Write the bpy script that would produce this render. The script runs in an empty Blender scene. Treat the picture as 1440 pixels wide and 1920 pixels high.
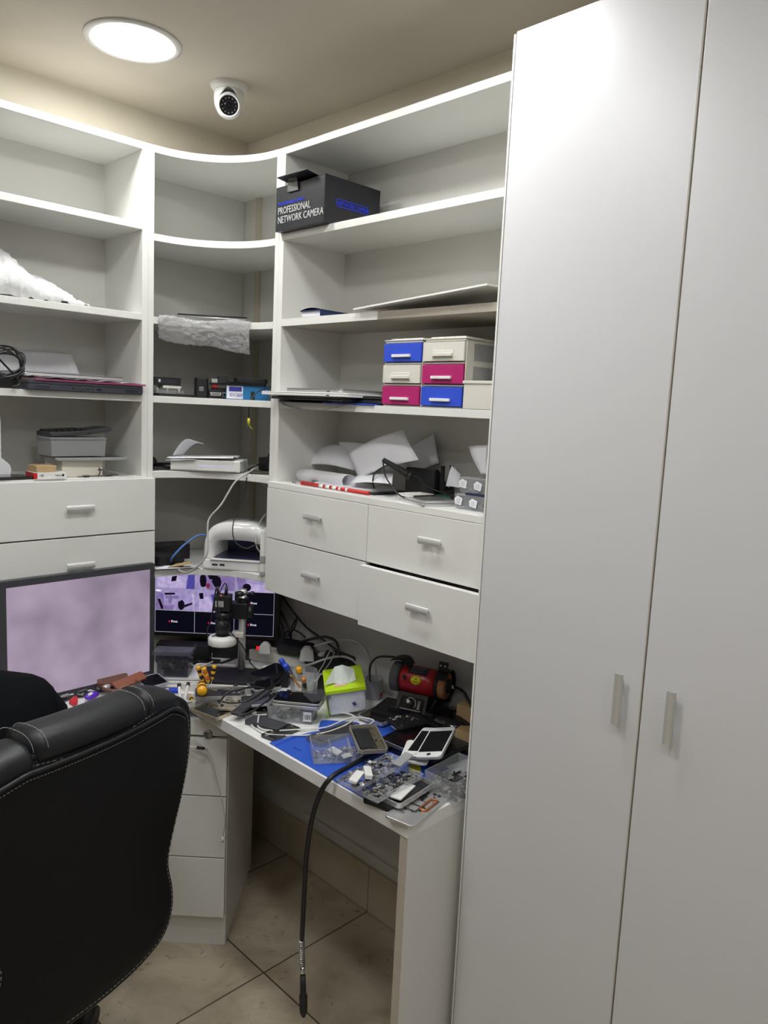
import bpy, bmesh, math, random
from mathutils import Vector, Matrix, Euler
random.seed(7)
SC = bpy.context.scene
COL = SC.collection
PI = math.pi
# ---------------------------------------------------------------- camera, light level
cam_d = bpy.data.cameras.new('camera'); cam = bpy.data.objects.new('camera', cam_d); COL.objects.link(cam)
cam_d.sensor_fit = 'VERTICAL'; cam_d.sensor_height = 36.0; cam_d.lens = 26.914; cam_d.clip_start = 0.02
CAM_Z = 1.575
def cam_rot(yaw, pitch, roll):
    f = Vector((math.sin(yaw)*math.cos(pitch), math.cos(yaw)*math.cos(pitch), -math.sin(pitch)))
    r = Vector((math.cos(yaw), -math.sin(yaw), 0)); u = r.cross(f)
    r2 = r*math.cos(roll)+u*math.sin(roll); u2 = -r*math.sin(roll)+u*math.cos(roll)
    return Matrix((r2, u2, -f)).transposed().to_4x4()
cam.matrix_world = Matrix.Translation((0, 0, CAM_Z)) @ cam_rot(0.78673271, 0.1330211, 0.04657432)
SC.camera = cam
SC.view_settings.view_transform = 'Standard'; SC.view_settings.look = 'None'
SC.view_settings.exposure = 0.33; SC.view_settings.gamma = 1.0; SC.view_settings.use_curve_mapping = False
w = bpy.data.worlds.new('world'); SC.world = w; w.use_nodes = True
w.node_tree.nodes['Background'].inputs[0].default_value = (0.8, 0.85, 1, 1)
w.node_tree.nodes['Background'].inputs[1].default_value = 0.05
LAMP = 58.0                      # emission strength of every downlight diffuser
LAMP_SPOTS = [(0.968, 1.925), (0.99, 1.08), (0.38, 1.15), (0.30, 0.15), (-0.30, 1.30), (-0.75, -0.1), (0.42, -0.85)]  # overhead spot and both rear spots are added fill lights, out of view

# ---------------------------------------------------------------- materials
MATS = {}
def mat(name, col, rough=0.5, metal=0.0, spec=0.5, bump=0.0, bscale=60, var=0.0, vscale=8, emit=None, estr=1.0, coat=0.0, trans=0.0, sheen=0.0, bdist=0.002):
    if name in MATS: return MATS[name]
    m = bpy.data.materials.new(name); m.use_nodes = True; nt = m.node_tree; b = nt.nodes['Principled BSDF']
    b.inputs['Base Color'].default_value = (*col, 1); b.inputs['Roughness'].default_value = rough
    b.inputs['Metallic'].default_value = metal; b.inputs['Specular IOR Level'].default_value = spec
    b.inputs['Coat Weight'].default_value = coat; b.inputs['Sheen Weight'].default_value = sheen
    b.inputs['Transmission Weight'].default_value = trans
    if emit: b.inputs['Emission Color'].default_value = (*emit, 1); b.inputs['Emission Strength'].default_value = estr
    if bump or var:
        tc = nt.nodes.new('ShaderNodeTexCoord')
        if bump:
            n = nt.nodes.new('ShaderNodeTexNoise'); n.inputs['Scale'].default_value = bscale; n.inputs['Detail'].default_value = 4
            nt.links.new(tc.outputs['Object'], n.inputs['Vector'])
            bp = nt.nodes.new('ShaderNodeBump'); bp.inputs['Strength'].default_value = bump; bp.inputs['Distance'].default_value = bdist
            nt.links.new(n.outputs['Fac'], bp.inputs['Height']); nt.links.new(bp.outputs['Normal'], b.inputs['Normal'])
        if var:
            n2 = nt.nodes.new('ShaderNodeTexNoise'); n2.inputs['Scale'].default_value = vscale; n2.inputs['Detail'].default_value = 5
            nt.links.new(tc.outputs['Object'], n2.inputs['Vector'])
            mx = nt.nodes.new('ShaderNodeMix'); mx.data_type = 'RGBA'
            mx.inputs[6].default_value = (*[c*(1-var) for c in col], 1); mx.inputs[7].default_value = (*[min(1, c*(1+var)) for c in col], 1)
            nt.links.new(n2.outputs['Fac'], mx.inputs[0]); nt.links.new(mx.outputs[2], b.inputs['Base Color'])
    MATS[name] = m; return m
def clear(name, tint=(0.9, 0.92, 0.93), body=(0.6, 0.62, 0.64), opac=0.22, rough=0.12, bump=0.0, bscale=40):
    if name in MATS: return MATS[name]
    m = bpy.data.materials.new(name); m.use_nodes = True; nt = m.node_tree; b = nt.nodes['Principled BSDF']
    b.inputs['Base Color'].default_value = (*body, 1); b.inputs['Roughness'].default_value = rough; b.inputs['Specular IOR Level'].default_value = 0.8
    t = nt.nodes.new('ShaderNodeBsdfTransparent'); t.inputs[0].default_value = (*tint, 1)
    lw = nt.nodes.new('ShaderNodeLayerWeight'); lw.inputs[0].default_value = 0.5
    fp = nt.nodes.new('ShaderNodeMath'); fp.operation = 'POWER'; fp.inputs[1].default_value = 3.5; nt.links.new(lw.outputs['Facing'], fp.inputs[0])
    fr = nt.nodes.new('ShaderNodeMath'); fr.operation = 'MULTIPLY'; fr.inputs[1].default_value = 0.6; nt.links.new(fp.outputs[0], fr.inputs[0])
    ad = nt.nodes.new('ShaderNodeMath'); ad.operation = 'ADD'; ad.use_clamp = True; ad.inputs[1].default_value = opac
    mx = nt.nodes.new('ShaderNodeMixShader')
    nt.links.new(fr.outputs[0], ad.inputs[0]); nt.links.new(ad.outputs[0], mx.inputs[0])
    nt.links.new(t.outputs[0], mx.inputs[1]); nt.links.new(b.outputs[0], mx.inputs[2]); nt.links.new(mx.outputs[0], nt.nodes['Material Output'].inputs[0])
    if bump:
        tc = nt.nodes.new('ShaderNodeTexCoord'); n = nt.nodes.new('ShaderNodeTexNoise'); n.inputs['Scale'].default_value = bscale; n.inputs['Detail'].default_value = 3
        nt.links.new(tc.outputs['Object'], n.inputs['Vector'])
        bp = nt.nodes.new('ShaderNodeBump'); bp.inputs['Strength'].default_value = bump; bp.inputs['Distance'].default_value = 0.01
        nt.links.new(n.outputs['Fac'], bp.inputs['Height']); nt.links.new(bp.outputs['Normal'], b.inputs['Normal'])
    MATS[name] = m; return m
WHITE = mat('white_laminate', (0.74, 0.74, 0.71), 0.38, spec=0.45, var=0.015, vscale=3)
EDGE = mat('white_edge_band', (0.78, 0.775, 0.74), 0.35, spec=0.5)
BACKP = mat('white_back_panel', (0.66, 0.65, 0.61), 0.6, var=0.02, vscale=4)
DOORM = mat('white_door_laminate', (0.64, 0.64, 0.655), 0.36, spec=0.5, var=0.01, vscale=2, bump=0.03, bscale=300)
DESKW = mat('white_desk_laminate', (0.86, 0.86, 0.85), 0.3, spec=0.5, var=0.03, vscale=14)
WORN = mat('worn_edge_band', (0.52, 0.47, 0.39), 0.6, var=0.15, vscale=30)
ALU = mat('brushed_aluminium', (0.74, 0.74, 0.72), 0.38, 0.6, bump=0.05, bscale=200)
CHROME = mat('chrome', (0.75, 0.75, 0.76), 0.15, 1.0)
DALU = mat('grey_aluminium', (0.3, 0.3, 0.31), 0.35, 0.8)
SILVER = mat('silver_frame_metal', (0.66, 0.66, 0.66), 0.3, 0.7)
GOLD = mat('champagne_frame_metal', (0.62, 0.54, 0.42), 0.33, 0.7)
BLK = mat('black_plastic', (0.012, 0.012, 0.014), 0.45)
BLKG = mat('black_gloss_plastic', (0.008, 0.008, 0.010), 0.12, coat=0.5)
BLKM = mat('black_matte_metal', (0.02, 0.02, 0.022), 0.5, 0.3)
GLASSB = mat('black_screen_glass', (0.006, 0.006, 0.008), 0.08, spec=0.6)
GLASSG = mat('grey_screen_glass', (0.03, 0.032, 0.036), 0.12, spec=0.6)
RUB = mat('black_rubber', (0.015, 0.015, 0.016), 0.6)
CABK = mat('black_cable_sheath', (0.012, 0.012, 0.013), 0.4)
CABG = mat('grey_cable_sheath', (0.5, 0.49, 0.46), 0.45)
CABW = mat('white_cable_sheath', (0.72, 0.71, 0.67), 0.4)
CABB = mat('blue_cable_sheath', (0.08, 0.2, 0.55), 0.4)
PW = mat('white_plastic', (0.76, 0.76, 0.74), 0.35)
PWG = mat('white_gloss_plastic', (0.8, 0.8, 0.8), 0.12, coat=0.4)
PC = mat('cream_plastic', (0.66, 0.64, 0.58), 0.4)
PG = mat('grey_plastic', (0.32, 0.32, 0.32), 0.45)
PDG = mat('dark_grey_plastic', (0.05, 0.052, 0.06), 0.4)
PAPER = mat('white_paper', (0.78, 0.78, 0.82), 0.7)
PAPER2 = mat('cream_page_block', (0.72, 0.68, 0.58), 0.8, bump=0.3, bscale=400)
CARD = mat('brown_cardboard', (0.50, 0.35, 0.18), 0.8, var=0.08, vscale=30)
RED = mat('red_plastic', (0.55, 0.015, 0.015), 0.35)
REDM = mat('red_enamel', (0.42, 0.012, 0.018), 0.3)
MAG = mat('magenta_plastic', (0.42, 0.015, 0.14), 0.35)
BLU = mat('royal_blue_plastic', (0.03, 0.08, 0.60), 0.35)
MATB = mat('blue_silicone', (0.02, 0.09, 0.52), 0.55, bump=0.05, bscale=200)
YEL = mat('yellow_plastic', (0.85, 0.42, 0.01), 0.35)
ORA = mat('orange_plastic', (0.75, 0.16, 0.02), 0.35)
LYEL = mat('label_yellow', (0.85, 0.75, 0.02), 0.5)
GRN = mat('green_plastic', (0.02, 0.16, 0.08), 0.4)
PUR = mat('purple_plastic', (0.12, 0.03, 0.5), 0.25)
STONE = mat('orange_grinding_stone', (0.48, 0.20, 0.09), 0.85, bump=0.5, bscale=250)
GSTONE = mat('grey_grinding_stone', (0.12, 0.12, 0.12), 0.85, bump=0.5, bscale=250)
COPPER = mat('copper_coil', (0.55, 0.2, 0.08), 0.35, 0.7)
BATT = mat('battery_black', (0.02, 0.021, 0.024), 0.4, var=0.2, vscale=40)
PCB = mat('circuit_board', (0.10, 0.085, 0.05), 0.5, var=0.5, vscale=120)
PCBG = mat('green_circuit_board', (0.03, 0.1, 0.05), 0.45, var=0.4, vscale=100)
INK = mat('black_ink', (0.01, 0.01, 0.01), 0.5)
INKG = mat('grey_ink', (0.25, 0.25, 0.25), 0.6)
BRN = mat('brown_leather', (0.12, 0.045, 0.02), 0.5, var=0.2)
SCRAP = mat('scrap_metal_parts', (0.3, 0.29, 0.27), 0.4, 0.5, var=0.8, vscale=90)
DSCRAP = mat('dark_parts', (0.05, 0.05, 0.052), 0.35, 0.2, var=0.8, vscale=90)
CLR = clear('clear_plastic', (0.93, 0.94, 0.95), (0.75, 0.76, 0.78), 0.16, 0.08)
CLRD = clear('smoky_clear_plastic', (0.72, 0.73, 0.76), (0.2, 0.2, 0.22), 0.12, 0.08)
FROST = clear('frosted_plastic', (0.6, 0.61, 0.62), (0.55, 0.56, 0.57), 0.5, 0.35)
FILM = clear('crinkled_clear_film', (0.92, 0.92, 0.93), (0.78, 0.78, 0.8), 0.25, 0.12, 0.9, 70)
FILM2 = clear('crinkled_white_film', (0.88, 0.88, 0.88), (0.62, 0.62, 0.63), 0.30, 0.15, 0.8, 60)
FILM3 = clear('cloudy_white_film', (0.9, 0.9, 0.9), (0.78, 0.78, 0.78), 0.78, 0.4, 0.5, 25)
LEATH = mat('black_leather', (0.011, 0.012, 0.015), 0.42, spec=0.45, bump=0.35, bscale=380, bdist=0.0012)
LEATR = mat('black_leather_rear_panel', (0.007, 0.007, 0.008), 0.6, spec=0.22, bump=0.35, bscale=420, bdist=0.0012)
STITCH = mat('white_thread', (0.4, 0.4, 0.4), 0.7)
CLOTH = mat('black_cotton', (0.004, 0.0045, 0.006), 0.95, spec=0.1, bump=0.6, bscale=25, bdist=0.01)
SKIN = mat('skin', (0.5, 0.3, 0.2), 0.5)
HAIR = mat('black_hair', (0.01, 0.008, 0.007), 0.5, bump=0.6, bscale=200)
CREAMW = mat('cream_wall_paint', (0.68, 0.63, 0.52), 0.75, bump=0.06, bscale=90)
CEILM = mat('beige_ceiling_paint', (0.56, 0.51, 0.43), 0.8, bump=0.04, bscale=90)
GWALL = mat('white_wall_paint', (0.62, 0.61, 0.58), 0.75, bump=0.06, bscale=90)

TWOTONE = mat('white_and_cream_wall_paint', (0.62, 0.61, 0.58), 0.75)   # white dado below 2.1 m, cream paint above
_n = TWOTONE.node_tree; _g = _n.nodes.new('ShaderNodeNewGeometry'); _s = _n.nodes.new('ShaderNodeSeparateXYZ'); _c = _n.nodes.new('ShaderNodeMath'); _c.operation = 'GREATER_THAN'; _c.inputs[1].default_value = 2.1
_m = _n.nodes.new('ShaderNodeMix'); _m.data_type = 'RGBA'; _m.inputs[6].default_value = (0.62, 0.61, 0.58, 1); _m.inputs[7].default_value = (0.68, 0.63, 0.52, 1)
_n.links.new(_g.outputs['Position'], _s.inputs[0]); _n.links.new(_s.outputs['Z'], _c.inputs[0]); _n.links.new(_c.outputs[0], _m.inputs[0]); _n.links.new(_m.outputs[2], _n.nodes['Principled BSDF'].inputs['Base Color'])

# ---------------------------------------------------------------- mesh builder
class MB:
    def __init__(s): s.bm = bmesh.new(); s.mats = []
    def _mi(s, m):
        if m is None: return 0
        if m not in s.mats: s.mats.append(m)
        return s.mats.index(m)
    def quadmesh(s, vs, fs, mi=0, M=None, smooth=False):
        bv = [s.bm.verts.new((M @ Vector(v)) if M else Vector(v)) for v in vs]
        for f in fs:
            try:
                fc = s.bm.faces.new([bv[i] for i in f]); fc.material_index = mi; fc.smooth = smooth
            except ValueError: pass
        return bv
    def box(s, c, d, M=None, m=None, taper=1.0):
        x, y, z = d[0]/2, d[1]/2, d[2]/2; t = taper
        vs = [(-x, -y, -z), (x, -y, -z), (x, y, -z), (-x, y, -z), (-x*t, -y*t, z), (x*t, -y*t, z), (x*t, y*t, z), (-x*t, y*t, z)]
        vs = [(a+c[0], b+c[1], e+c[2]) for a, b, e in vs]
        s.quadmesh(vs, [(0, 3, 2, 1), (4, 5, 6, 7), (0, 1, 5, 4), (1, 2, 6, 5), (2, 3, 7, 6), (3, 0, 4, 7)], s._mi(m), M); return s
    def mm(s, a, b, M=None, m=None):
        lo = [min(a[i], b[i]) for i in range(3)]; hi = [max(a[i], b[i]) for i in range(3)]
        return s.box([(lo[i]+hi[i])/2 for i in range(3)], [hi[i]-lo[i] for i in range(3)], M, m)
    def prism(s, poly, z0, z1, M=None, m=None, smooth=False):
        n = len(poly); vs = [(p[0], p[1], z0) for p in poly]+[(p[0], p[1], z1) for p in poly]
        fs = [tuple(range(n-1, -1, -1)), tuple(range(n, 2*n))]+[(i, (i+1) % n, n+(i+1) % n, n+i) for i in range(n)]
        bv = s.quadmesh(vs, fs, s._mi(m), M, False); return s
    def rbox(s, c, d, r=0.006, M=None, m=None, seg=4):
        return s.prism(rrect(d[0], d[1], r, seg, c[0], c[1]), c[2]-d[2]/2, c[2]+d[2]/2, M, m)
    def lathe(s, prof, seg=24, M=None, m=None, smooth=True, cap=True):
        vs = []; fs = []; n = len(prof)
        for (r, z) in prof:
            for k in range(seg):
                a = 2*PI*k/seg; vs.append((r*math.cos(a), r*math.sin(a), z))
        for i in range(n-1):
            for k in range(seg):
                k2 = (k+1) % seg; fs.append((i*seg+k, i*seg+k2, (i+1)*seg+k2, (i+1)*seg+k))
        if cap: fs.append(tuple(range(seg-1, -1, -1))); fs.append(tuple(range((n-1)*seg, n*seg)))
        s.quadmesh(vs, fs, s._mi(m), M, smooth); return s
    def cyl(s, p0, p1, r0, r1=None, seg=16, m=None, smooth=True):
        r1 = r0 if r1 is None else r1
        p0 = Vector(p0); p1 = Vector(p1); d = p1-p0
        M = Matrix.Translation(p0) @ d.to_track_quat('Z', 'Y').to_matrix().to_4x4()
        return s.lathe([(r0, 0), (r1, d.length)], seg, M, m, smooth)
    def sphere(s, c, r, seg=16, m=None, sc=(1, 1, 1), M=None):
        n = seg//2; prof = [(max(1e-5, r*math.sin(PI*i/n)), -r*math.cos(PI*i/n)) for i in range(n+1)]
        T = Matrix.Translation(c) @ Matrix.Diagonal((*sc, 1))
        if M: T = M @ T
        return s.lathe(prof, seg, T, m, True, False)
    def tube(s, pts, r, seg=8, m=None, sub=6, closed=False, rr=None):
        P = spline(pts, sub, closed) if sub > 1 else [Vector(p) for p in pts]
        n = len(P); vs = []; fs = []
        up = Vector((0.13, 0.27, 1)).normalized(); prev = None
        for i in range(n):
            a = P[max(0, i-1)] if not closed else P[(i-1) % n]; b = P[min(n-1, i+1)] if not closed else P[(i+1) % n]
            t = (b-a); t = t.normalized() if t.length > 1e-9 else Vector((0, 0, 1))
            if prev is None: x = t.cross(up).normalized()
            else:
                x = (prev-t*prev.dot(t)); x = x.normalized() if x.length > 1e-6 else t.cross(up).normalized()
            y = t.cross(x); prev = x
            rad = r if rr is None else rr(i/(n-1))*r
            for k in range(seg):
                an = 2*PI*k/seg; vs.append(P[i]+(x*math.cos(an)+y*math.sin(an))*rad)
        rng = n if closed else n-1
        for i in range(rng):
            j = (i+1) % n
            for k in range(seg): fs.append((i*seg+k, i*seg+(k+1) % seg, j*seg+(k+1) % seg, j*seg+k))
        if not closed: fs.append(tuple(range(seg-1, -1, -1))); fs.append(tuple(range((n-1)*seg, n*seg)))
        s.quadmesh(vs, fs, s._mi(m), None, True); return s
    def grid(s, fn, nu, nv, M=None, m=None, smooth=True, th=0.0):
        vs = [fn(i/nu, j/nv) for i in range(nu+1) for j in range(nv+1)]
        fs = [(i*(nv+1)+j, (i+1)*(nv+1)+j, (i+1)*(nv+1)+j+1, i*(nv+1)+j+1) for i in range(nu) for j in range(nv)]
        s.quadmesh(vs, fs, s._mi(m), M, smooth); return s
    def openbox(s, L, W, H, t=0.002, M=None, m=None, draft=0.94):
        # tray with real walls, open top; base centre at the origin
        def ring(l, w, z): return [(-l/2, -w/2, z), (l/2, -w/2, z), (l/2, w/2, z), (-l/2, w/2, z)]
        vs = ring(L*draft, W*draft, 0)+ring(L, W, H)+ring(L-2*t, W-2*t, H)+ring(L*draft-2*t, W*draft-2*t, t)
        fs = [(3, 2, 1, 0), (12, 13, 14, 15)]
        for a in (0, 4, 8):
            for i in range(4): j = (i+1) % 4; fs.append((a+i, a+j, a+4+j, a+4+i))
        s.quadmesh(vs, fs, s._mi(m), M); return s
    def scrap(s, L, W, z0, z1, n, size, m=None, seed=1, M=None):
        R = random.Random(seed)
        for i in range(n):
            a = (R.uniform(-L/2, L/2), R.uniform(-W/2, W/2), R.uniform(z0, z1)); d = (size*R.uniform(.4, 1.5), size*R.uniform(.3, .9), size*R.uniform(.08, .35))
            T = Matrix.Translation(a) @ Euler((R.uniform(-.5, .5), R.uniform(-.5, .5), R.uniform(0, PI))).to_matrix().to_4x4()
            if M: T = M @ T
            mm_ = m[R.randrange(len(m))] if isinstance(m, (list, tuple)) else m
            if i % 4 == 0:
                s.lathe([(d[1]*.45, -d[2]/2), (d[1]*.45, d[2]/2)], 8, T, mm_)
            else: s.box((0, 0, 0), d, T, mm_)
        return s
    def build(s, name, m=None, parent=None, loc=None, rot=None, bevel=0.0, subsurf=0, smooth=False):
        if m is not None and not s.mats: s.mats = [m]
        elif m is not None and m not in s.mats: s.mats.append(m)
        bmesh.ops.recalc_face_normals(s.bm, faces=s.bm.faces[:])
        me = bpy.data.meshes.new(name); s.bm.to_mesh(me); s.bm.free()
        for q in s.mats: me.materials.append(q)
        o = bpy.data.objects.new(name, me); COL.objects.link(o)
        if parent: o.parent = parent
        if loc: o.location = loc
        if rot: o.rotation_euler = rot
        if smooth:
            for p in me.polygons: p.use_smooth = True
        if bevel:
            b = o.modifiers.new('bevel', 'BEVEL'); b.width = bevel; b.segments = 2; b.limit_method = 'ANGLE'; b.angle_limit = 0.7
        if subsurf:
            q = o.modifiers.new('sub', 'SUBSURF'); q.levels = subsurf; q.render_levels = subsurf
        return o
def rrect(w, h, r, seg=4, cx=0, cy=0):
    pts = []; r = min(r, w/2-1e-5, h/2-1e-5)
    for (sx, sy, a0) in ((1, 1, 0), (-1, 1, PI/2), (-1, -1, PI), (1, -1, 1.5*PI)):
        for k in range(seg+1):
            a = a0+PI/2*k/seg; pts.append((cx+sx*(w/2-r)+r*math.cos(a), cy+sy*(h/2-r)+r*math.sin(a)))
    return pts
def spline(pts, sub=6, closed=False):
    P = [Vector(p) for p in pts]; n = len(P); out = []
    if n < 3 and not closed:
        return P
    for i in range(n if closed else n-1):
        if closed: p0, p1, p2, p3 = P[(i-1) % n], P[i], P[(i+1) % n], P[(i+2) % n]
        else: p0, p1, p2, p3 = P[max(0, i-1)], P[i], P[i+1], P[min(n-1, i+2)]
        for k in range(sub):
            t = k/sub
            out.append(0.5*((2*p1)+(-p0+p2)*t+(2*p0-5*p1+4*p2-p3)*t*t+(-p0+3*p1-3*p2+p3)*t**3))
    if not closed: out.append(P[-1])
    return out
def meta(o, label=None, cat=None, group=None, kind=None):
    if label: o['label'] = label
    if cat: o['category'] = cat
    if group: o['group'] = group
    if kind: o['kind'] = kind
    return o
def thing(name, label, cat, loc=(0, 0, 0), rz=0.0, group=None, rot=None):
    o = bpy.data.objects.new(name, None); COL.objects.link(o); o.empty_display_size = 0.02
    o.location = loc; o.rotation_euler = rot if rot else (0, 0, rz)
    return meta(o, label, cat, group)
def struct(name, mb, m, **k):
    o = mb.build(name, m, **k); o['kind'] = 'structure'; return o
def text(s, size, name, m, parent, M, ext=0.0004, align='LEFT', sx=1.0):
    c = bpy.data.curves.new(name, 'FONT'); c.body = s; c.size = size; c.extrude = ext; c.align_x = align; c.resolution_u = 2
    o = bpy.data.objects.new('tmp', c); COL.objects.link(o)
    bpy.context.view_layer.update()
    me = bpy.data.meshes.new_from_object(o); bpy.data.objects.remove(o)
    me.transform(Matrix.Diagonal((sx, 1, 1, 1)))
    me.materials.clear(); me.materials.append(m)
    q = bpy.data.objects.new(name, me); COL.objects.link(q); q.parent = parent; q.matrix_local = M
    return q
def face_nx(p):   # text/label plane facing -x, standing up
    return Matrix.Translation(p) @ Matrix(((0, 0, -1), (-1, 0, 0), (0, 1, 0))).to_4x4()
def face_ny(p):   # facing -y
    return Matrix.Translation(p) @ Matrix(((1, 0, 0), (0, 0, -1), (0, 1, 0))).to_4x4()
def cable(name, label, cat, pts, r, m, sub=8, seg=8, group=None):
    o = MB().tube(pts, r, seg, None, sub).build(name, m); return meta(o, label, cat, group)

# ================================================================ the room
XW, YW, ZC = 1.594, 2.333, 2.456
XL, YF = -1.75, -1.75
b = MB(); b.mm((XL, YF, -0.05), (XW, YW, 0)); fl = struct('floor', b, None)
def tile_mat():
    m = bpy.data.materials.new('beige_floor_tiles'); m.use_nodes = True; nt = m.node_tree; N = nt.nodes; L = nt.links; b = N['Principled BSDF']
    tc = N.new('ShaderNodeTexCoord'); sp = N.new('ShaderNodeSeparateXYZ'); L.new(tc.outputs['Object'], sp.inputs[0])
    outs = []; cells = []
    for ax, off in (('X', 1.185), ('Y', 1.572)):
        a = N.new('ShaderNodeMath'); a.operation = 'SUBTRACT'; a.inputs[1].default_value = off-0.413*20; L.new(sp.outputs[ax], a.inputs[0])
        d = N.new('ShaderNodeMath'); d.operation = 'DIVIDE'; d.inputs[1].default_value = 0.413; L.new(a.outputs[0], d.inputs[0])
        f = N.new('ShaderNodeMath'); f.operation = 'FRACT'; L.new(d.outputs[0], f.inputs[0])
        fl_ = N.new('ShaderNodeMath'); fl_.operation = 'FLOOR'; L.new(d.outputs[0], fl_.inputs[0]); cells.append(fl_)
        s_ = N.new('ShaderNodeMath'); s_.operation = 'SUBTRACT'; s_.inputs[1].default_value = 0.5; L.new(f.outputs[0], s_.inputs[0])
        ab = N.new('ShaderNodeMath'); ab.operation = 'ABSOLUTE'; L.new(s_.outputs[0], ab.inputs[0]); outs.append(ab)
    mx = N.new('ShaderNodeMath'); mx.operation = 'MAXIMUM'; L.new(outs[0].outputs[0], mx.inputs[0]); L.new(outs[1].outputs[0], mx.inputs[1])
    gt = N.new('ShaderNodeMath'); gt.operation = 'GREATER_THAN'; gt.inputs[1].default_value = 0.4945; L.new(mx.outputs[0], gt.inputs[0])
    cb = N.new('ShaderNodeCombineXYZ'); L.new(cells[0].outputs[0], cb.inputs[0]); L.new(cells[1].outputs[0], cb.inputs[1])
    ad = N.new('ShaderNodeVectorMath'); ad.operation = 'ADD'; L.new(tc.outputs['Object'], ad.inputs[0]); L.new(cb.outputs[0], ad.inputs[1])
    n1 = N.new('ShaderNodeTexNoise'); n1.inputs['Scale'].default_value = 5; n1.inputs['Detail'].default_value = 8; n1.inputs['Roughness'].default_value = 0.65; n1.inputs['Distortion'].default_value = 1.2
    L.new(ad.outputs[0], n1.inputs['Vector'])
    rp = N.new('ShaderNodeValToRGB'); e = rp.color_ramp.elements
    e[0].position = 0.3; e[0].color = (0.33, 0.27, 0.19, 1); e[1].position = 0.7; e[1].color = (0.50, 0.43, 0.33, 1); L.new(n1.outputs['Fac'], rp.inputs[0])
    n2 = N.new('ShaderNodeTexNoise'); n2.inputs['Scale'].default_value = 16; n2.inputs['Detail'].default_value = 10; n2.inputs['Distortion'].default_value = 3; L.new(ad.outputs[0], n2.inputs['Vector'])
    r2 = N.new('ShaderNodeValToRGB'); e = r2.color_ramp.elements; e[0].position = 0.30; e[0].color = (0.45, 0.38, 0.3, 1); e[1].position = 0.36; e[1].color = (1, 1, 1, 1); L.new(n2.outputs['Fac'], r2.inputs[0])
    ml = N.new('ShaderNodeMix'); ml.data_type = 'RGBA'; ml.blend_type = 'MULTIPLY'; ml.inputs[0].default_value = 0.6; L.new(rp.outputs[0], ml.inputs[6]); L.new(r2.outputs[0], ml.inputs[7])
    m2 = N.new('ShaderNodeMix'); m2.data_type = 'RGBA'; m2.inputs[7].default_value = (0.085, 0.06, 0.04, 1); L.new(gt.outputs[0], m2.inputs[0]); L.new(ml.outputs[2], m2.inputs[6])
    L.new(m2.outputs[2], b.inputs['Base Color']); b.inputs['Roughness'].default_value = 0.4
    iv = N.new('ShaderNodeMath'); iv.operation = 'SUBTRACT'; iv.inputs[0].default_value = 1; L.new(gt.outputs[0], iv.inputs[1])
    bp = N.new('ShaderNodeBump'); bp.inputs['Distance'].default_value = 0.002; bp.inputs['Strength'].default_value = 0.6; L.new(iv.outputs[0], bp.inputs['Height']); L.new(bp.outputs[0], b.inputs['Normal'])
    return m
TILE = tile_mat(); fl.data.materials.append(TILE)
struct('ceiling', MB().mm((XL, YF, ZC), (XW, YW, ZC+0.05)), CEILM)
struct('wall_right', MB().mm((XW, YF, 0), (XW+0.1, YW+0.1, ZC)), TWOTONE)
struct('wall_back', MB().mm((XL, YW, 0), (XW, YW+0.1, ZC)), CREAMW)
TANW = mat('tan_wall_paint', (0.40, 0.37, 0.31), 0.75)
struct('wall_left', MB().mm((XL-0.1, YF, 0), (XL, YW+0.1, ZC)), TANW)
struct('wall_front', MB().mm((XL-0.1, YF-0.1, 0), (XW+0.1, YF, ZC)), TANW)
BB = mat('beige_skirting_tile', (0.50, 0.43, 0.32), 0.45, var=0.12, vscale=9)
b = MB()
y = YF
ys = [1.572-0.413*k for k in range(8, -2, -1)]
prev = YF
for yy in ys+[YW]:
    yy = min(yy, YW)
    if yy-prev > 0.02: b.mm((XW-0.012, prev+0.0015, 0.002), (XW, yy-0.0015, 0.15))
    prev = yy
struct('baseboard_right', b, BB, bevel=0.002)
b = MB(); b.mm((XL, YW-0.012, 0.002), (XW-0.013, YW, 0.15)); struct('baseboard_back', b, BB, bevel=0.002)
struct('trim_1', MB().mm((XW-0.010, YF, 0.185), (XW, 1.9, 0.195)), GWALL)

# ---------------------------------------------------------------- downlights and camera on the ceiling
EM = mat('lamp_diffuser', (1, 1, 1), 0.5, emit=(0.975, 0.985, 0.975), estr=LAMP)
TRIMW = mat('lamp_trim_white', (0.75, 0.74, 0.72), 0.35)
def downlight(x, y, label):
    t = thing('ceiling_downlight', label, 'ceiling light', (x, y, ZC), group='round recessed downlights')
    MB().lathe([(0.094, 0.0), (0.118, 0.0), (0.117, -0.004), (0.108, -0.0065), (0.096, -0.005), (0.094, -0.001)], 56, cap=False).build('trim_ring', TRIMW, t)
    MB().lathe([(0.0001, -0.004), (0.07, -0.004), (0.095, -0.002), (0.095, 0.0), (0.0001, 0.0)], 56, cap=False).build('diffuser', EM, t)
    return t
dl_labels = ['round recessed downlight glowing in the ceiling above the left shelving', 'round recessed downlight close to the top of the wardrobe', 'round recessed downlight in the ceiling over the office chair',
             'added unseen fill downlight straight above the photographer', 'round recessed downlight left of the office chair', 'added unseen fill downlight nearest the left wall, behind the photographer', 'added unseen fill downlight in the rear of the room in front of the wardrobe']
for (x, y), lb in zip(LAMP_SPOTS, dl_labels): downlight(x, y, lb)

t = thing('security_camera', 'white dome security camera with black lens hanging from the ceiling', 'security camera', (1.273, 1.962, ZC))
MB().lathe([(0.052, 0.0), (0.051, -0.008), (0.044, -0.016), (0.041, -0.018), (0.0001, -0.018)], 40, cap=False).build('mounting_plate', PW, t)
b = MB()
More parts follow.
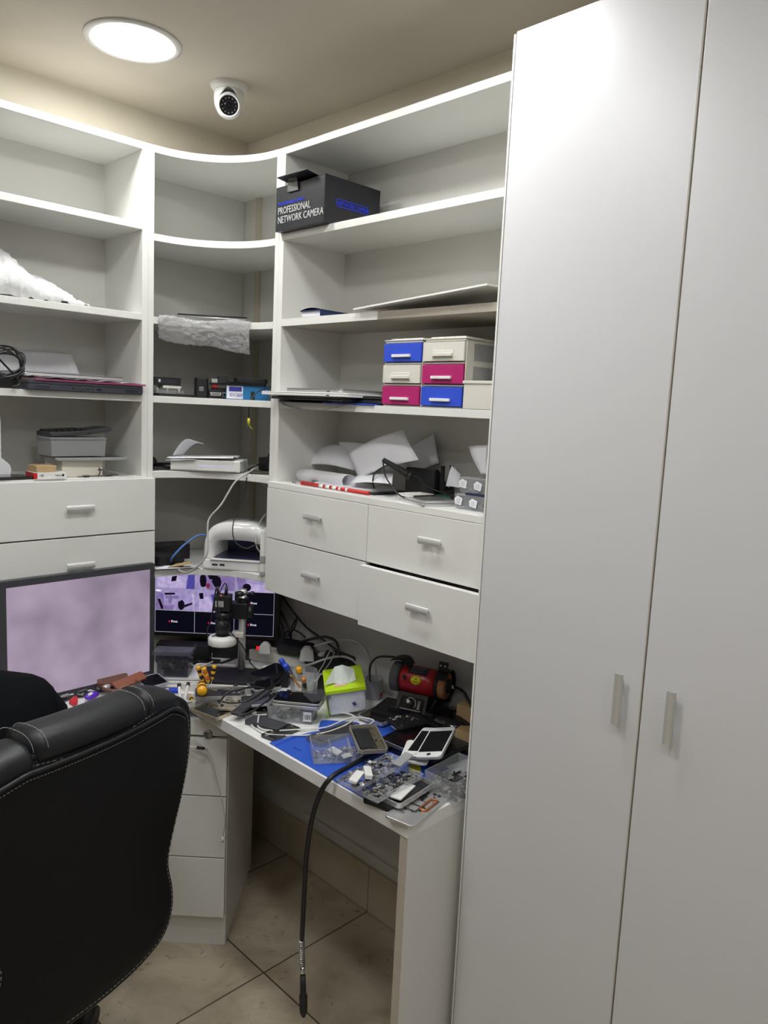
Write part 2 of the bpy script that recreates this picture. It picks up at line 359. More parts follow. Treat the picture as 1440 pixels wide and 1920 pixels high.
# holder: a cup around the ball, open towards the viewer
M0 = Matrix.Translation((0, 0, -0.018))
aim = (Vector((0.05, 0.0, 1.70))-Vector((1.273, 1.962, ZC-0.05))).normalized()
azm = math.atan2(aim.y, aim.x)
hp = spline([(0.041, -0.018, 0), (0.0415, -0.034, 0), (0.040, -0.050, 0), (0.036, -0.064, 0), (0.030, -0.074, 0)], 3)
def hou(u, v):
    k = min(len(hp)-1, int(v*(len(hp)-1)+0.5)); r, z = hp[k][0], hp[k][1]; half = math.radians(6+62*min(1, v*1.5))
    a = azm+half+(2*PI-2*half)*u; return (r*math.cos(a), r*math.sin(a), z)
o = b.grid(hou, 48, 12).build('housing', PW, t); o.modifiers.new('s', 'SOLIDIFY').thickness = 0.002
Ma = Matrix.Translation((aim.x*0.006, aim.y*0.006, -0.056)) @ aim.to_track_quat('Z', 'Y').to_matrix().to_4x4()
bo = MB().lathe([(0.0001, -0.038), (0.02, -0.033), (0.034, -0.018), (0.037, 0.0), (0.035, 0.014), (0.031, 0.026), (0.029, 0.028), (0.026, 0.028), (0.0255, 0.022), (0.0001, 0.022)], 40, Ma, cap=False).build('camera_ball', PWG, t)
ln = MB().lathe([(0.0255, 0.0225), (0.0001, 0.0235)], 32, Ma, cap=False).build('lens_window', BLKG, t)
b = MB()
for k in range(12):
    a = 2*PI*k/12; b.lathe([(0.0022, 0.0225), (0.0022, 0.0242), (0.0001, 0.0245)], 10, Ma @ Matrix.Translation((0.019*math.cos(a), 0.019*math.sin(a), 0)), cap=False)
b.build('infrared_emitter', mat('infrared_led', (0.12, 0.12, 0.14), 0.2), t)
MB().lathe([(0.012, 0.0230), (0.012, 0.0250), (0.010, 0.0255), (0.006, 0.0235), (0.0001, 0.025)], 24, Ma, cap=False).build('lens', GLASSB, t)

# ================================================================ shelving
TH = 0.019
def bar_handle(parent, c, ax='y', L=0.072, name='handle', face=-1, m=ALU):
    # arched aluminium pull: c = centre on the front face; ax = direction of its length; front faces -x (ax y/z) or -y (ax x)
    b = MB(); n = 8; prof = []
    for k in range(n+1):
        a = PI*(0.05+0.9*k/n); prof.append((-0.009*math.cos(a), 0.0045*math.sin(a)+0.013))
    for k in range(n, -1, -1):
        a = PI*(0.05+0.9*k/n); prof.append((-0.0075*math.cos(a), 0.0032*math.sin(a)+0.0125))
    # local: X across, Y out, Z along the length
    b.prism([(p[0], p[1]) for p in prof], -L/2, L/2)
    b.box((0, 0.0085, -L*0.3), (0.004, 0.014, 0.012)); b.box((0, 0.0085, L*0.3), (0.004, 0.014, 0.012))
    if ax == 'y': R = Matrix(((0, -1, 0), (0, 0, 1), (-1, 0, 0)))    # X->-z, Y->-x, Z->y
    elif ax == 'x': R = Matrix(((0, 0, 1), (0, -1, 0), (1, 0, 0)))
    else: R = Matrix(((0, -1, 0), (1, 0, 0), (0, 0, 1)))
    o = b.build(name, m, parent, smooth=False); o.matrix_local = Matrix.Translation(c) @ R.to_4x4(); return o

# ---- left shelving unit (along the back wall)
FY = 2.086
LX0, LX1 = 0.16, 1.096
t = thing('shelving_unit', 'white open shelving unit with drawers on the back wall, above the large monitor', 'shelving unit', (0, 0, 0))
levels_L = [2.261, 2.045, 1.796, 1.565]
MB().mm((LX1-0.018, FY, 1.03), (LX1, YW-0.002, 2.28)).build('side_panel', EDGE, t, bevel=0.001)
MB().mm((LX0, FY, 1.03), (LX0+0.018, YW-0.002, 2.28)).build('side_panel', EDGE, t, bevel=0.001)
MB().mm((LX0+0.018, YW-0.008, 1.03), (LX1-0.018, YW-0.002, 2.27)).build('back_panel', BACKP, t)
for z in levels_L:
    MB().mm((LX0+0.018, FY+0.001, z), (LX1-0.018, YW-0.008, z+TH)).build('shelf', WHITE, t, bevel=0.001)
MB().mm((LX0+0.018, FY+0.001, 1.33), (LX1-0.018, YW-0.008, 1.348)).build('shelf', WHITE, t, bevel=0.001)
MB().mm((LX0+0.018, FY+0.004, 1.032), (LX1-0.018, YW-0.008, 1.05)).build('bottom_panel', WHITE, t)
for (z0, z1) in ((1.189, 1.343), (1.03, 1.185)):
    d = MB().mm((0.30, FY-0.019, z0), (1.112, FY-0.001, z1)).build('drawer', WHITE, t, bevel=0.001)
    hx = (0.883, 2.070, 1.268)[0]
    bar_handle(d, (hx, FY-0.019, (0.883, 2.070, 1.268)[2] if z0 > 1.1 else (0.882, 2.070, 1.108)[2]), 'x', 0.078)

# ---- corner unit with concave shelves
t = thing('corner_shelving_unit', 'white corner shelving unit with concave curved shelf fronts', 'shelving unit', (0, 0, 0))
CX0, CY0 = 1.114, 1.834
MB().mm((1.0965, FY, 1.03), (CX0, YW-0.002, 2.28)).build('side_panel', EDGE, t, bevel=0.001)
MB().mm((1.351, 1.815, 1.03), (XW-0.006, CY0, 2.28)).build('side_panel', EDGE, t, bevel=0.001)
MB().mm((CX0, YW-0.008, 1.03), (XW-0.012, YW-0.002, 2.27)).build('back_panel', BACKP, t)
MB().mm((XW-0.012, CY0, 1.03), (XW-0.006, YW-0.009, 2.27)).build('back_panel', BACKP, t)
f = MB().mm((XW-0.022, 2.222, 1.045), (XW-0.012, 2.246, 2.26)).build('filler_strip', mat('raw_edge_strip', (0.55, 0.50, 0.40), 0.6), t)
def curved_poly():
    P = [(CX0, YW-0.009), (CX0, FY)]
    for k in range(1, 20):
        a = PI/2*(1-k/20)
        P.append((CX0+0.237*math.cos(a), CY0+0.252*math.sin(a)))
    P += [(1.351, CY0), (XW-0.012, CY0), (XW-0.012, YW-0.009)]
    return P[::-1]
for z in (2.261, 2.0215, 1.790, 1.564, 1.3413, 1.040):
    MB().prism(curved_poly(), z, z+0.020).build('curved_shelf', WHITE, t, bevel=0.001)
MB().lathe([(0.004, 0), (0.003, 0.004)], 10, Matrix.Translation((XW-0.012, 2.30, 2.05)) @ Matrix.Rotation(-PI/2, 4, 'Y')).build('cam_bolt', PG, t)

# ---- right shelving unit
FX = 1.351
t = thing('shelving_unit', 'white open shelving unit with four drawers on the right wall beside the wardrobe', 'shelving unit', (0, 0, 0))
RY0, RY1 = 0.975, 1.8145
MB().mm((FX, RY1-0.0205, 1.03), (XW-0.006, RY1, 2.28)).build('side_panel', EDGE, t, bevel=0.001)
MB().mm((FX, RY0, 1.03), (XW-0.006, RY0+0.018, 2.28)).build('side_panel', EDGE, t, bevel=0.001)
MB().mm((XW-0.012, RY0+0.018, 1.03), (XW-0.006, RY1-0.0205, 2.27)).build('back_panel', BACKP, t)
for z in (2.261, 2.031, 1.565):
    MB().mm((FX+0.001, RY0+0.018, z), (XW-0.012, RY1-0.0205, z+TH)).build('shelf', WHITE, t, bevel=0.001)
s3 = MB().mm((FX+0.004, RY0+0.018, 1.796), (XW-0.012, RY1-0.0205, 1.815)).build('shelf', mat('bare_chipboard_edge', (0.40, 0.36, 0.30), 0.7, var=0.1, vscale=60), t)
MB().mm((FX+0.0005, 1.404, 1.7955), (FX+0.0045, RY1-0.0205, 1.8155)).build('edge_band', EDGE, t)
MB().mm((FX+0.004, RY0+0.018, 1.333), (XW-0.012, RY1-0.0205, 1.352)).build('shelf', WHITE, t, bevel=0.001)
MB().mm((FX-0.017, RY0+0.0, 1.335), (FX+0.0045, RY1, 1.352)).build('front_rail', EDGE, t, bevel=0.001)
MB().mm((FX+0.004, RY0+0.018, 1.045), (XW-0.012, RY1-0.0205, 1.060)).build('bottom_panel', WHITE, t)
ym = 1.3865
def drawer(y0, y1, z0, z1, pull, hp, lab=None, hl=0.07):
    x0 = FX-0.018-pull
    d = MB().mm((x0, y0, z0), (x0+0.017, y1, z1)).build('drawer', WHITE, t, bevel=0.001)
    bx = MB(); bx.mm((x0+0.017, y0+0.03, z0+0.02), (x0+0.2, y0+0.042, z1-0.03)); bx.mm((x0+0.017, y1-0.042, z0+0.02), (x0+0.2, y1-0.03, z1-0.03)); bx.mm((x0+0.017, y0+0.042, z0+0.02), (x0+0.2, y1-0.042, z0+0.026))
    bx.build('drawer_box', BACKP, d)
    bar_handle(d, (x0, hp[0], hp[1]), 'y', hl)
    if lab: d['label'] = lab
h = (1.320, 1.592, 1.276); drawer(ym+0.001, RY1+0.001, 1.188, 1.334, 0, (h[1], h[2]))
h = (1.320, 1.163, 1.275); drawer(RY0, ym-0.001, 1.188, 1.334, 0, (h[1], h[2]))
h = (1.320, 1.592, 1.113); drawer(ym+0.001, RY1+0.001, 1.028, 1.185, 0, (h[1], h[2]))
h = (1.300, 1.171, 1.115); drawer(RY0, ym-0.001, 1.026, 1.182, 0.021, (h[1], h[2]), 'drawer pulled slightly out, bottom right')

# ---- wardrobe
t = thing('wardrobe', 'tall white wardrobe with aluminium bar handles filling the right side', 'wardrobe', (0, 0, 0))
WX = 1.263; WY = 0.9675; WT = 2.302
MB().mm((WX+0.0, WY-0.004, 0.0), (XW-0.015, WY, WT-0.004)).build('side_panel', EDGE, t)
c = MB(); c.mm((WX+0.02, WY-0.022, 0.0), (XW-0.015, WY-0.005, WT-0.006)); c.mm((WX+0.02, -0.62, 0.0), (XW-0.015, -0.602, WT-0.006)); c.mm((WX+0.02, -0.602, WT-0.026), (XW-0.015, WY-0.022, WT-0.006)); c.mm((WX+0.02, -0.602, 0.06), (XW-0.015, WY-0.022, 0.078)); c.mm((XW-0.021, -0.602, 0.078), (XW-0.015, WY-0.022, WT-0.026)); c.mm((WX+0.04, -0.602, 0), (WX+0.056, WY-0.022, 0.06))
c.build('carcass', WHITE, t)
seam = [0.590, 0.197, -0.2, -0.6]
yy = WY-0.006; hs = [(1.240, 0.630, 1.076), (1.240, 0.532, 1.072)]
for i, ye in enumerate(seam):
    d = MB().mm((WX, ye+0.0025, 0.065), (WX+0.018, yy, WT)).build('door', DOORM, t, bevel=0.0012)
    MB().mm((WX+0.0005, ye+0.0014, 0.065), (WX+0.018, ye+0.0026, WT)).build('edge_band', WORN, d)
    hy = hs[i][1] if i < 2 else ((ye+0.045) if i == 2 else yy-0.05)
    bar_handle(d, (WX, hy, hs[min(i, 1)][2]), 'z', 0.096)
    yy = ye-0.0015

# ================================================================ desk
DX = 1.100; DZ = 0.732; DY = 1.845
t = thing('desk', 'white L-shaped corner workbench covered with phone parts', 'desk', (0, 0, 0))
MB().prism([(DX, 0.985), (XW-0.013, 0.985), (XW-0.013, YW-0.013), (0.05, YW-0.013), (0.05, DY), (DX, DY)], 0.700, DZ).build('tabletop', DESKW, t, bevel=0.0015)
MB().mm((DX+0.003, 0.986, 0.0), (XW-0.013, 1.008, 0.700)).build('leg_panel', WHITE, t, bevel=0.001)
MB().mm((0.055, DY+0.02, 0.0), (0.077, YW-0.013, 0.700)).build('leg_panel', WHITE, t, bevel=0.001)
MB().mm((DX+0.0022, 0.9865, 0.001), (DX+0.0034, 1.0075, 0.699)).build('edge_band', WORN, t)

# pedestal of drawers standing at 45 degrees under the corner
# local frame: x along the front to the left, y into the depth
t = thing('drawer_pedestal', 'white drawer pedestal with a lock, standing diagonally under the workbench corner', 'drawer unit', (1.153, 1.724, 0), math.radians(134.3))
# local +x runs to the left along the front; the depth goes to local -y
WP, DP = 0.37, 0.42
b = MB(); b.mm((0, -DP, 0), (0.018, -0.019, 0.690)); b.build('side_panel', WHITE, t, bevel=0.001)
b = MB(); b.mm((WP-0.018, -DP, 0), (WP, -0.019, 0.690)); b.build('side_panel', WHITE, t, bevel=0.001)
MB().mm((0.018, -DP, 0), (WP-0.018, -DP+0.01, 0.690)).build('back_panel', BACKP, t)
MB().mm((0.018, -DP, 0.672), (WP-0.018, -0.019, 0.690)).build('top_panel', WHITE, t)
MB().mm((0.018, -0.032, 0.0), (WP-0.018, -0.020, 0.095)).build('toe_kick', WHITE, t)
z0s = [(0.099, 0.281), (0.285, 0.468), (0.472, 0.642), (0.650, 0.695)]
for i, (a, c) in enumerate(z0s):
    MB().mm((0.002, -0.018, a), (WP-0.002, 0.0, c)).build('drawer', WHITE, t, bevel=0.001)
MB().lathe([(0.0125, 0.0), (0.0125, 0.005), (0.010, 0.007), (0.0001, 0.007)], 24, Matrix.Translation((0.055, 0.0, 0.655)) @ Matrix.Rotation(-PI/2, 4, 'X'), cap=False).build('lock', DALU, t)

# ================================================================ screens
def lilac():
    m = bpy.data.materials.new('lit_screen_lilac'); m.use_nodes = True; nt = m.node_tree; N = nt.nodes; L = nt.links; b = N['Principled BSDF']
    tc = N.new('ShaderNodeTexCoord'); n = N.new('ShaderNodeTexNoise'); n.inputs['Scale'].default_value = 7; n.inputs['Detail'].default_value = 2; n.inputs['Roughness'].default_value = 0.5
    L.new(tc.outputs['Object'], n.inputs['Vector'])
    r = N.new('ShaderNodeValToRGB'); e = r.color_ramp.elements; e[0].position = 0.3; e[0].color = (0.20, 0.16, 0.215, 1); e[1].position = 0.70; e[1].color = (0.34, 0.275, 0.36, 1); L.new(n.outputs['Fac'], r.inputs[0])
    L.new(r.outputs[0], b.inputs['Emission Color']); b.inputs['Emission Strength'].default_value = 0.95; b.inputs['Base Color'].default_value = (0.01, 0.01, 0.01, 1); b.inputs['Roughness'].default_value = 0.35
    return m
t = thing('monitor', 'large black flat monitor showing a blurred lilac picture, on the left of the workbench', 'monitor', (0.883, 2.045, 0), math.radians(2.0))
W2 = 0.222
MB().rbox((0, 0, 0), (2*W2, 0.352, 0.019), 0.008, Matrix.Translation((0, 0.0095, 0.917)) @ Matrix.Rotation(PI/2, 4, 'X')).build('bezel', PDG, t, bevel=0.002)
MB().mm((-W2+0.019, -0.0015, 0.762), (W2-0.017, 0.0005, 1.074)).build('screen', lilac(), t)
MB().mm((-0.15, 0.019, 0.80), (0.15, 0.050, 1.015)).build('back_cover', PDG, t, bevel=0.01)
b = MB(); b.mm((-0.035, 0.050, 0.735), (0.035, 0.070, 0.93)); b.build('stand_neck', PDG, t, bevel=0.004)
MB().rbox((0, 0.08, DZ+0.006), (0.22, 0.16, 0.011), 0.03).build('stand_base', PDG, t, bevel=0.002)

# surveillance monitor across the corner
SCRD = mat('screen_dark_navy', (0.002, 0.002, 0.004), 0.4, spec=0.1, emit=(0.0022, 0.0022, 0.006), estr=1.0)
def em(name, c, s=1.0): return mat(name, (0.005, 0.005, 0.005), 0.4, spec=0.1, emit=c, estr=s)
SL1 = em('screen_lilac', (0.36, 0.30, 0.55), 0.8); SL2 = em('screen_pale_violet', (0.50, 0.43, 0.68), 0.8); SL3 = em('screen_deep_blue', (0.07, 0.06, 0.32), 0.8)
SL4 = em('screen_violet_grey', (0.2, 0.15, 0.33), 0.9); SL5 = em('screen_black', (0.004, 0.003, 0.008), 1); SL6 = em('screen_maroon', (0.18, 0.02, 0.05), 0.9)
SLL = em('screen_grid_line', (0.30, 0.30, 0.36), 0.9); SLR = em('screen_red', (0.75, 0.01, 0.08), 0.9); SLW = em('screen_white', (0.75, 0.72, 0.8), 0.9)
def grain(m, sc=120, lo=0.55):   # noisy camera picture
    nt = m.node_tree; b = nt.nodes['Principled BSDF']; c = b.inputs['Emission Color'].default_value[:]
    tc = nt.nodes.new('ShaderNodeTexCoord'); n = nt.nodes.new('ShaderNodeTexNoise'); n.inputs['Scale'].default_value = sc; n.inputs['Detail'].default_value = 4
    mx = nt.nodes.new('ShaderNodeMix'); mx.data_type = 'RGBA'; mx.inputs[6].default_value = (c[0]*lo*.8, c[1]*lo*.7, c[2]*lo, 1); mx.inputs[7].default_value = (min(1, c[0]*1.35), min(1, c[1]*1.35), min(1, c[2]*1.25), 1)
    nt.links.new(tc.outputs['Object'], n.inputs['Vector']); nt.links.new(n.outputs['Fac'], mx.inputs[0]); nt.links.new(mx.outputs[2], b.inputs['Emission Color'])
for m_ in (SL1, SL2, SL4): grain(m_, 60)
t = thing('monitor', 'black surveillance monitor with a grid of camera views under the corner shelf', 'monitor', (1.3795, 2.1565, 0.0), math.radians(-45))
T = Matrix.Translation((0, 0, 0.9125)) @ Matrix.Rotation(PI/2, 4, 'X')
MB().rbox((0, 0, 0), (0.435, 0.254, 0.03), 0.006, Matrix.Translation((0, 0.0155, 0.9125)) @ Matrix.Rotation(PI/2, 4, 'X')).build('bezel', BLK, t, bevel=0.002)
MB().mm((-0.199, -0.0012, 0.800), (0.199, 0.0006, 1.025)).build('screen', SCRD, t)
b = MB(); b.mm((-0.025, 0.031, 0.74), (0.025, 0.05, 0.95)); b.build('stand_neck', BLK, t)
MB().rbox((0, 0.055, DZ+0.006), (0.2, 0.11, 0.011), 0.02).build('stand_base', BLK, t)
tw, th_ = 0.1327, 0.075; zt = 1.025
pic = MB()
def tile(cx, rz, shapes):
    x0 = -0.199+cx*tw; z1 = zt-rz*th_
    for i, (mm_, poly) in enumerate(shapes):
        pic.prism([(x0+0.001+p[0]*(tw-0.002), -(z1-0.001-p[1]*(th_-0.002))) for p in poly], -0.0017-0.0002*i, -0.0014-0.0002*i, Matrix.Rotation(-PI/2, 4, 'X'), mm_)
R4 = [(0, 0), (1, 0), (1, 1), (0, 1)]
def blob(cx, cy, rx, ry, n=9, sd=1):
    R = random.Random(sd); return [(min(1, max(0, cx+rx*math.cos(2*PI*k/n)*R.uniform(.8, 1.1))), min(1, max(0, cy+ry*math.sin(2*PI*k/n)*R.uniform(.8, 1.1)))) for k in range(n)]
tile(0, 0, [(SL1, R4), (SL2, [(0.02, 0.5), (0.4, 0.3), (0.78, 0.5), (0.75, 0.98), (0.05, 0.98)]), (SL3, [(0.86, 0), (1, 0), (1, 1), (0.78, 1)]), (SL5, [(0.42, 0.45), (0.55, 0.4), (0.52, 0.65), (0.4, 0.68)])])
tile(1, 0, [(SL4, R4), (SL1, [(0.0, 0.2), (0.2, 0.3), (0.3, 1), (0, 1)]), (SL5, blob(.2, .6, .1, .35, 8, 3)), (SL6, blob(.33, .8, .06, .14, 8, 4)), (SL5, blob(.55, .6, .12, .3, 8, 5)), (SL5, blob(.45, .35, .12, .2, 8, 15)), (SL4, [(.75, .2), (1, .2), (1, 1), (.7, 1)])])
tile(2, 0, [(SL1, R4), (SL2, [(0.3, 0.6), (0.9, 0.7), (1, 1), (0.3, 1)]), (SL4, [(0, 0), (.2, 0), (.35, 1), (0.1, 1)]), (SL5, blob(.3, .8, .12, .2, 8, 19))])
tile(0, 1, [(SL1, R4), (SL4, [(0, 0.1), (.2, .25), (.25, 1), (0, 1)]), (SL5, [(.05, .5), (.12, .5), (.22, .95), (.15, .98)]), (SL5, [(.22, .2), (.5, .18), (.5, .26), (.25, .3)]), (SL4, [(.25, .35), (.6, .3), (.6, .42), (.28, .48)]), (SL4, blob(.38, .5, .05, .25, 9, 6)), (SL4, [(.2, .8), (.5, .75), (.45, .98), (.2, .98)]), (SL5, blob(.66, .75, .1, .25, 10, 7)), (SL5, [(.75, .72), (.95, .6), (.95, .68), (.75, .85)]), (SLW, blob(.08, .1, .09, .05, 8, 8)), (SL2, [(.93, .2), (1, .2), (1, 1), (.97, 1)])])
tile(1, 1, [(SL1, R4), (SL3, [(.4, .2), (.55, .15), (.6, .6), (.45, .5)]), (SL2, [(.1, .3), (.35, .3), (.55, 1), (.1, 1)]), (SL5, [(.1, .15), (.2, .12), (.22, .4), (.12, .42)])])
pic.build('camera_view', None, t)
g = MB()
for k in range(4): g.mm((-0.199+k*tw-0.0006, -0.0026, 0.800), (-0.199+k*tw+0.0006, -0.0012, 1.025))
for k in range(4): g.mm((-0.199, -0.0026, 1.025-k*th_-0.0006), (0.199, -0.0012, 1.025-k*th_+0.0006))
g.build('grid_lines', SLL, t)
for (cx, rz_) in ((2, 1), (0, 2), (1, 2), (2, 2)):
    x0 = -0.199+cx*tw+0.045; z = 1.025-rz_*th_-0.041
    text('a', 0.013, 'screen_logo', SLR, t, face_ny((x0, -0.0016, z)), sx=1.2)
    text('lhua', 0.011, 'screen_logo', SLW, t, face_ny((x0+0.009, -0.0016, z)), sx=1.2)

# ================================================================ office chair (seen from behind)
CH_A = math.radians(16); CH = (0.575, 1.281)     # foot of the rear panel's centre line
t = thing('office_chair', 'black leather high-back office chair seen from behind, with white stitching', 'office chair', (CH[0], CH[1], 0), CH_A)
# local: x to the right along the back, y towards the desk, z up
S0 = 0.0
half = [(0.262, 0.935), (0.276, 0.900), (0.278, 0.86), (0.268, 0.80), (0.246, 0.74), (0.222, 0.69), (0.205, 0.65), (0.196, 0.615), (0.202, 0.58), (0.212, 0.545), (0.214, 0.51), (0.208, 0.485), (0.192, 0.462), (0.16, 0.448), (0.08, 0.44)]
top_half = [(0.215, 0.965), (0.16, 0.975), (0.10, 0.970), (0.05, 0.965)]
outl = [(-a, c) for a, c in top_half][::-1]
outl = [(a, c) for a, c in top_half[::-1]] + half + [(-a, c) for a, c in half[::-1]] + [(-a, c) for a, c in top_half]
outl = [(p[0], p[1]) for p in spline([(a, c, 0) for a, c in outl], 3, True)]
def pillow(outline, c, depth, y0, sgn, rings=7, p=2.2, curve=0.0):
    vs = []; fs = []; n = len(outline)
    for k in range(rings+1):
        u = k/rings; sc = 1-u**1.6 if k < rings else 0.0
        sc = math.cos(u*PI/2) if k < rings else 0.02
        d = depth*math.sin(u*PI/2)**(1/p*1.6)
        for (x, z) in outline:
            X = c[0]+(x-c[0])*sc; Z = c[1]+(z-c[1])*sc
            vs.append((X, y0+sgn*d+curve*X*X, Z))
    for k in range(rings):
        for i in range(n): fs.append((k*n+i, k*n+(i+1) % n, (k+1)*n+(i+1) % n, (k+1)*n+i))
    fs.append(tuple(range(rings*n, rings*n+n)))
    return vs, fs
cc = (0, 0.70)
b = MB(); v, f = pillow(outl, cc, 0.018, 0.0, -1, 6, 3.0, 0.5); b.quadmesh(v, f, 0, None, True); b.build('rear_panel', LEATR, t)
b = MB(); v, f = pillow(outl, cc, 0.085, 0.001, 1, 8, 2.5, 0.5); b.quadmesh(v, f, 0, None, True); b.build('back_cushion', LEATH, t)
b = MB(); b.tube([(x, 0.002+0.5*x*x, z) for x, z in outl], 0.0065, 8, None, 1, True); b.build('piping', LEATH, t)
# seams and stitching just inside the piping on the rear panel
st = MB(); sp_ = [(0+(x)*0.955, 0.72+(z-0.72)*0.957) for x, z in outl]
def ysurf(x, z, sc=0.955):
    u = math.acos(sc)/(PI/2); return -0.018*math.sin(u*PI/2)**(1/3.0*1.6)+0.5*x*x
for i in range(0, len(sp_)):
    a = Vector(sp_[i]+(0,)); c = Vector(sp_[(i+1) % len(sp_)]+(0,)); Ls = (c-a).length; n = max(1, int(Ls/0.0085))
    for k in range(n):
        p = a.lerp(c, k/n); q = a.lerp(c, (k+0.6)/n)
        st.tube([(p.x, ysurf(p.x, p.y)-0.0012, p.y), (q.x, ysurf(q.x, q.y)-0.0012, q.y)], 0.0005, 4, None, 1)
# roll at the top: raised headrest between two lower shoulder pads
def roll(x0, x1, zc, ry, rz_, name, y0=0.018, n=14, cap0=0.012, cap1=0.012, dz=0.0):
    mb = MB(); vs = []; fs = []; K = 22
    for i in range(n+1):
        u = i/n; x = x0+(x1-x0)*u
        e = 1.0
        du = min(u*(x1-x0)/max(cap0, 1e-4), 1); dv = min((1-u)*(x1-x0)/max(cap1, 1e-4), 1)
        e = (math.sin(du*PI/2)**0.5 if du < 1 else 1)*(math.sin(dv*PI/2)**0.5 if dv < 1 else 1); e = max(e, 0.05)
        zz = zc(u) if callable(zc) else zc
        for k in range(K):
            a = 2*PI*k/K; cy = math.cos(a); sz = math.sin(a)
            vs.append((x, y0+0.5*x*x+ry*e*math.copysign(abs(cy)**0.75, cy), zz+rz_*e*math.copysign(abs(sz)**0.85, sz)))
    for i in range(n):
        for k in range(K): fs.append((i*K+k, i*K+(k+1) % K, (i+1)*K+(k+1) % K, (i+1)*K+k))
    fs.append(tuple(range(K))); fs.append(tuple(range(n*K, n*K+K)))
    mb.quadmesh(vs, fs, 0, None, True); return mb.build(name, LEATH, t)
roll(-0.128, 0.128, lambda u: 0.984-0.006*u, 0.048, 0.031, 'headrest', 0.032, 22, 0.014, 0.014)
roll(0.122, 0.276, lambda u: 0.976-0.058*u**1.6, 0.046, 0.032, 'shoulder_pad', 0.034, 18, 0.008, 0.075)
roll(-0.262, -0.122, lambda u: 0.925+0.040*(1-(1-u)**2.2), 0.046, 0.032, 'shoulder_pad', 0.034, 18, 0.075, 0.008)
for sx in (-1, 1):
    for xo in (0.106, 0.132):
        for k in range(34):
            a = PI*(0.02+0.96*k/34)+PI*0.02; a2 = a+0.055
            def P(a): return (sx*xo, 0.032+0.5*xo*xo-0.0492*math.copysign(abs(math.cos(a))**0.75, math.cos(a)), (0.981-0.003*sx)+0.0325*math.copysign(abs(math.sin(a))**0.85, math.sin(a)))
            st.tube([P(a), P(a2)], 0.0006, 4, None, 1)
def ztop(x): return 0.985-0.32*max(0, abs(x)-0.17)
sm = MB(); sp2 = []
for k in range(41):
    x = -0.25+0.502*k/40; z = 0.953-(2.2*max(0, x-0.19)**1.5 if x > 0 else 0.35*max(0, -x-0.14)**1.1)
    sc = max(0.05, (z-0.70)/(ztop(x)-0.70)); sc = min(0.99, max(sc, abs(x)/0.256)); sp2.append((x, ysurf(x, z, sc), z))
sm.tube([(x, y-0.001, z) for x, y, z in sp2], 0.0045, 8, None, 1); sm.build('seam_piping', LEATH, t)
for k in range(len(sp2)-1):
    a = Vector(sp2[k]); c = Vector(sp2[k+1])
    for q in (0.0, 0.5):
        st.tube([a.lerp(c, q)+Vector((0, -0.0022, -0.011)), a.lerp(c, q+0.3)+Vector((0, -0.0022, -0.011))], 0.0005, 4, None, 1)
st.build('stitching', STITCH, t)
# (the seam under the roll)
# seat, arms, column, star base
def pad(c, d, name, m, bv=0.03, sub=2):
    return MB().box(c, d).build(name, m, t, bevel=bv, smooth=True)
pad((0, 0.31, 0.47), (0.46, 0.48, 0.09), 'seat', LEATH, 0.035)
MB().mm((-0.12, 0.10, 0.36), (0.12, 0.42, 0.42)).build('tilt_mechanism', BLKM, t, bevel=0.01)
MB().tube([(0, 0.05, 0.50), (0, 0.07, 0.42), (0, 0.16, 0.39)], 0.018, 10).build('back_bracket', BLKM, t)
for sx in (-1, 1):
    MB().tube([(sx*0.235, 0.16, 0.45), (sx*0.275, 0.16, 0.50), (sx*0.275, 0.15, 0.62), (sx*0.27, 0.2, 0.66)], 0.014, 10).build('armrest_support', BLKM, t)
    MB().box((sx*0.268, 0.25, 0.675), (0.06, 0.26, 0.03)).build('armrest', LEATH, t, bevel=0.012, smooth=True)
MB().cyl((0, 0.28, 0.09), (0, 0.28, 0.37), 0.028, 0.022).build('gas_column', BLKM, t)
for k in range(5):
    a = 2*PI*k/5+0.3; e = (0.29*math.cos(a), 0.28+0.29*math.sin(a))
    MB().tube([(0, 0.28, 0.11), ((e[0])*.5, .28+(e[1]-.28)*.5, 0.10), (e[0], e[1], 0.075)], 0.02, 10, rr=lambda u: 1-0.3*u).build('base_arm', BLKM, t)
    MB().cyl((e[0]-0.02*math.sin(a), e[1]+0.02*math.cos(a), 0.03), (e[0]+0.02*math.sin(a), e[1]-0.02*math.cos(a), 0.03), 0.03).build('caster', BLK, t)

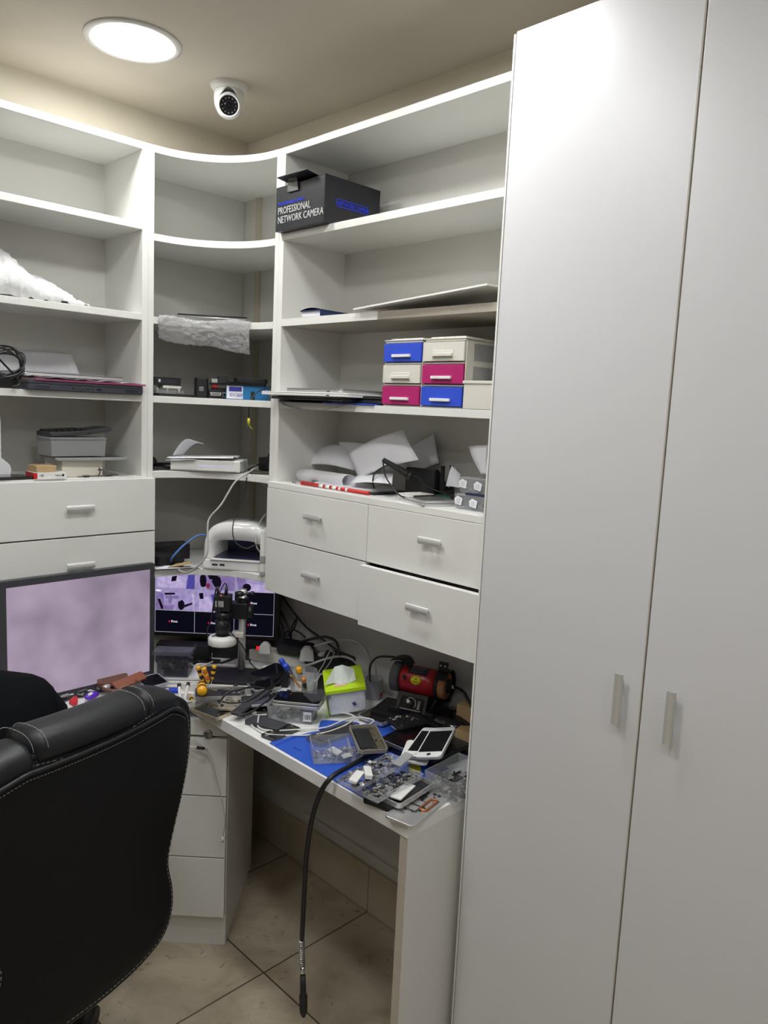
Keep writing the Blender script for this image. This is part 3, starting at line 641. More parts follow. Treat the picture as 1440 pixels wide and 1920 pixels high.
# ================================================================ the person on the chair
def skin(name, verts, edges, radii, m, parent=None, sub=2, root=0):
    me = bpy.data.meshes.new(name); me.from_pydata([Vector(v) for v in verts], edges, []); o = bpy.data.objects.new(name, me); COL.objects.link(o)
    me.materials.append(m)
    if parent: o.parent = parent
    sk = o.modifiers.new('skin', 'SKIN'); sk.use_smooth_shade = True
    sv = me.skin_vertices[0].data if me.skin_vertices else None
    if sv is None:
        bpy.context.view_layer.objects.active = o; bpy.ops.mesh.customdata_skin_add(); sv = me.skin_vertices[0].data
    for i, r in enumerate(radii):
        sv[i].radius = (r, r) if not isinstance(r, tuple) else r
        sv[i].use_root = (i == root)
    s2 = o.modifiers.new('sub', 'SUBSURF'); s2.levels = sub; s2.render_levels = sub
    return o
PV = [(0.50, 1.50, 0.585), (0.475, 1.56, 0.70), (0.445, 1.60, 0.80), (0.42, 1.63, 0.88), (0.385, 1.70, 1.00), (0.365, 1.75, 1.07), (0.35, 1.79, 1.16), (0.345, 1.80, 1.24),   # pelvis .. neck, head
      (0.535, 1.665, 0.935), (0.595, 1.755, 0.84), (0.625, 1.83, 0.765), (0.585, 1.92, 0.765), (0.55, 1.985, 0.775),      # right arm (clear of the desk)
      (0.275, 1.60, 0.94), (0.205, 1.67, 0.83), (0.19, 1.77, 0.765), (0.24, 1.87, 0.765), (0.29, 1.94, 0.775),      # left arm
      (0.575, 1.56, 0.56), (0.515, 1.93, 0.545), (0.505, 1.94, 0.30), (0.515, 1.92, 0.085), (0.49, 2.03, 0.045),     # right leg
      (0.395, 1.54, 0.56), (0.27, 1.90, 0.545), (0.26, 1.92, 0.30), (0.27, 1.90, 0.085), (0.235, 2.0, 0.045)]
for _i in (5, 6, 7): PV[_i] = (PV[_i][0]-0.09, PV[_i][1], PV[_i][2]-0.01)
PV[4] = (0.335, 1.70, 0.985)
PV[8] = (0.545, 1.665, 0.895); PV[9] = (0.625, 1.755, 0.80)
PV = [(x+0.045, y, z) for x, y, z in PV]
PE = [(0, 1), (1, 2), (2, 3), (3, 4), (4, 5), (5, 6), (6, 7), (3, 8), (8, 9), (9, 10), (10, 11), (11, 12), (3, 13), (13, 14), (14, 15), (15, 16), (16, 17), (0, 18), (18, 19), (19, 20), (20, 21), (21, 22), (0, 23), (23, 24), (24, 25), (25, 26), (26, 27)]
PR = [0.115, 0.12, 0.12, 0.10, 0.055, 0.052, 0.085, 0.075, 0.055, 0.052, 0.042, 0.036, 0.026, 0.055, 0.052, 0.042, 0.036, 0.026, 0.085, 0.062, 0.052, 0.036, 0.034, 0.085, 0.062, 0.052, 0.036, 0.034]
person = skin('person', PV, PE, PR, SKIN)
meta(person, 'person in a black shirt sitting on the office chair, leaning over the workbench', 'person')
# clothes: shirt over trunk and upper arms, trousers over the legs
si = [0, 1, 2, 3, 4, 8, 9, 13, 14]; mp = {v: i for i, v in enumerate(si)}
sv = [PV[i] for i in si]
sv[mp[3]] = (0.455, 1.645, 0.885); 
skin('shirt', sv, [(mp[a], mp[c]) for a, c in PE if a in mp and c in mp], [0.135, 0.142, 0.150, 0.138, 0.072, 0.080, 0.066, 0.080, 0.066], CLOTH, person)
pi_ = [0, 18, 19, 20, 21, 23, 24, 25, 26]; mp = {v: i for i, v in enumerate(pi_)}
skin('trousers', [PV[i] for i in pi_], [(mp[a], mp[c]) for a, c in PE if a in mp and c in mp], [0.125, 0.095, 0.072, 0.062, 0.052, 0.095, 0.072, 0.062, 0.052], mat('dark_denim', (0.02, 0.025, 0.05), 0.8), person)
for fx, fy, r_ in ((0.540, 1.98, 0.1), (0.29, 1.955, 0.1)):
    MB().sphere((fx-0.012, fy, 0.045), 0.05, 16, None, (0.9, 2.3, 0.85)).build('shoe', BLK, person)
hair = MB().sphere((0.302, 1.788, 1.205), 0.098, 24, None, (0.92, 1.0, 0.95)).build('hair', HAIR, person)
fdir = Vector((-0.25, 0.85, -0.46)).normalized()
Mh = Matrix.Translation((0.305, 1.80, 1.16)) @ fdir.to_track_quat('Z', 'Y').to_matrix().to_4x4()
f_ = MB(); f_.sphere((0, 0, 0), 0.092, 24, None, (0.82, 1.12, 0.95), Mh); f_.sphere((0, -0.012, 0.090), 0.014, 10, None, (0.9, 1.5, 1.0), Mh)
for sx in (-1, 1): f_.sphere((sx*0.078, -0.005, 0.0), 0.02, 10, None, (0.4, 1.3, 0.8), Mh)
f_.build('face', SKIN, person)
e_ = MB()
for sx in (-1, 1): e_.sphere((sx*0.03, 0.018, 0.083), 0.008, 10, None, (1.3, .7, .5), Mh)
e_.tube([Mh @ Vector((-0.022, -0.048, 0.080)), Mh @ Vector((0, -0.05, 0.084)), Mh @ Vector((0.022, -0.048, 0.080))], 0.003, 6); e_.build('eyes_and_mouth', HAIR, person)
def hand(wr, fw, side):
    fw = Vector(fw).normalized(); up = Vector((0, 0, 1)); rt = fw.cross(up).normalized()
    mb = MB(); wr = Vector(wr)
    palm = wr+fw*0.045
    T = Matrix((( *rt, 0), (*fw, 0), (*up, 0), (0, 0, 0, 1))).transposed(); T.translation = palm
    mb.sphere((0, 0, 0), 0.045, 16, None, (0.9, 1.05, 0.36), T)
    for k, (o_, ln_) in enumerate(((-0.028, 0.062), (-0.010, 0.072), (0.009, 0.068), (0.027, 0.052))):
        p0 = palm+rt*o_*side+fw*0.03; p1 = p0+fw*ln_*0.45+up*0.006; p2 = p1+fw*ln_*0.3-up*0.008; p3 = p2+fw*ln_*0.2-up*0.016
        mb.tube([p0, p1, p2, p3], 0.0088, 8, None, 4, rr=lambda u: 1-0.25*u)
    q0 = palm-rt*0.03*side-fw*0.012; mb.tube([q0, q0-rt*0.022*side+fw*0.022-up*0.004, q0-rt*0.018*side+fw*0.052-up*0.01], 0.010, 8, None, 4, rr=lambda u: 1-0.2*u)
    mb.build('hand', SKIN, person)
hand(PV[12], (-0.45, 0.85, -0.05), 1); hand(PV[17], (0.55, 0.8, -0.05), -1)

# ================================================================ things on the shelves
def boxX(name, label, cat, a, c, depth, m, bevel=0.001, group=None):
    # front face on a plane facing -x between two corner points; returns a thing with one body part
    t = thing(name, label, cat, (a[0], (a[1]+c[1])/2, min(a[2], c[2])), group=group)
    w_ = abs(a[1]-c[1]); h_ = abs(a[2]-c[2]); return t, w_, h_
def crumple(name, label, cat, fn, nu, nv, m, amp, seed=3):
    R = random.Random(seed); jit = {}
    def f(u, v):
        p = Vector(fn(u, v)); return p+Vector((R.uniform(-amp, amp), R.uniform(-amp, amp), R.uniform(-amp, amp)))
    o = MB().grid(f, nu, nv, smooth=True).build(name, m); o.modifiers.new('solid', 'SOLIDIFY').thickness = 0.0006
    return meta(o, label, cat) if label else o

# --- network camera carton
S2 = 2.0505
t = thing('cardboard_carton', 'black camera carton with white and blue lettering, on the second shelf', 'box', (1.331, 1.598, S2))
w_, h_, d_ = 0.209, 0.122, 0.20
BOXB = mat('black_printed_card', (0.014, 0.015, 0.02), 0.35, var=0.3, vscale=12)
MB().mm((0, 0, 0), (d_, w_, h_-0.004)).build('box', BOXB, t, bevel=0.0015)
lid = MB(); lid.prism([(0.0, 0.0), (d_, 0.0), (d_, w_*0.96), (0.02, w_)], h_-0.004, h_-0.001); lid.box((0, 0, 0), (0.10, w_*0.6, 0.002), Matrix.Translation((0.02, w_*0.50, h_+0.003)) @ Matrix.Rotation(0.12, 4, 'Y'))
lid.build('lid', BOXB, t)
tb = MB(); tb.prism([(-0.025, 0), (0.025, 0), (0.018, 0.034), (-0.018, 0.034)], 0, 0.002, face_nx((-0.003, w_*0.62, h_-0.026))); tb.box((0.01, w_*0.62, h_+0.006), (0.045, 0.042, 0.002)); tb.box((0.0, w_*0.40, h_+0.008), (0.02, 0.04, 0.002), Matrix.Rotation(0.0, 4, 'X')); tb.build('tuck_flap', BLKG, t)
TXW = mat('print_grey_white', (0.55, 0.55, 0.55), 0.5); TXB = mat('print_blue', (0.02, 0.05, 0.75), 0.5)
text('PROFESSIONAL', 0.0265, 'lettering', TXW, t, face_nx((-0.0012, w_-0.012, 0.044)), sx=0.78)
text('NETWORK CAMERA', 0.0265, 'lettering', TXW, t, face_nx((-0.0012, w_-0.012, 0.020)), sx=0.80)
text('Personal Surveillance Solution', 0.0125, 'lettering', TXB, t, face_nx((-0.0012, w_-0.012, 0.068)), sx=0.75)
Mr = Matrix.Translation((0.045, -0.0012, 0.052)) @ Matrix(((1, 0, 0), (0, 0, -1), (0, 1, 0))).to_4x4()
text('NETWORK CAMERA', 0.015, 'lettering', TXB, t, Mr, sx=0.82)
fr = MB()
for (a, c) in (((0.040, 0.048), (0.152, 0.0494)), ((0.040, 0.066), (0.152, 0.0674)), ((0.040, 0.048), (0.0414, 0.067)), ((0.151, 0.048), (0.152, 0.067))): fr.mm((a[0], -0.0014, a[1]), (c[0], -0.0004, c[1]))
fr.build('printed_frame', TXB, t)

# --- third shelf right: blue book, loose white board
S3 = 1.8152
t = thing('book', 'thick dark blue book lying on the third shelf, left end', 'book', (1.400, 1.683, 1.825), math.radians(-8)); t.location.z = S3
def book(t, L, W, H, cover, pages, curl=0.0):
    MB().mm((0.004, -W/2+0.004, 0.003), (L-0.004, W/2-0.002, H-0.003)).build('pages', pages, t)
    b = MB(); b.mm((0, -W/2, 0), (L, W/2, 0.003)); b.grid(lambda u, v: (u*L, -W/2+v*W, H+curl*math.sin(v*PI)), 4, 8); b.mm((0, -W/2, H-0.003), (L, W/2, H)); b.mm((0, -W/2, 0), (L, -W/2+0.003, H))
    b.build('cover', cover, t)
t.rotation_euler = (0, 0, math.radians(2))
book(t, 0.15, 0.085, 0.021, mat('dark_blue_book_cover', (0.015, 0.03, 0.11), 0.45), PAPER, 0.006)
t.location.x -= 0.035
b = MB(); b.prism([(0, 0), (0.0, -0.43), (0.20, -0.45), (0.20, -0.10)], 0, 0.004)
t = b.build('loose_board', EDGE, loc=(1.338, 1.478, S3+0.006), rot=(0, 0, 0)); t.rotation_euler = (math.radians(-3.5), 0, math.radians(-1))
meta(t, 'thin loose white board lying along the third shelf beside the book', 'board')

# --- fourth shelf right: drawers, laptops, box
S4 = 1.5845
def organizer(y_left, fronts, label):
    W_ = 0.130; t = thing('desktop_drawer_tower', label, 'plastic drawers', (1.362, y_left, S4), group=None)
    H = 0.0515; Dp = 0.205; col = {'b': (BLU, PWG), 'w': (PC, PC), 'm': (MAG, PWG)}
    body = MB(); body.mm((0.004, -W_+0.001, 0), (Dp, -W_+0.004, 3*H)); body.mm((0.004, -0.004, 0), (Dp, -0.001, 3*H)); body.mm((Dp-0.003, -W_+0.004, 0), (Dp, -0.004, 3*H))
    for k in range(4): body.mm((0.002, -W_+0.004, k*H-(0 if k == 0 else 0.002)), (Dp-0.003, -0.004, k*H+0.003))
    body.prism([(0.0, -W_), (Dp, -W_), (Dp, 0), (0.0, 0)], 3*H+0.003, 3*H+0.006); body.mm((0.012, -W_+0.012, 3*H+0.006), (Dp-0.012, -0.012, 3*H+0.010))
    body.build('casing', PC, t, bevel=0.0015)
    sides = MB(); 
    for k in range(3): sides.mm((0.03, -W_-0.0003, k*H+0.007), (Dp-0.012, -W_+0.001, (k+1)*H-0.006))
    sides.build('side_recess', PG, t)
    for k, c in enumerate(fronts):
        m, hm = col[c]
        d = MB(); d.mm((-0.003, -W_+0.0025, k*H+0.0045), (0.003, -0.0025, (k+1)*H-0.0035)); d.mm((0.003, -W_+0.006, k*H+0.006), (Dp-0.01, -W_+0.0075, (k+1)*H-0.01)); d.mm((0.003, -0.0075, k*H+0.006), (Dp-0.01, -0.006, (k+1)*H-0.01))
        dr = d.build('drawer', m, t, bevel=0.003); dr['label'] = {'b': 'blue drawer', 'w': 'cream drawer', 'm': 'magenta drawer'}[c]
        hb = MB(); hb.mm((-0.010, -W_/2-0.030, k*H+0.015), (-0.003, -W_/2+0.030, k*H+0.022)); hb.mm((-0.0045, -W_/2-0.032, k*H+0.012), (-0.003, -W_/2+0.032, k*H+0.030)) if c == 'w' else None
        hb.build('handle', hm, dr, bevel=0.001)
    return t
organizer(1.384, 'mwb', 'stack of three plastic drawers, blue on top and magenta at the bottom')
organizer(1.252, 'bmw', 'stack of three plastic drawers, cream on top and blue at the bottom')
t = thing('white_box', 'plain white lidded box beside the plastic drawers, against the wardrobe', 'box', (1.352, 1.000, S4))
MB().mm((0, 0, 0), (0.13, 0.114, 0.056)).build('box', PC, t, bevel=0.001); MB().mm((-0.002, -0.002, 0.056), (0.132, 0.117, 0.063)).build('lid', PC, t, bevel=0.001)

def laptop(name, label, x0, y0, z0, dx, dy, h, m, rz=0, top=None, ports=True, face='x', cat='laptop'):
    t = thing(name, label, cat, (x0, y0, z0), rz)
    MB().rbox((dx/2, dy/2, h*0.32), (dx, dy, h*0.62), 0.012).build('base', m, t, bevel=0.0015)
    MB().rbox((dx/2, dy/2, h*0.83), (dx, dy, h*0.34), 0.012).build('lid', top or m, t, bevel=0.0015)
    if ports:
        b = MB()
        n = 1
        for k in range(n):
            if face == 'x': b.mm((-0.0006, dy*(0.18+0.1*k), h*0.25), (0.0004, dy*(0.18+0.1*k)+0.012, h*0.45))
            else: b.mm((dx*(0.18+0.1*k), -0.0006, h*0.25), (dx*(0.18+0.1*k)+0.012, 0.0004, h*0.45))
        b.build('ports', BLKG, t)
    return t
laptop('laptop', 'silver laptop on top of the thin stack on the fourth shelf', 1.325, 1.50, S4+0.027, 0.24, 0.245, 0.011, SILVER, math.radians(-2), DALU)
laptop('laptop', 'white laptop in the middle of the thin stack on the fourth shelf', 1.305, 1.455, S4+0.0165, 0.25, 0.345, 0.010, PW, math.radians(3))
laptop('tablet', 'black tablet at the bottom of the thin laptop stack', 1.315, 1.47, S4+0.0065, 0.25, 0.33, 0.009, BLKG, math.radians(-1), ports=False, cat='tablet')
laptop('tablet', 'dark tablet lying on the fourth shelf against the magenta drawer, upper one', 1.365, 1.39, S4+0.014, 0.2, 0.13, 0.008, BLK, 0, ports=False, cat='tablet')
laptop('tablet', 'dark tablet lying on the fourth shelf against the magenta drawer, lower one', 1.36, 1.39, S4+0.004, 0.2, 0.125, 0.008, BLKM, 0, ports=False, cat='tablet')
o = MB().mm((1.348, 1.40, S4), (1.56, 1.60, S4+0.003)).build('folder', BLU); meta(o, 'thin blue folder under the laptop stack on the fourth shelf', 'folder')
crumple('plastic_sleeve', 'clear plastic sleeve sagging over the fourth shelf edge below the laptops', 'plastic bag',
        lambda u, v: (1.342-0.006*math.sin(v*PI)+u*0.10, 1.79-0.29*v, S4-0.002-0.020*math.sin(v*PI)*(1-u*1.0)+0.002*u+ (0.006 if u > .3 else 0)), 8, 26, FILM, 0.0018, 5)

# --- drawer-cabinet top right: papers, plastic boxes, stand
DT = 1.3522
def sheet(name, label, cat, fn, nu=12, nv=12, m=PAPER, group=None):
    o = MB().grid(fn, nu, nv).build(name, m); o.modifiers.new('solid', 'SOLIDIFY').thickness = 0.0006; return meta(o, label, cat, group)
# rolled paper
def rollfn(u, v):
    a = -0.9+u*2*PI*1.25; r = 0.017+0.003*u
    return (1.41+r*math.cos(a), 1.745-0.20*v-0.01*math.cos(a), DT+0.024+r*math.sin(a))
sheet('rolled_paper', 'rolled white paper lying at the left end of the open compartment above the drawers', 'paper', rollfn, 24, 4)
def quad4(label, P, bulge=0.012, ph=0.0):
    P = [Vector(p) for p in P]; n = (P[1]-P[0]).cross(P[3]-P[0]).normalized()
    if n.x > 0: n = -n
    def f(u, v):
        q = P[0].lerp(P[1], v).lerp(P[3].lerp(P[2], v), u); return q+n*bulge*(math.sin(PI*u)+0.5*math.sin(PI*v+ph))
    return sheet('paper_sheet', label, 'paper', f, 12, 12)
quad4('large curled white sheet leaning above the rolled paper', [(1.480, 1.811, 1.397), (1.520, 1.813, 1.444), (1.540, 1.671, 1.464), (1.470, 1.593, 1.400)], 0.014)
quad4('big white sheet rising to a corner in the middle of the paper heap', [(1.420, 1.516, 1.386), (1.455, 1.600, 1.448), (1.475, 1.414, 1.524), (1.440, 1.320, 1.452)], 0.012)
quad4('white sheet with a notched edge standing behind the biggest sheet', [(1.500, 1.692, 1.406), (1.530, 1.730, 1.473), (1.530, 1.617, 1.474), (1.500, 1.560, 1.413)], 0.004)
quad4('thin printed sheet standing behind the black stand', [(1.550, 1.444, 1.397), (1.565, 1.484, 1.468), (1.572, 1.389, 1.518), (1.555, 1.351, 1.440)], 0.004)
quad4('flat curled sheet at the foot of the biggest sheet', [(1.385, 1.514, 1.375), (1.430, 1.532, 1.395), (1.450, 1.417, 1.410), (1.390, 1.362, 1.387)], 0.004)
quad4('small white sheet corner leaning beside the clear boxes', [(1.470, 1.250, 1.390), (1.500, 1.260, 1.443), (1.500, 1.229, 1.421), (1.470, 1.205, 1.391)], 0.003)
quad4('folded white sheet standing on the clear boxes against the wardrobe', [(1.420, 1.101, 1.436), (1.450, 1.168, 1.496), (1.430, 1.095, 1.504), (1.410, 1.075, 1.439)], 0.008)
o = MB().mm((1.385, 1.42, DT), (1.52, 1.69, DT+0.005)).build('folder', BLK, rot=(0, 0, 0)); meta(o, 'flat black folder under the paper heap', 'folder')
o = MB().mm((1.38, 1.44, DT+0.0055), (1.50, 1.66, DT+0.0115)).build('paper_stack', PAPER); meta(o, 'flat pile of white sheets on the black folder', 'paper')
t = thing('red_and_white_rod', 'red rod with white bands lying in front of the paper heap', 'rod', (1.366, 1.695, DT+0.0055), math.radians(-90+1))
b = MB(); L_ = 0.27
b.tube([(0, 0, 0), (L_, 0, 0)], 0.0050, 10, RED, 1)
for k in range(5):
    x = 0.075+k*0.027
    b.tube([(x, 0, 0), (x+(0.017 if k < 3 else 0.008), 0, 0)], 0.0053, 10, PW, 1)
b.sphere((0, 0, 0), 0.0062, 10, RED); b.build('rod', None, t)
for k, yy in enumerate((1.748, 1.738)):
    o = MB().lathe([(0.003, 0), (0.003, 0.003), (0.0018, 0.004)], 10, Matrix.Translation((1.375, yy, DT))).build('screw', DALU); meta(o, 'tiny dark screw lying beside the red rod', 'screw', 'loose screws beside the red rod')
t = thing('black_desk_stand', 'black angular plastic stand behind the white and black box', 'stand', (1.475, 1.345, DT), math.radians(10))
b = MB(); b.prism([(0, 0), (0.09, 0), (0.09, 0.012), (0.02, 0.075), (0.0, 0.075)], -0.045, 0.045, Matrix.Rotation(PI/2, 4, 'X')); b.build('body', BLK, t, bevel=0.002)
b = MB(); b.prism([(0, 0), (0.07, 0), (0.055, 0.085), (0.045, 0.085), (0.05, 0.02), (0.012, 0.02), (0.012, 0.085), (0, 0.085)], 0, 0.006, Matrix.Translation((0.02, -0.05, 0)) @ Matrix.Rotation(PI/2, 4, 'X') @ Matrix.Rotation(0.0, 4, 'Y')); b.build('bracket', BLK, t)
t = thing('handheld_microscope', 'black handheld probe with a thick head and cable resting on the stand', 'microscope', (0, 0, 0))
p0 = Vector((1.400, 1.409, 1.446)); p1 = Vector((1.440, 1.355, 1.411)); p2 = Vector((1.400, 1.397, 1.447))
MB().tube([p0, p0.lerp(p1, .5), p1], 0.0075, 10, rr=lambda u: 0.8+0.5*u).build('grip', RUB, t); MB().cyl(p1-Vector((0, -0.012, 0.006))*0, p1+(p1-p0).normalized()*0.012, 0.013, 0.012).build('head', BLK, t)
MB().tube([p0, (1.380, 1.379, 1.410), (1.370, 1.342, 1.384), (1.365, 1.304, 1.364), (1.40, 1.285, DT+0.004)], 0.0022, 8).build('cable', CABK, t)
MB().tube([(1.440, 1.355, 1.411), (1.420, 1.395, 1.433), (1.400, 1.433, 1.412), (1.390, 1.433, 1.384), (1.400, 1.436, 1.369)], 0.0022, 8).build('cable', CABK, t)
MB().tube([(1.440, 1.355, 1.414), (1.460, 1.335, 1.405), (1.470, 1.315, 1.383), (1.5, 1.25, DT+0.01)], 0.0022, 8).build('cable', CABK, t)
t = thing('electronics_box', 'small box with a white front and black side in front of the black stand', 'box', (1.372, 1.298, DT), math.radians(-6))
b = MB(); b.mm((0, -0.028, 0), (0.005, 0.028, 0.016)); b.build('front', PW, t, bevel=0.001); MB().mm((0.005, -0.028, 0), (0.075, 0.028, 0.016)).build('body', BLK, t); MB().mm((0.0, -0.027, 0.016), (0.073, 0.027, 0.018)).build('top_label', PC, t)
MB().lathe([(0.003, 0), (0.003, 0.001)], 12, Matrix.Translation((-0.0005, 0, 0.008)) @ Matrix.Rotation(-PI/2, 4, 'Y')).build('jack', DALU, t)
def slab(name, label, cat, c, L, W, H, m, rz=0, top=None, r=0.006, group=None, rot=None, bev=0.001):
    t = thing(name, label, cat, c, rz, group, rot)
    MB().rbox((0, 0, H/2), (L, W, H), r).build('body', m, t, bevel=bev)
    if top: MB().rbox((0, 0, H+0.0004), (L*0.9, W*0.88, 0.0008), r*0.6).build('top_face', top, t)
    return t
p = (1.477, 1.319, 1.352)
slab('tablet', 'silver tablet at the shelf edge beside the clear boxes, upper of two', 'tablet', (1.405, 1.245, DT+0.0065), 0.10, 0.125, 0.006, SILVER, math.radians(-20), DALU, 0.008)
slab('tablet', 'silver tablet at the shelf edge beside the clear boxes, lower of two', 'tablet', (1.40, 1.243, DT), 0.105, 0.13, 0.006, SILVER, math.radians(-18), None, 0.008)
slab('circuit_board', 'dark green circuit board behind the silver tablets', 'circuit board', (1.49, 1.25, DT+0.002), 0.04, 0.09, 0.010, GRN, math.radians(12))
slab('hard_drive', 'black flat device behind the silver tablets, beside the clear boxes', 'hard drive', (1.475, 1.185, DT), 0.07, 0.05, 0.022, BLK, math.radians(-8))
def stickerbox(label, y0, z0, x0):
    t = thing('clear_parts_box', label, 'storage box', (x0, y0, z0))
    MB().openbox(0.10, 0.088, 0.032, 0.0018, Matrix.Translation((0.05, -0.044, 0))).build('tray', CLR, t)
    MB().mm((0.0, -0.088, 0.0325), (0.10, 0.0, 0.0345)).build('lid', CLR, t)
    b = MB()
    for k in (0.33, 0.66): b.mm((0.002, -0.088*k-0.001, 0.002), (0.098, -0.088*k, 0.030))
    b.build('divider', CLR, t)
    for k, (yy, zz) in enumerate(((-0.014, 0.020), (-0.058, 0.018))):
        s_ = MB(); s_.prism([(-0.010, -0.008), (0.009, -0.011), (0.012, 0.006), (-0.003, 0.011), (-0.012, 0.004)], 0, 0.0006, face_nx((-0.0012, yy, zz))); s_.build('sticker', PAPER, t)
        g = MB()
        for q in range(3): g.mm((-0.0022, yy-0.006, zz-0.005+q*0.004), (-0.0019, yy+0.006, zz-0.0042+q*0.004))
        g.build('writing', INKG, t)
    o = MB().scrap(0.08, 0.075, 0.004, 0.012, 40, 0.008, [DSCRAP, SCRAP, PW], sum(map(ord, label)), Matrix.Translation((x0+0.05, y0-0.044, z0))).build('small_parts', None); meta(o, 'small loose parts inside the '+('upper' if 'upper' in label else 'lower')+' clear box with stickers', 'parts', kind='stuff')
stickerbox('clear divided box with white stickers on the cabinet top, lower of two', 1.150, DT, 1.385)
stickerbox('clear divided box with white stickers on the cabinet top, upper of two', 1.145, DT+0.040, 1.392)
slab('small_device', 'dark blue wallet between the two clear boxes with stickers', 'wallet', (1.43, 1.095, DT+0.0348), 0.08, 0.06, 0.0045, mat('navy_fabric', (0.01, 0.015, 0.06), 0.8))

# ---------------- left unit
L4 = 1.5845; L3 = 1.8155; LT = 1.3485
crumple('plastic_bag', 'crumpled white plastic bag on the second open shelf from the floor of the left unit top', 'plastic bag', lambda u, v: ((0.634, 2.120, 1.876)[0]+0.0+0.30*u, 2.11+0.14*v, L3+0.004+0.150*(1-u)**0.85*max(0.0, math.sin(PI*v))**0.45*(1+0.12*math.sin(u*17+v*5))), 34, 18, FILM3, 0.0045, 11)
bpy.data.objects['plastic_bag']['label'] = 'crumpled white plastic bag slumped on the upper shelf at the left edge'
# laptops
x0 = (0.751, 2.070, 1.584)[0]; x1 = (1.076, 2.070, 1.585)[0]
t = laptop('laptop', 'thick dark grey laptop with ports along its edge, under the pink folder', x0, 2.068, L4, x1-x0, 0.235, 0.024, mat('slate_plastic', (0.045, 0.05, 0.065), 0.4), 0, None, False)
b = MB(); 
for k in (0.36, 0.41): b.mm(((x1-x0)*k, -0.0008, 0.006), ((x1-x0)*k+0.006, 0.0004, 0.010))
for k in (0.45, 0.49, 0.53): b.lathe([(0.003, 0), (0.003, 0.0008)], 12, Matrix.Translation(((x1-x0)*k, 0, 0.008)) @ Matrix.Rotation(PI/2, 4, 'X'))
b.mm(((x1-x0)*0.57, -0.0008, 0.005), ((x1-x0)*0.57+0.013, 0.0004, 0.012)); b.build('ports', BLKG, t)
b = MB()
for k in range(12):
    for q in range(4):
        b.mm((0.022+k*0.003, -0.0008, 0.004+q*0.0022), (0.0235+k*0.003, 0.0002, 0.0052+q*0.0022)); b.mm(((x1-x0)-0.055+k*0.003, -0.0008, 0.004+q*0.0022), ((x1-x0)-0.0535+k*0.003, 0.0002, 0.0052+q*0.0022))
b.build('speaker_grille', BLKG, t)
PINKF = clear('pink_clear_plastic', (0.85, 0.35, 0.5), (0.6, 0.15, 0.3), 0.45)
o = MB().mm((x0+0.02, 2.064, L4+0.0245), (x1+0.003, 2.28, L4+0.0285)).build('plastic_folder', PINKF); meta(o, 'pink translucent folder on the dark grey laptop', 'folder')
crumple('plastic_sleeve', 'clear crinkled sleeve spread over the pink folder', 'plastic bag', lambda u, v: (x0-0.0+(x1-x0+0.004)*u, 2.062+0.2*v, L4+0.031+0.002*math.sin(u*30)+0.004*(1-u)), 26, 6, FILM, 0.0012, 9)
laptop('laptop', 'thin grey laptop lying askew on top of the pink folder', x0+0.0, 2.10, L4+0.036, x1-x0-0.04, 0.19, 0.012, SILVER, math.radians(2), DALU, False)
sheet('paper_sheet', 'white sheet standing behind the laptops on the left unit', 'paper', lambda u, v: (x0-0.05+0.26*v+0.02*(1-u), 2.27+0.01*u+0.035*math.sin(v*PI*0.9)-0.0*v, L4+0.04+0.06*u+0.01*math.sin(v*2)), 8, 12)
t = thing('power_adapter', 'black laptop power adapter with its looped cable at the left edge', 'power adapter', (0, 0, 0))
ac = Vector((x0-0.055, 2.12, L4)); MB().rbox((ac.x, ac.y, L4+0.020), (0.085, 0.05, 0.036), 0.008).build('adapter_brick', BLK, t, bevel=0.003)
R = random.Random(4); pts = []
for k in range(26):
    a = k*1.35; pts.append((ac.x+0.012+0.042*math.cos(a)+0.012*math.sin(k*.7), ac.y-0.035+0.02*math.sin(a*0.5), L4+0.060+0.038*math.sin(a)+0.01*math.sin(k*1.1)))
pts = [(ac.x-0.05, ac.y-0.03, L4+0.004), (ac.x-0.02, ac.y-0.045, L4+0.02)]+pts+[(ac.x+0.04, ac.y-0.04, L4+0.02), (ac.x+0.02, ac.y-0.05, L4+0.004)]
MB().tube(pts, 0.0026, 8, None, 6).build('looped_cable', CABK, t)
# drawer top of the left unit
t = thing('clear_storage_box', 'frosted divided plastic box under the desk calculator', 'storage box', ((0.904, 2.140, 1.413)[0], 2.16, LT+0.058))
MB().openbox(0.155, 0.10, 0.046, 0.002, None, None, 0.96).build('tray', FROST, t)
b = MB(); b.mm((-0.028, -0.049, 0.002), (-0.026, 0.049, 0.042)); b.mm((0.028, -0.049, 0.002), (0.030, 0.049, 0.042)); b.build('divider', FROST, t); MB().rbox((0, 0, 0.049), (0.16, 0.105, 0.005), 0.006).build('lid', FROST, t)
t = thing('calculator', 'large black desk calculator with a raised display, on the frosted box', 'calculator', ((0.815, 2.100, 1.479)[0], 2.13, LT+0.1105), math.radians(4))
T = Matrix.Rotation(-0.05, 4, 'Y')
MB().rbox((0.075, 0.035, 0.006), (0.12, 0.09, 0.012), 0.008, T).build('keypad_body', PDG, t, bevel=0.002)
b = MB()
for i in range(6):
    for j in range(4): b.rbox((0.028+i*0.0175, 0.006+j*0.019, 0.0145), (0.013, 0.013, 0.005), 0.002, T)
b.build('keys', BLK, t)
MB().mm((0, -0.01, 0), (0.078, 0.08, 0.011), Matrix.Translation((0.118, 0, 0.006)) @ Matrix.Rotation(-0.16, 4, 'Y')).build('display_housing', PDG, t, bevel=0.002)
t = slab('tablet', 'grey tablet lying under the frosted plastic box', 'tablet', ((0.942, 2.140, 1.408)[0], 2.165, LT+0.047), 0.205, 0.14, 0.008, PG, math.radians(-2), GLASSB, 0.01)
t = thing('book', 'thick book with cream page block under the grey tablet', 'book', ((0.858, 2.110, 1.371)[0], 2.115, LT))
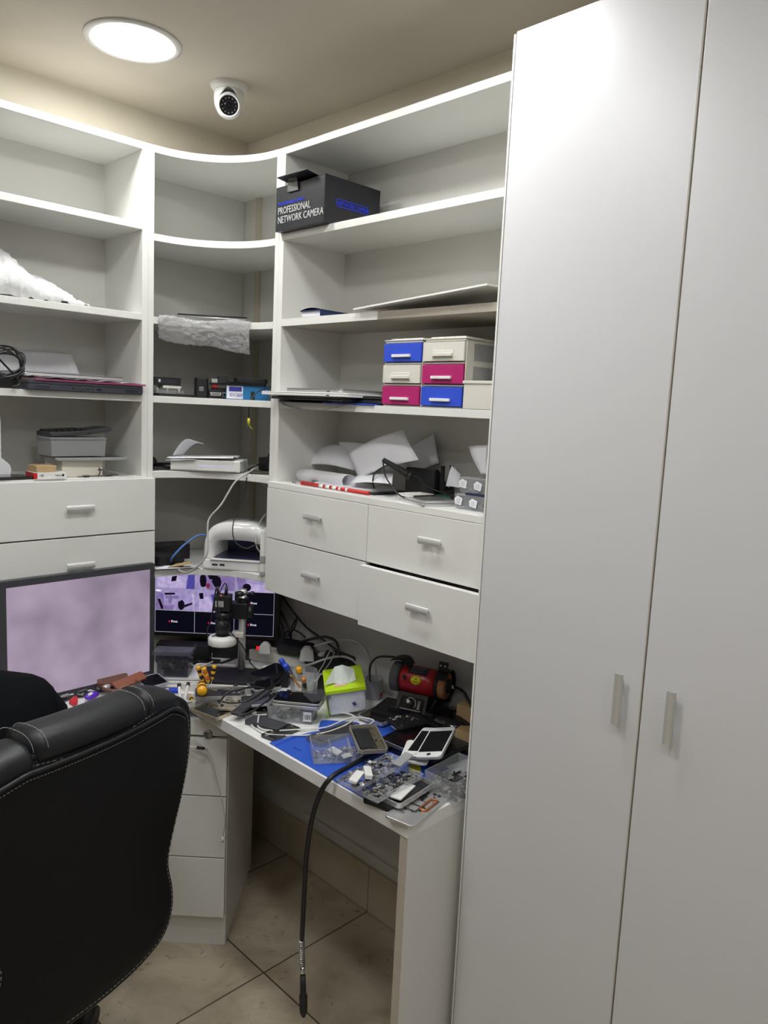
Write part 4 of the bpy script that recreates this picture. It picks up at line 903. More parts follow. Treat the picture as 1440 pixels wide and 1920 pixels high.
MB().mm((0, 0, 0.003), (0.115, 0.12, 0.043)).build('pages', PAPER2, t); b = MB(); b.mm((-0.002, -0.002, 0), (0.12, 0.124, 0.003)); b.mm((-0.002, -0.002, 0.043), (0.12, 0.124, 0.046)); b.build('cover', PC, t)
slab('small_carton', 'small tan box standing on the flat white box', 'box', ((0.804, 2.095, 1.391)[0], 2.115, LT+0.0185), 0.053, 0.06, 0.017, CARD, 0.03, None, 0.001)
t = slab('small_carton', 'flat white box with black print below the small tan box', 'box', ((0.814, 2.090, 1.367)[0], 2.115, LT), 0.084, 0.07, 0.018, PW, -0.03, None, 0.001)
MB().mm((-0.0425, -0.0352, 0.001), (-0.034, 0.03, 0.0172)).build('red_spine', RED, t)
b = MB(); b.prism([(-0.004, 0), (0, -0.004), (0.004, 0), (0, 0.004)], 0, 0.0006, face_ny((0.033, -0.0352, 0.010))); b.mm((-0.028, -0.0358, 0.008), (-0.018, -0.0352, 0.009)); b.mm((-0.025, -0.0358, 0.011), (-0.018, -0.0352, 0.012)); b.mm((0.012, -0.0358, 0.009), (0.027, -0.0352, 0.0105)); b.build('print', INK, t)
slab('tablet', 'black tablet lying flat at the left edge of the drawer top', 'tablet', ((0.715, 2.090, 1.365)[0], 2.125, LT), 0.115, 0.08, 0.007, BLKG, 0.05, GLASSB)
t = thing('white_box', 'white angular box at the left edge standing on the drawer top', 'box', ((0.656, 2.150, 1.372)[0], 2.17, LT))
b = MB(); b.prism([(0, 0.0), (0.11, 0.0), (0.115, 0.02), (0.11, 0.035), (0.09, 0.052), (0.09, 0.16), (0, 0.16)], -0.12, -0.0, Matrix.Rotation(PI/2, 4, 'X')); b.build('box', PAPER, t, bevel=0.001)
t.location = ((0.656, 2.150, 1.372)[0]-0.030, 2.16, LT)
t = thing('cable_scraps', 'thin wires and tiny dark connectors lying beside the thick book', 'wires', ((0.924, 2.100, 1.359)[0], 2.10, LT))
b = MB(); b.tube([(-0.03, 0, 0.002), (0.0, -0.006, 0.004), (0.04, 0.004, 0.002), (0.075, -0.002, 0.004), (0.09, 0.004, 0.003)], 0.0014, 6); b.tube([(0.03, 0, 0.002), (0.035, 0, 0.014), (0.033, 0.0, 0.026)], 0.0018, 6)
b.box((0.035, 0, 0.02), (0.012, 0.003, 0.004)); b.box((-0.005, 0, 0.003), (0.016, 0.01, 0.005)); b.box((0.06, 0, 0.003), (0.02, 0.008, 0.003)); b.build('wires', DSCRAP, t)

# ---------------- corner unit
C4 = 1.5845; C5 = 1.3618; C6 = 1.0605; C3 = 1.8105
def curvexy(u):  # a point on the concave shelf front, u 0..1 from left to right
    a = PI/2*(1-u); return Vector((CX0+0.237*math.cos(a), CY0+0.252*math.sin(a), 0))
def bagfn(u, v):
    p = curvexy(0.05+0.0*u+0.72*u); n = Vector((-0.7, -0.7, 0)).normalized()
    d = 0.006+0.008*math.sin(v*PI)
    z = C3+0.004-(0.066+0.028*u)*max(0, v-0.25)/0.75
    q = p+n*(d if v > 0.25 else -0.08*(0.25-v)/0.25)
    return (q.x, q.y, z+0.004*math.sin(u*9+v*3))
crumple('bubble_bag', 'clear crinkled plastic bag hanging over the third curved shelf', 'plastic bag', bagfn, 46, 20, FILM2, 0.0018, 21)
t = thing('screen_frame', 'thin black and silver strip lying on the crinkled bag on the curved shelf', 'frame strip', (0, 0, 0))
pa = Vector((1.202, 2.107, 1.820)); pb = Vector((1.349, 1.960, 1.821)); pa.z = C3+0.018; pb.z = C3+0.016
MB().tube([pa, pb], 0.0022, 6).build('frame_rail', BLKM, t); off = Vector((0.012, 0.012, 0.002)); MB().tube([pa+off+Vector((0.012, -0.012, -0.006)), pb+off-Vector((0.004, -0.004, 0.006))], 0.002, 6).build('frame_rail', SILVER, t)
# curved shelf 4: gadgets
def gad(px): return None
t = thing('hard_drive_dock', 'black drive enclosure on top of the clear acrylic block on the curved shelf', 'drive enclosure', (1.179, 2.140, 1.617), math.radians(-12)); t.location.z = C4+0.032
MB().rbox((0, 0, 0.012), (0.083, 0.06, 0.024), 0.003).build('case', BLK, t, bevel=0.001); MB().mm((-0.02, -0.0308, 0.006), (0.028, -0.030, 0.018)).build('front_slot', BLKG, t); MB().mm((-0.027, -0.0312, 0.009), (-0.021, -0.0300, 0.017)).build('mark', PAPER, t)
t = thing('acrylic_block', 'clear acrylic jig with a cream top under the black drive enclosure', 'jig', (1.186, 2.140, 1.589), math.radians(-12)); t.location.z = C4+0.008
MB().mm((-0.04, -0.03, 0), (0.045, 0.03, 0.010)).build('lower_plate', CLR, t); MB().mm((-0.02, -0.032, 0.016), (0.035, 0.03, 0.0235)).build('top_plate', PC, t)
b = MB()
for q in ((-0.035, -0.025), (0.03, -0.028), (-0.005, -0.028), (0.04, 0.02), (-0.035, 0.02)): b.cyl((q[0], q[1], 0), (q[0], q[1], 0.0195), 0.003, 0.002, 8)
b.build('spacer_posts', SILVER, t)
slab('circuit_board', 'flat black board under the clear acrylic jig', 'circuit board', ((1.197, 2.140, 1.581)[0], 2.135, C4), 0.10, 0.07, 0.007, BLK, -0.15, PCB)
slab('optical_drive', 'flat black slim drive lying left of the upright black speaker', 'disc drive', ((1.261, 2.150, 1.587)[0]-0.005, 2.155, C4), 0.06, 0.06, 0.008, BLK, -0.2)
t = thing('small_speaker', 'upright black device with a small white square mark on the curved shelf', 'speaker', (1.300, 2.130, 1.586), math.radians(-25)); t.location.z = C4
MB().rbox((0, 0, 0.031), (0.040, 0.045, 0.062), 0.008, None, None, 4).build('housing', BLK, t, bevel=0.003)
b = MB(); z = 0.028
for (a, c) in (((-0.006, -0.006), (0.006, -0.0045)), ((-0.006, 0.0045), (0.006, 0.006)), ((-0.006, -0.006), (-0.0045, 0.006)), ((0.0045, -0.006), (0.006, 0.006)), ((-0.002, -0.003), (0.000, 0.003)), ((0, 0.001), (0.003, 0.003))): b.mm((a[0]-0.002, -0.0236, z+a[1]), (c[0]-0.002, -0.0224, z+c[1]))
b.build('square_mark', TXW, t)
t = thing('programmer_box', 'black box with a wide grey port and a network socket on the curved shelf', 'programmer', (1.364, 2.115, 1.594), math.radians(-30)); t.location.z = C4
MB().rbox((0, 0, 0.0135), (0.082, 0.07, 0.027), 0.003).build('case', BLK, t, bevel=0.001)
b = MB(); b.prism([(-0.033, -0.005), (-0.004, -0.005), (-0.001, 0.005), (-0.036, 0.005)], 0, 0.002, face_ny((0, -0.0352, 0.014))); b.build('wide_port', PC, t); MB().prism([(-0.030, -0.003), (-0.007, -0.003), (-0.005, 0.003), (-0.032, 0.003)], 0.002, 0.003, face_ny((0, -0.0352, 0.014))).build('port_slot', INKG, t)
b = MB(); b.mm((0.002, -0.037, 0.006), (0.018, -0.0352, 0.021)); b.build('network_socket', PG, t); MB().mm((0.004, -0.0378, 0.008), (0.016, -0.0370, 0.017)).build('socket_hole', INK, t)
t = thing('socket_adapter', 'black test socket with red clamps standing on the ported black box', 'test socket', (1.367, 2.120, 1.631), math.radians(-25)); t.location.z = C4+0.0275
b = MB(); b.mm((-0.03, -0.02, 0.0), (0.032, 0.02, 0.006)); b.build('base_board', BLK, t)
for s_, x in enumerate((-0.022, 0.020)): MB().rbox((x, -0.015, 0.0105), (0.017, 0.02, 0.009), 0.003).build('red_clamp', RED, t)
MB().mm((-0.036, -0.018, 0.016), (0.040, 0.018, 0.022)).build('upper_board', BLK, t); MB().mm((-0.012, -0.016, 0.022), (0.018, 0.012, 0.046)).build('socket_block', PDG, t, bevel=0.001); MB().mm((-0.032, -0.014, 0.022), (-0.014, 0.0, 0.034)).build('white_block', PW, t)
b = MB(); b.cyl((-0.02, 0, 0.006), (-0.02, 0, 0.016), 0.004); b.cyl((0.02, 0, 0.006), (0.02, 0, 0.016), 0.004); b.build('spacer_posts', DALU, t)
t = thing('blue_carton', 'bright blue box with a white and navy label on the curved shelf', 'box', (1.396, 2.000, 1.583), math.radians(-33)); t.location = (1.385, 2.02, C4)
CYB = mat('cyan_blue_card', (0.01, 0.17, 0.42), 0.45)
MB().mm((-0.055, -0.03, 0), (0.075, 0.06, 0.043)).build('box', CYB, t, bevel=0.001)
MB().mm((-0.053, -0.0308, 0.002), (-0.004, -0.030, 0.041)).build('label_panel', PAPER, t); MB().mm((-0.046, -0.0314, 0.024), (-0.008, -0.0308, 0.038)).build('navy_panel', mat('navy_print', (0.03, 0.03, 0.3), 0.5), t)
MB().mm((0.02, -0.0308, 0.0), (0.032, -0.030, 0.026)).build('black_bar', INK, t)
text('IDCI', 0.013, 'lettering', mat('navy_print', (0.03, 0.03, 0.3), 0.5), t, face_ny((-0.044, -0.0312, 0.009)), sx=0.9)
z_ = MB(); 
for k in range(3): z_.prism([(0.0+k*0.0055, 0), (0.0025+k*0.0055, 0), (0.0055+k*0.0055, 0.010), (0.003+k*0.0055, 0.010)], 0, 0.0004, face_ny((-0.021, -0.0310, 0.008)))
z_.build('zigzag_mark', mat('navy_print', (0.03, 0.03, 0.3), 0.5), t)
slab('black_device', 'black flat device on the bright blue box, lower of two', 'electronic device', (1.390, 2.02, C4+0.0435), 0.125, 0.085, 0.009, BLKG, math.radians(-33), None, 0.01)
slab('black_device', 'black ridged device on the bright blue box, upper of two', 'electronic device', (1.405, 2.015, C4+0.053), 0.10, 0.07, 0.013, BLK, math.radians(-28), None, 0.012)
t = thing('audio_lead', 'black lead with a yellow plug hanging from the blue box', 'cable', (0, 0, 0))
p = [(1.44, 1.95, C4+0.024), (1.404, 1.934, 1.621), (1.372, 1.938, 1.606), (1.347, 1.934, 1.572), (1.346, 1.935, 1.530)]
p[0] = (1.421, 1.930, 1.625)
MB().tube(p, 0.0016, 8).build('lead', CABK, t); a = Vector((1.346, 1.935, 1.530)); MB().cyl(a, a-Vector((0.0, 0, 0.020)), 0.0045, 0.0042, 10).build('yellow_plug', mat('plug_yellow', (0.55, 0.52, 0.03), 0.4), t)
MB().cyl(a-Vector((0, 0, 0.020)), (1.354, 1.927, 1.497), 0.002, 0.0012, 8).build('plug_tip', mat('plug_yellow', (0.55, 0.52, 0.03), 0.4), t)
# curved shelf 5: recorder with papers
def at45(name, label, cat, a, z):   # front edge runs along the 45 degree line facing the room
    return thing(name, label, cat, (a[0], a[1], z), math.radians(-45))
t = at45('video_recorder', 'white video recorder box with blue lights on the fifth curved shelf', 'video recorder', (1.175, 2.094), C5)
W_, D_, H_ = 0.212, 0.125, 0.037
MB().mm((0, 0, 0.002), (W_, D_, H_)).build('case', PW, t, bevel=0.003)
b = MB()
for k in range(44): b.mm((0.006+k*0.0045, -0.0006, 0.004), (0.0085+k*0.0045, 0.0004, 0.0055)); 
for k in range(14): b.mm((0.006+k*0.0045, -0.0006, 0.0325), (0.0085+k*0.0045, 0.0004, 0.0335))
b.build('vent_slots', INK, t)
b = MB()
for k in range(14): b.mm((0.085+k*0.0075, -0.0008, 0.018), (0.0885+k*0.0075, 0.0002, 0.0205))
b.build('indicator_lights', em('recorder_led', (0.45, 0.45, 0.95), 0.9), t)
b = MB(); b.mm((W_, 0.03, 0.010), (W_+0.0006, 0.045, 0.03)); b.mm((W_, 0.06, 0.008), (W_+0.0006, 0.09, 0.03)); b.build('rating_label', TXW, t)
b = MB(); 
for q in ((0.01, 0.006), (0.01, 0.032), (0.115, 0.006)): b.lathe([(0.002, 0), (0.002, 0.0008)], 8, Matrix.Translation((W_, q[0], q[1])) @ Matrix.Rotation(PI/2, 4, 'Y'))
b.build('screws', INK, t)
M45 = Matrix.Translation((1.175, 2.094, C5)) @ Matrix.Rotation(math.radians(-45), 4, 'Z')
for k, (lab, fn) in enumerate((('creased white papers spread on the video recorder', lambda u, v: M45 @ Vector((-0.01+0.2*u, -0.006+0.12*v, 0.0385+0.006*math.sin(u*5)*0+0.008*u+0.003*math.sin(v*7)))),
                  ('white sheet folded up to a peak on the video recorder', lambda u, v: M45 @ Vector((0.005+0.065*u+0.02*v, 0.005+0.05*v, 0.046+0.052*math.sin(min(1, u*1.1)*PI*0.62)*(1-0.25*v)))),
                  ('lowest white sheet sticking out under the papers on the recorder', lambda u, v: M45 @ Vector((-0.012+0.09*u, -0.012+0.1*v, 0.0378-0.006*math.sin((1-v)*PI*.5)*(1-u)))))):
    sheet('paper_sheet', lab, 'paper', fn, 12, 8)
t = thing('power_adapter', 'black plug adapter tangle right of the video recorder', 'power adapter', (1.444, 1.972, 1.362), 0.3)
t.location = (1.435, 1.955, C5); MB().rbox((0, 0, 0.028), (0.05, 0.04, 0.04), 0.006).build('adapter_brick', BLK, t, bevel=0.003)
MB().tube([(-0.02, -0.01, 0.02), (-0.05, 0.0, 0.028), (-0.07, 0.02, 0.012), (-0.04, 0.03, 0.005), (0.0, -0.03, 0.006), (0.04, -0.03, 0.004), (0.05, 0.0, 0.008)], 0.003, 8).build('lead', CABK, t)
MB().tube([(0, 0, 0.045), (0.0, -0.012, 0.07), (0.02, -0.03, 0.088), (0.05, -0.05, 0.094)], 0.002, 8).build('lead', CABK, t)
MB().tube([(0.015, 0, 0.045), (0.025, -0.012, 0.06), (0.04, -0.03, 0.066), (0.07, -0.05, 0.066)], 0.002, 8).build('lead', CABK, t)
slab('circuit_board', 'dark circuit board under the black adapter tangle', 'circuit board', (1.40, 1.93, C5), 0.09, 0.06, 0.006, DSCRAP, math.radians(-35), PCB)
t = thing('webcam', 'black curved gadget at the left end of the fifth curved shelf', 'webcam', (1.170, 2.130, 1.359)); t.location = ((1.161, 2.120, 1.360)[0], 2.14, C5)
MB().box((0, 0, 0.006), (0.06, 0.05, 0.012)).build('foot', BLKG, t, bevel=0.004); MB().sphere((-0.025, 0.01, 0.022), 0.024, 16, None, (1, 1, 0.85)).build('head', BLKG, t); MB().tube([(0, 0.02, 0.016), (0.04, 0.03, 0.014), (0.07, 0.04, 0.012)], 0.004, 8).build('stalk', BLK, t)
# curved shelf 6: nail lamp, router
t = thing('uv_curing_lamp', 'white glossy tunnel-shaped curing lamp on the lowest curved shelf', 'curing lamp', (1.257, 2.035, 1.060), math.radians(-50))
W_, D_, H_ = 0.212, 0.185, 0.150
def arch(w, h, n=16, p=2.6, x0=0):
    return [(x0-w*math.copysign(abs(math.cos(PI*k/n))**(2/p), math.cos(PI*k/n)), h*abs(math.sin(PI*k/n))**(2/p)) for k in range(n+1)]
MB().mm((-0.002, -0.004, 0.0), (W_+0.002, D_, 0.034)).build('base', PWG, t, bevel=0.006)
b = MB(); out = [(W_/2+x, z+0.034) for x, z in arch(W_/2, H_-0.034, 20, 3.2)]; inn = [(W_/2+x, z+0.036) for x, z in arch(W_/2-0.028, 0.060, 20, 4.5)]
n = len(out); vs = []; fs = []
prof = [(0.0, inn, 0), (0.0, out, 0.5), (0.012, out, 1.0)]
vo0 = [(x, 0.0, z) for x, z in inn]; vo1 = [(W_/2+(x-W_/2)*0.97, -0.0, 0.034+(z-0.034)*0.965) for x, z in out]
vo2 = [(x, 0.010, z) for x, z in out]; vo3 = [(x, 0.10, z) for x, z in out]; vo4 = [(W_/2+(x-W_/2)*0.86, D_, 0.034+(z-0.034)*0.80) for x, z in out]
vi = [(W_/2+(x-W_/2)*0.95, D_-0.02, z) for x, z in inn]
vs = vi+vo0+vo1+vo2+vo3+vo4
for a in range(5):
    for k in range(n-1): fs.append((a*n+k, a*n+k+1, (a+1)*n+k+1, (a+1)*n+k))
fs.append(tuple(range(5*n, 6*n))); fs.append(tuple(range(0, n)))
b.quadmesh(vs, fs, 0, None, True); b.build('hood', PWG, t)
MB().mm((0.034, 0.008, 0.0345), (W_-0.034, D_-0.03, 0.0365)).build('hand_tray', mat('violet_mirror_tray', (0.05, 0.055, 0.12), 0.2, 0.4), t)
MB().mm((0.024, -0.010, 0.031), (W_-0.024, 0.006, 0.036)).build('lip', PWG, t, bevel=0.002)
MB().grid(lambda u, v: (W_/2-0.076+0.152*v, D_-0.028, 0.037+0.055*u), 1, 1).build('rear_reflector', mat('violet_mirror_tray', (0.05, 0.055, 0.12), 0.2, 0.4), t)
b = MB()
for k in range(8): b.mm((0.06+k*0.005, 0.06, H_-0.0012), (0.063+k*0.005, 0.075, H_+0.0006)); b.mm((0.125+k*0.005, 0.06, H_-0.0012), (0.128+k*0.005, 0.075, H_+0.0006))
b.build('vent_slots', INKG, t)
b = MB(); b.mm((0.055, -0.0052, 0.014), (0.070, -0.0042, 0.020)); b.build('switch', INK, t); b = MB(); b.mm((0.030, -0.0050, 0.014), (0.048, -0.0042, 0.019)); b.build('printed_name', em('violet_print', (0.05, 0.05, 0.15), 0.2), t)
t = thing('router', 'upright white router with a grey band at the right end of the lowest curved shelf', 'router', (1.338, 1.846, C6), math.radians(-48))
MB().mm((-0.0, -0.0, 0.0), (0.034, 0.07, 0.012)).build('foot', PG, t, bevel=0.002); MB().mm((0.0, 0.0, 0.012), (0.034, 0.07, 0.140)).build('housing', PW, t, bevel=0.002); MB().mm((0.0, -0.0012, 0.04), (0.034, 0.0000, 0.062)).build('grey_band', PG, t)
t.location = (1.341, 1.855, 1.060)
slab('set_top_box', 'black flat box in the back left of the lowest curved shelf', 'electronic device', (1.175, 2.16, C6+0.012), 0.10, 0.13, 0.026, BLK, 0.2)
slab('network_switch', 'black box standing behind the curing lamp', 'electronic device', (1.25, 2.24, C6), 0.13, 0.07, 0.048, BLK, math.radians(-12))
slab('black_card', 'black card holder in front of the black flat box', 'card holder', (1.20, 2.10, C6+0.003), 0.05, 0.04, 0.008, BLKG, -0.6)
sheet('paper_sheet', 'creased grey-white paper at the front of the lowest curved shelf', 'paper', lambda u, v: (1.12+0.13*u, 2.075+0.09*v-0.04*u, C6+0.003+0.004*math.sin(u*6)*math.sin(v*5)+0.003), 10, 8)
o = MB().prism([(0, 0), (0.07, 0.014), (0.075, 0.035), (0.03, 0.03)], 0, 0.002).build('cardboard_scrap', CARD, loc=(1.155, 2.068, C6+0.008), rot=(0.1, -0.06, -0.4)); meta(o, 'torn brown cardboard scrap on the lowest curved shelf', 'cardboard')
cable('network_cable', 'blue network cable arching behind the curing lamp', 'cable', [(1.285, 2.053, 1.158), (1.253, 2.056, 1.162), (1.211, 2.070, 1.133), (1.176, 2.077, 1.097), (1.19, 2.11, C6+0.012)], 0.003, CABB)
cable('network_cable', 'thin black cable swinging down in front of the curing lamp', 'cable', [(1.333, 1.920, 1.353), (1.322, 1.916, 1.314), (1.294, 1.917, 1.250), (1.271, 1.897, 1.198), (1.273, 1.880, 1.164), (1.295, 1.859, 1.149), (1.318, 1.849, 1.158), (1.350, 1.861, 1.154)], 0.0017, CABK)
cable('network_cable', 'grey cable dropping from the recorder past the curing lamp to the lowest shelf', 'cable', [(1.387, 1.950, 1.377), (1.332, 1.921, 1.364), (1.290, 1.920, 1.339), (1.252, 1.930, 1.275), (1.223, 1.945, 1.235), (1.213, 1.941, 1.205), (1.208, 1.932, 1.135), (1.195, 1.959, 1.091), (1.184, 2.012, 1.060), (1.185, 2.09, C6+0.004), (1.145, 2.105, C6+0.004), (1.118, 2.13, C6+0.004)], 0.0028, CABG)
cable('network_cable', 'grey cable curving from the recorder behind the right drawers', 'cable', [(1.338, 1.929, 1.364), (1.362, 1.919, 1.354), (1.390, 1.919, 1.335), (1.427, 1.938, 1.303), (1.479, 1.986, 1.248)], 0.0026, CABG)
cable('network_cable', 'grey cable looping down beside the router', 'cable', [(1.446, 1.948, 1.246), (1.396, 1.928, 1.218), (1.369, 1.912, 1.189), (1.362, 1.905, 1.149), (1.382, 1.913, 1.122), (1.42, 1.90, C6+0.02)], 0.0026, CABG)

# ================================================================ the clutter on the workbench
def frame_from(p0, p1, roll=0.0):
    p0 = Vector(p0); p1 = Vector(p1); x = (p1-p0).normalized(); up = Vector((0, 0, 1)); y = up.cross(x).normalized(); z = x.cross(y)
    M = Matrix((x, y, z)).transposed().to_4x4(); M = Matrix.Translation((p0+p1)/2) @ M @ Matrix.Rotation(roll, 4, 'X'); return M, (p1-p0).length
def phone(label, p0, p1, W=0.067, T=0.0075, kind='glass', fr=SILVER, roll=0.0, name='smartphone', cat='phone', group=None, z=None, seed=1):
    # p0, p1: the two short ends of the underside
    if z is not None: p0 = (p0[0], p0[1], z if not isinstance(z, tuple) else z[0]); p1 = (p1[0], p1[1], z if not isinstance(z, tuple) else z[1])
    M, L = frame_from(p0, p1, roll)
    t = thing(name, label, cat, M.to_translation(), rot=M.to_euler(), group=group)
    rr = min(0.010, W*0.16)
    if kind == 'open':      # opened handset: metal rim, battery, board strip, loose screws
        b = MB(); o_ = rrect(L, W, rr, 5); i_ = rrect(L-0.006, W-0.006, rr*0.8, 5); n = len(o_)
        vs = [(x, y, 0) for x, y in o_]+[(x, y, T) for x, y in o_]+[(x, y, T) for x, y in i_]+[(x, y, 0.0015) for x, y in i_]
        fs = [tuple(range(n-1, -1, -1)), tuple(range(3*n, 4*n))]
        for a in range(3):
            for k in range(n): fs.append((a*n+k, a*n+(k+1) % n, (a+1)*n+(k+1) % n, (a+1)*n+k))
        b.quadmesh(vs, fs); b.build('frame', fr, t)
        MB().rbox((0, 0, 0.0019), (L-0.007, W-0.007, 0.0012), 0.004).build('inner_plate', PDG, t)
        MB().rbox((L*0.01, -W*0.13, T*0.56), (L*0.74, W*0.56, T*0.60), 0.003).build('battery', BATT, t)
        b = MB(); b.mm((-L*0.36, W*0.18, 0.0015), (L*0.38, W*0.40, T*0.55)); b.mm((L*0.38, -W*0.36, 0.0015), (L*0.455, W*0.38, T*0.5)); b.build('circuit_board', PCB, t)
        b = MB(); b.scrap(L*0.9, W*0.22, T*0.55, T*0.85, 12, 0.006, [SCRAP, DSCRAP, fr, DSCRAP], seed, Matrix.Translation((0, W*0.30, 0))); b.scrap(L*0.10, W*0.7, T*0.55, T*0.85, 8, 0.006, [SCRAP, DSCRAP, DSCRAP], seed+1, Matrix.Translation((L*0.42, 0, 0))); b.build('connectors', None, t)
        return t
    MB().rbox((0, 0, T/2), (L, W, T), rr, None, None, 5).build('body', fr, t, bevel=min(0.0015, T*0.2))
    if kind in ('glass', 'greyglass'):
        MB().rbox((0, 0, T+0.0002), (L-0.003, W-0.003, 0.0006), rr*0.85, None, None, 5).build('screen', GLASSB if kind == 'glass' else GLASSG, t)
    elif kind == 'white':
        MB().rbox((0, 0, T+0.0002), (L-0.002, W-0.002, 0.0008), rr*0.9, None, None, 5).build('front_panel', PWG, t)
        MB().mm((-L*0.335, -W*0.44, T+0.0006), (L*0.365, W*0.44, T+0.0009)).build('screen', GLASSB, t)
        MB().lathe([(0.0052, T+0.0006), (0.0050, T+0.0011), (0.0040, T+0.0011), (0.0036, T+0.0008), (0.0001, T+0.0008)], 20, Matrix.Translation((-L*0.415, 0, 0)), cap=False).build('home_button', INK, t)
        b = MB(); b.mm((L*0.435, -0.006, T+0.0006), (L*0.443, 0.006, T+0.0010)); b.lathe([(0.0014, 0), (0.0014, 0.0004)], 10, Matrix.Translation((L*0.438, 0.012, T+0.0006))); b.build('earpiece', INKG, t)
    elif kind == 'silverfront':
        MB().rbox((0, 0, T+0.0002), (L*0.84, W*0.80, 0.0010), 0.004).build('screen', GLASSB, t)
    elif kind == 'back':
        b = MB(); b.lathe([(0.004, T), (0.004, T+0.001), (0.0001, T+0.001)], 14, Matrix.Translation((L*0.42, W*0.33, 0)), cap=False); b.build('camera_lens', INK, t)
    elif kind == 'worn':
        b = MB(); b.scrap(L*0.85, W*0.75, T+0.0002, T+0.0012, 16, 0.010, [DSCRAP, SCRAP, BATT], seed); b.build('exposed_parts', None, t)
    return t
D0 = DZ+0.0003
# --- blue silicone mats
MATP = [(1.108, 1.473, 0.735), (1.176, 1.467, 0.735), (1.232, 1.455, 0.735), (1.428, 1.387, 0.735), (1.355, 1.092, 0.735), (1.113, 1.101, 0.735), (1.102, 1.113, 0.735)]
t = thing('repair_mat', 'royal blue silicone repair mat near the front edge of the workbench', 'work mat', (0, 0, 0))
mp_ = spline([(p[0], p[1], 0) for p in MATP], 1, True)
b = MB(); b.prism([(p[0], p[1]) for p in MATP][::-1], D0, D0+0.003); b.build('mat', MATB, t, bevel=0.002)
b = MB(); q0 = Vector((1.110, 1.449, 0.736)); q1 = Vector((1.193, 1.458, 0.736)); b.tube([q0, q1], 0.0016, 6, None, 1); q0 = Vector((1.139, 1.413, 0.736)); q1 = Vector((1.139, 1.386, 0.736)); b.tube([q0, q1], 0.0016, 6, None, 1); b.build('raised_ribs', MATB, t)
p = (1.308, 1.435, 0.736)
t = thing('parts_tray', 'small royal blue tray with a round recess behind the repair mat', 'tray', (p[0], p[1], D0), math.radians(-48))
b = MB(); b.rbox((0, 0, 0.003), (0.105, 0.06, 0.006), 0.012); b.build('base', MATB, t); MB().tube([(0.02+0.016*math.cos(a*PI/8), 0.016*math.sin(a*PI/8), 0.0065) for a in range(16)], 0.0022, 8, None, 2, True).build('round_rim', MATB, t)

# --- ring light microscope
mp = Vector((1.331, 1.924, 0.732)); mp.z = 0
t = thing('digital_microscope', 'black digital microscope with a white ring light on a steel post', 'microscope', (mp.x, mp.y, DZ), math.radians(-45))
# local: +x = right in view, +y = away from the viewer
def lm(px, py, F): 
    return None
BX, BY = -0.030, -0.045
b = MB(); b.rbox((BX, BY, 0.012), (0.17, 0.13, 0.012), 0.01); b.build('base_plate', BLKM, t, bevel=0.002)
b = MB(); o_ = rrect(0.235, 0.190, 0.012, 4, BX, BY-0.016); i_ = rrect(0.213, 0.168, 0.008, 4, BX, BY-0.016); n = len(o_)
vs = [(x, y, 0) for x, y in o_]+[(x, y, 0.022) for x, y in o_]+[(x, y, 0.022) for x, y in i_]+[(x, y, 0.004) for x, y in i_]; fs = [tuple(range(n-1, -1, -1)), tuple(range(3*n, 4*n))]
for a in range(3):
    for k in range(n): fs.append((a*n+k, a*n+(k+1) % n, (a+1)*n+(k+1) % n, (a+1)*n+k))
b.quadmesh(vs, fs); b.build('tray', PC, t)
MB().cyl((0, 0, 0.02), (0, 0, 0.275), 0.0115, None, 20).build('post', ALU, t)
MB().lathe([(0.0165, 0.20), (0.0185, 0.205), (0.0185, 0.245), (0.0165, 0.25)], 20).build('post_collar', BLK, t)
b = MB(); b.mm((-0.042, -0.02, 0.185), (0.018, 0.016, 0.235)); b.mm((-0.055, -0.03, 0.19), (-0.03, 0.0, 0.225)); b.build('focus_rack', BLK, t, bevel=0.003)
MB().cyl((0.018, -0.006, 0.208), (0.034, -0.006, 0.208), 0.020, 0.018, 20).build('focus_knob', BLK, t); MB().cyl((-0.004, -0.03, 0.262), (-0.004, -0.03, 0.274), 0.013, 0.012, 14).build('clamp_knob', BLK, t)
MB().tube([(-0.004, -0.03, 0.266), (0.03, -0.03, 0.270)], 0.0035, 8, None, 1).build('clamp_lever', BLK, t); MB().sphere((0.034, -0.03, 0.270), 0.008).build('lever_ball', BLK, t)
sx_, sy_ = -0.048, -0.060
T_ = Matrix.Translation((sx_, sy_, 0))
MB().lathe([(0.0205, 0.143), (0.0205, 0.160), (0.0225, 0.162), (0.0225, 0.190), (0.018, 0.192), (0.018, 0.202), (0.0245, 0.204), (0.0245, 0.216), (0.013, 0.218), (0.013, 0.224)], 28, T_).build('lens_tube', BLK, t)
MB().mm((sx_-0.024, sy_-0.022, 0.224), (sx_+0.024, sy_+0.022, 0.270)).build('camera_head', BLKM, t, bevel=0.001)
MB().mm((sx_-0.019, sy_-0.0226, 0.238), (sx_+0.006, sy_-0.0219, 0.256)).build('rating_label', mat('label_grey', (0.4, 0.4, 0.4), 0.5), t)
b = MB()
for k in range(5): b.mm((sx_-0.017, sy_-0.0230, 0.2405+k*0.003), (sx_+0.004-0.003*(k % 2), sy_-0.0225, 0.2415+k*0.003))
b.build('print', INKG, t)
MB().lathe([(0.026, 0.118), (0.0415, 0.118), (0.0430, 0.121), (0.0430, 0.137), (0.040, 0.142), (0.028, 0.146), (0.023, 0.146), (0.023, 0.118)], 40, T_, cap=False).build('ring_light', PW, t)
MB().lathe([(0.0255, 0.1195), (0.040, 0.1195)], 40, T_, cap=False).build('led_ring', PG, t)
b = MB(); 
for k in range(3):
    a = k*2.1+3.9; b.cyl((sx_+0.024*math.cos(a), sy_+0.024*math.sin(a), 0.149), (sx_+0.036*math.cos(a), sy_+0.036*math.sin(a), 0.149), 0.0025, None, 8)
b.build('fixing_screws', DALU, t)
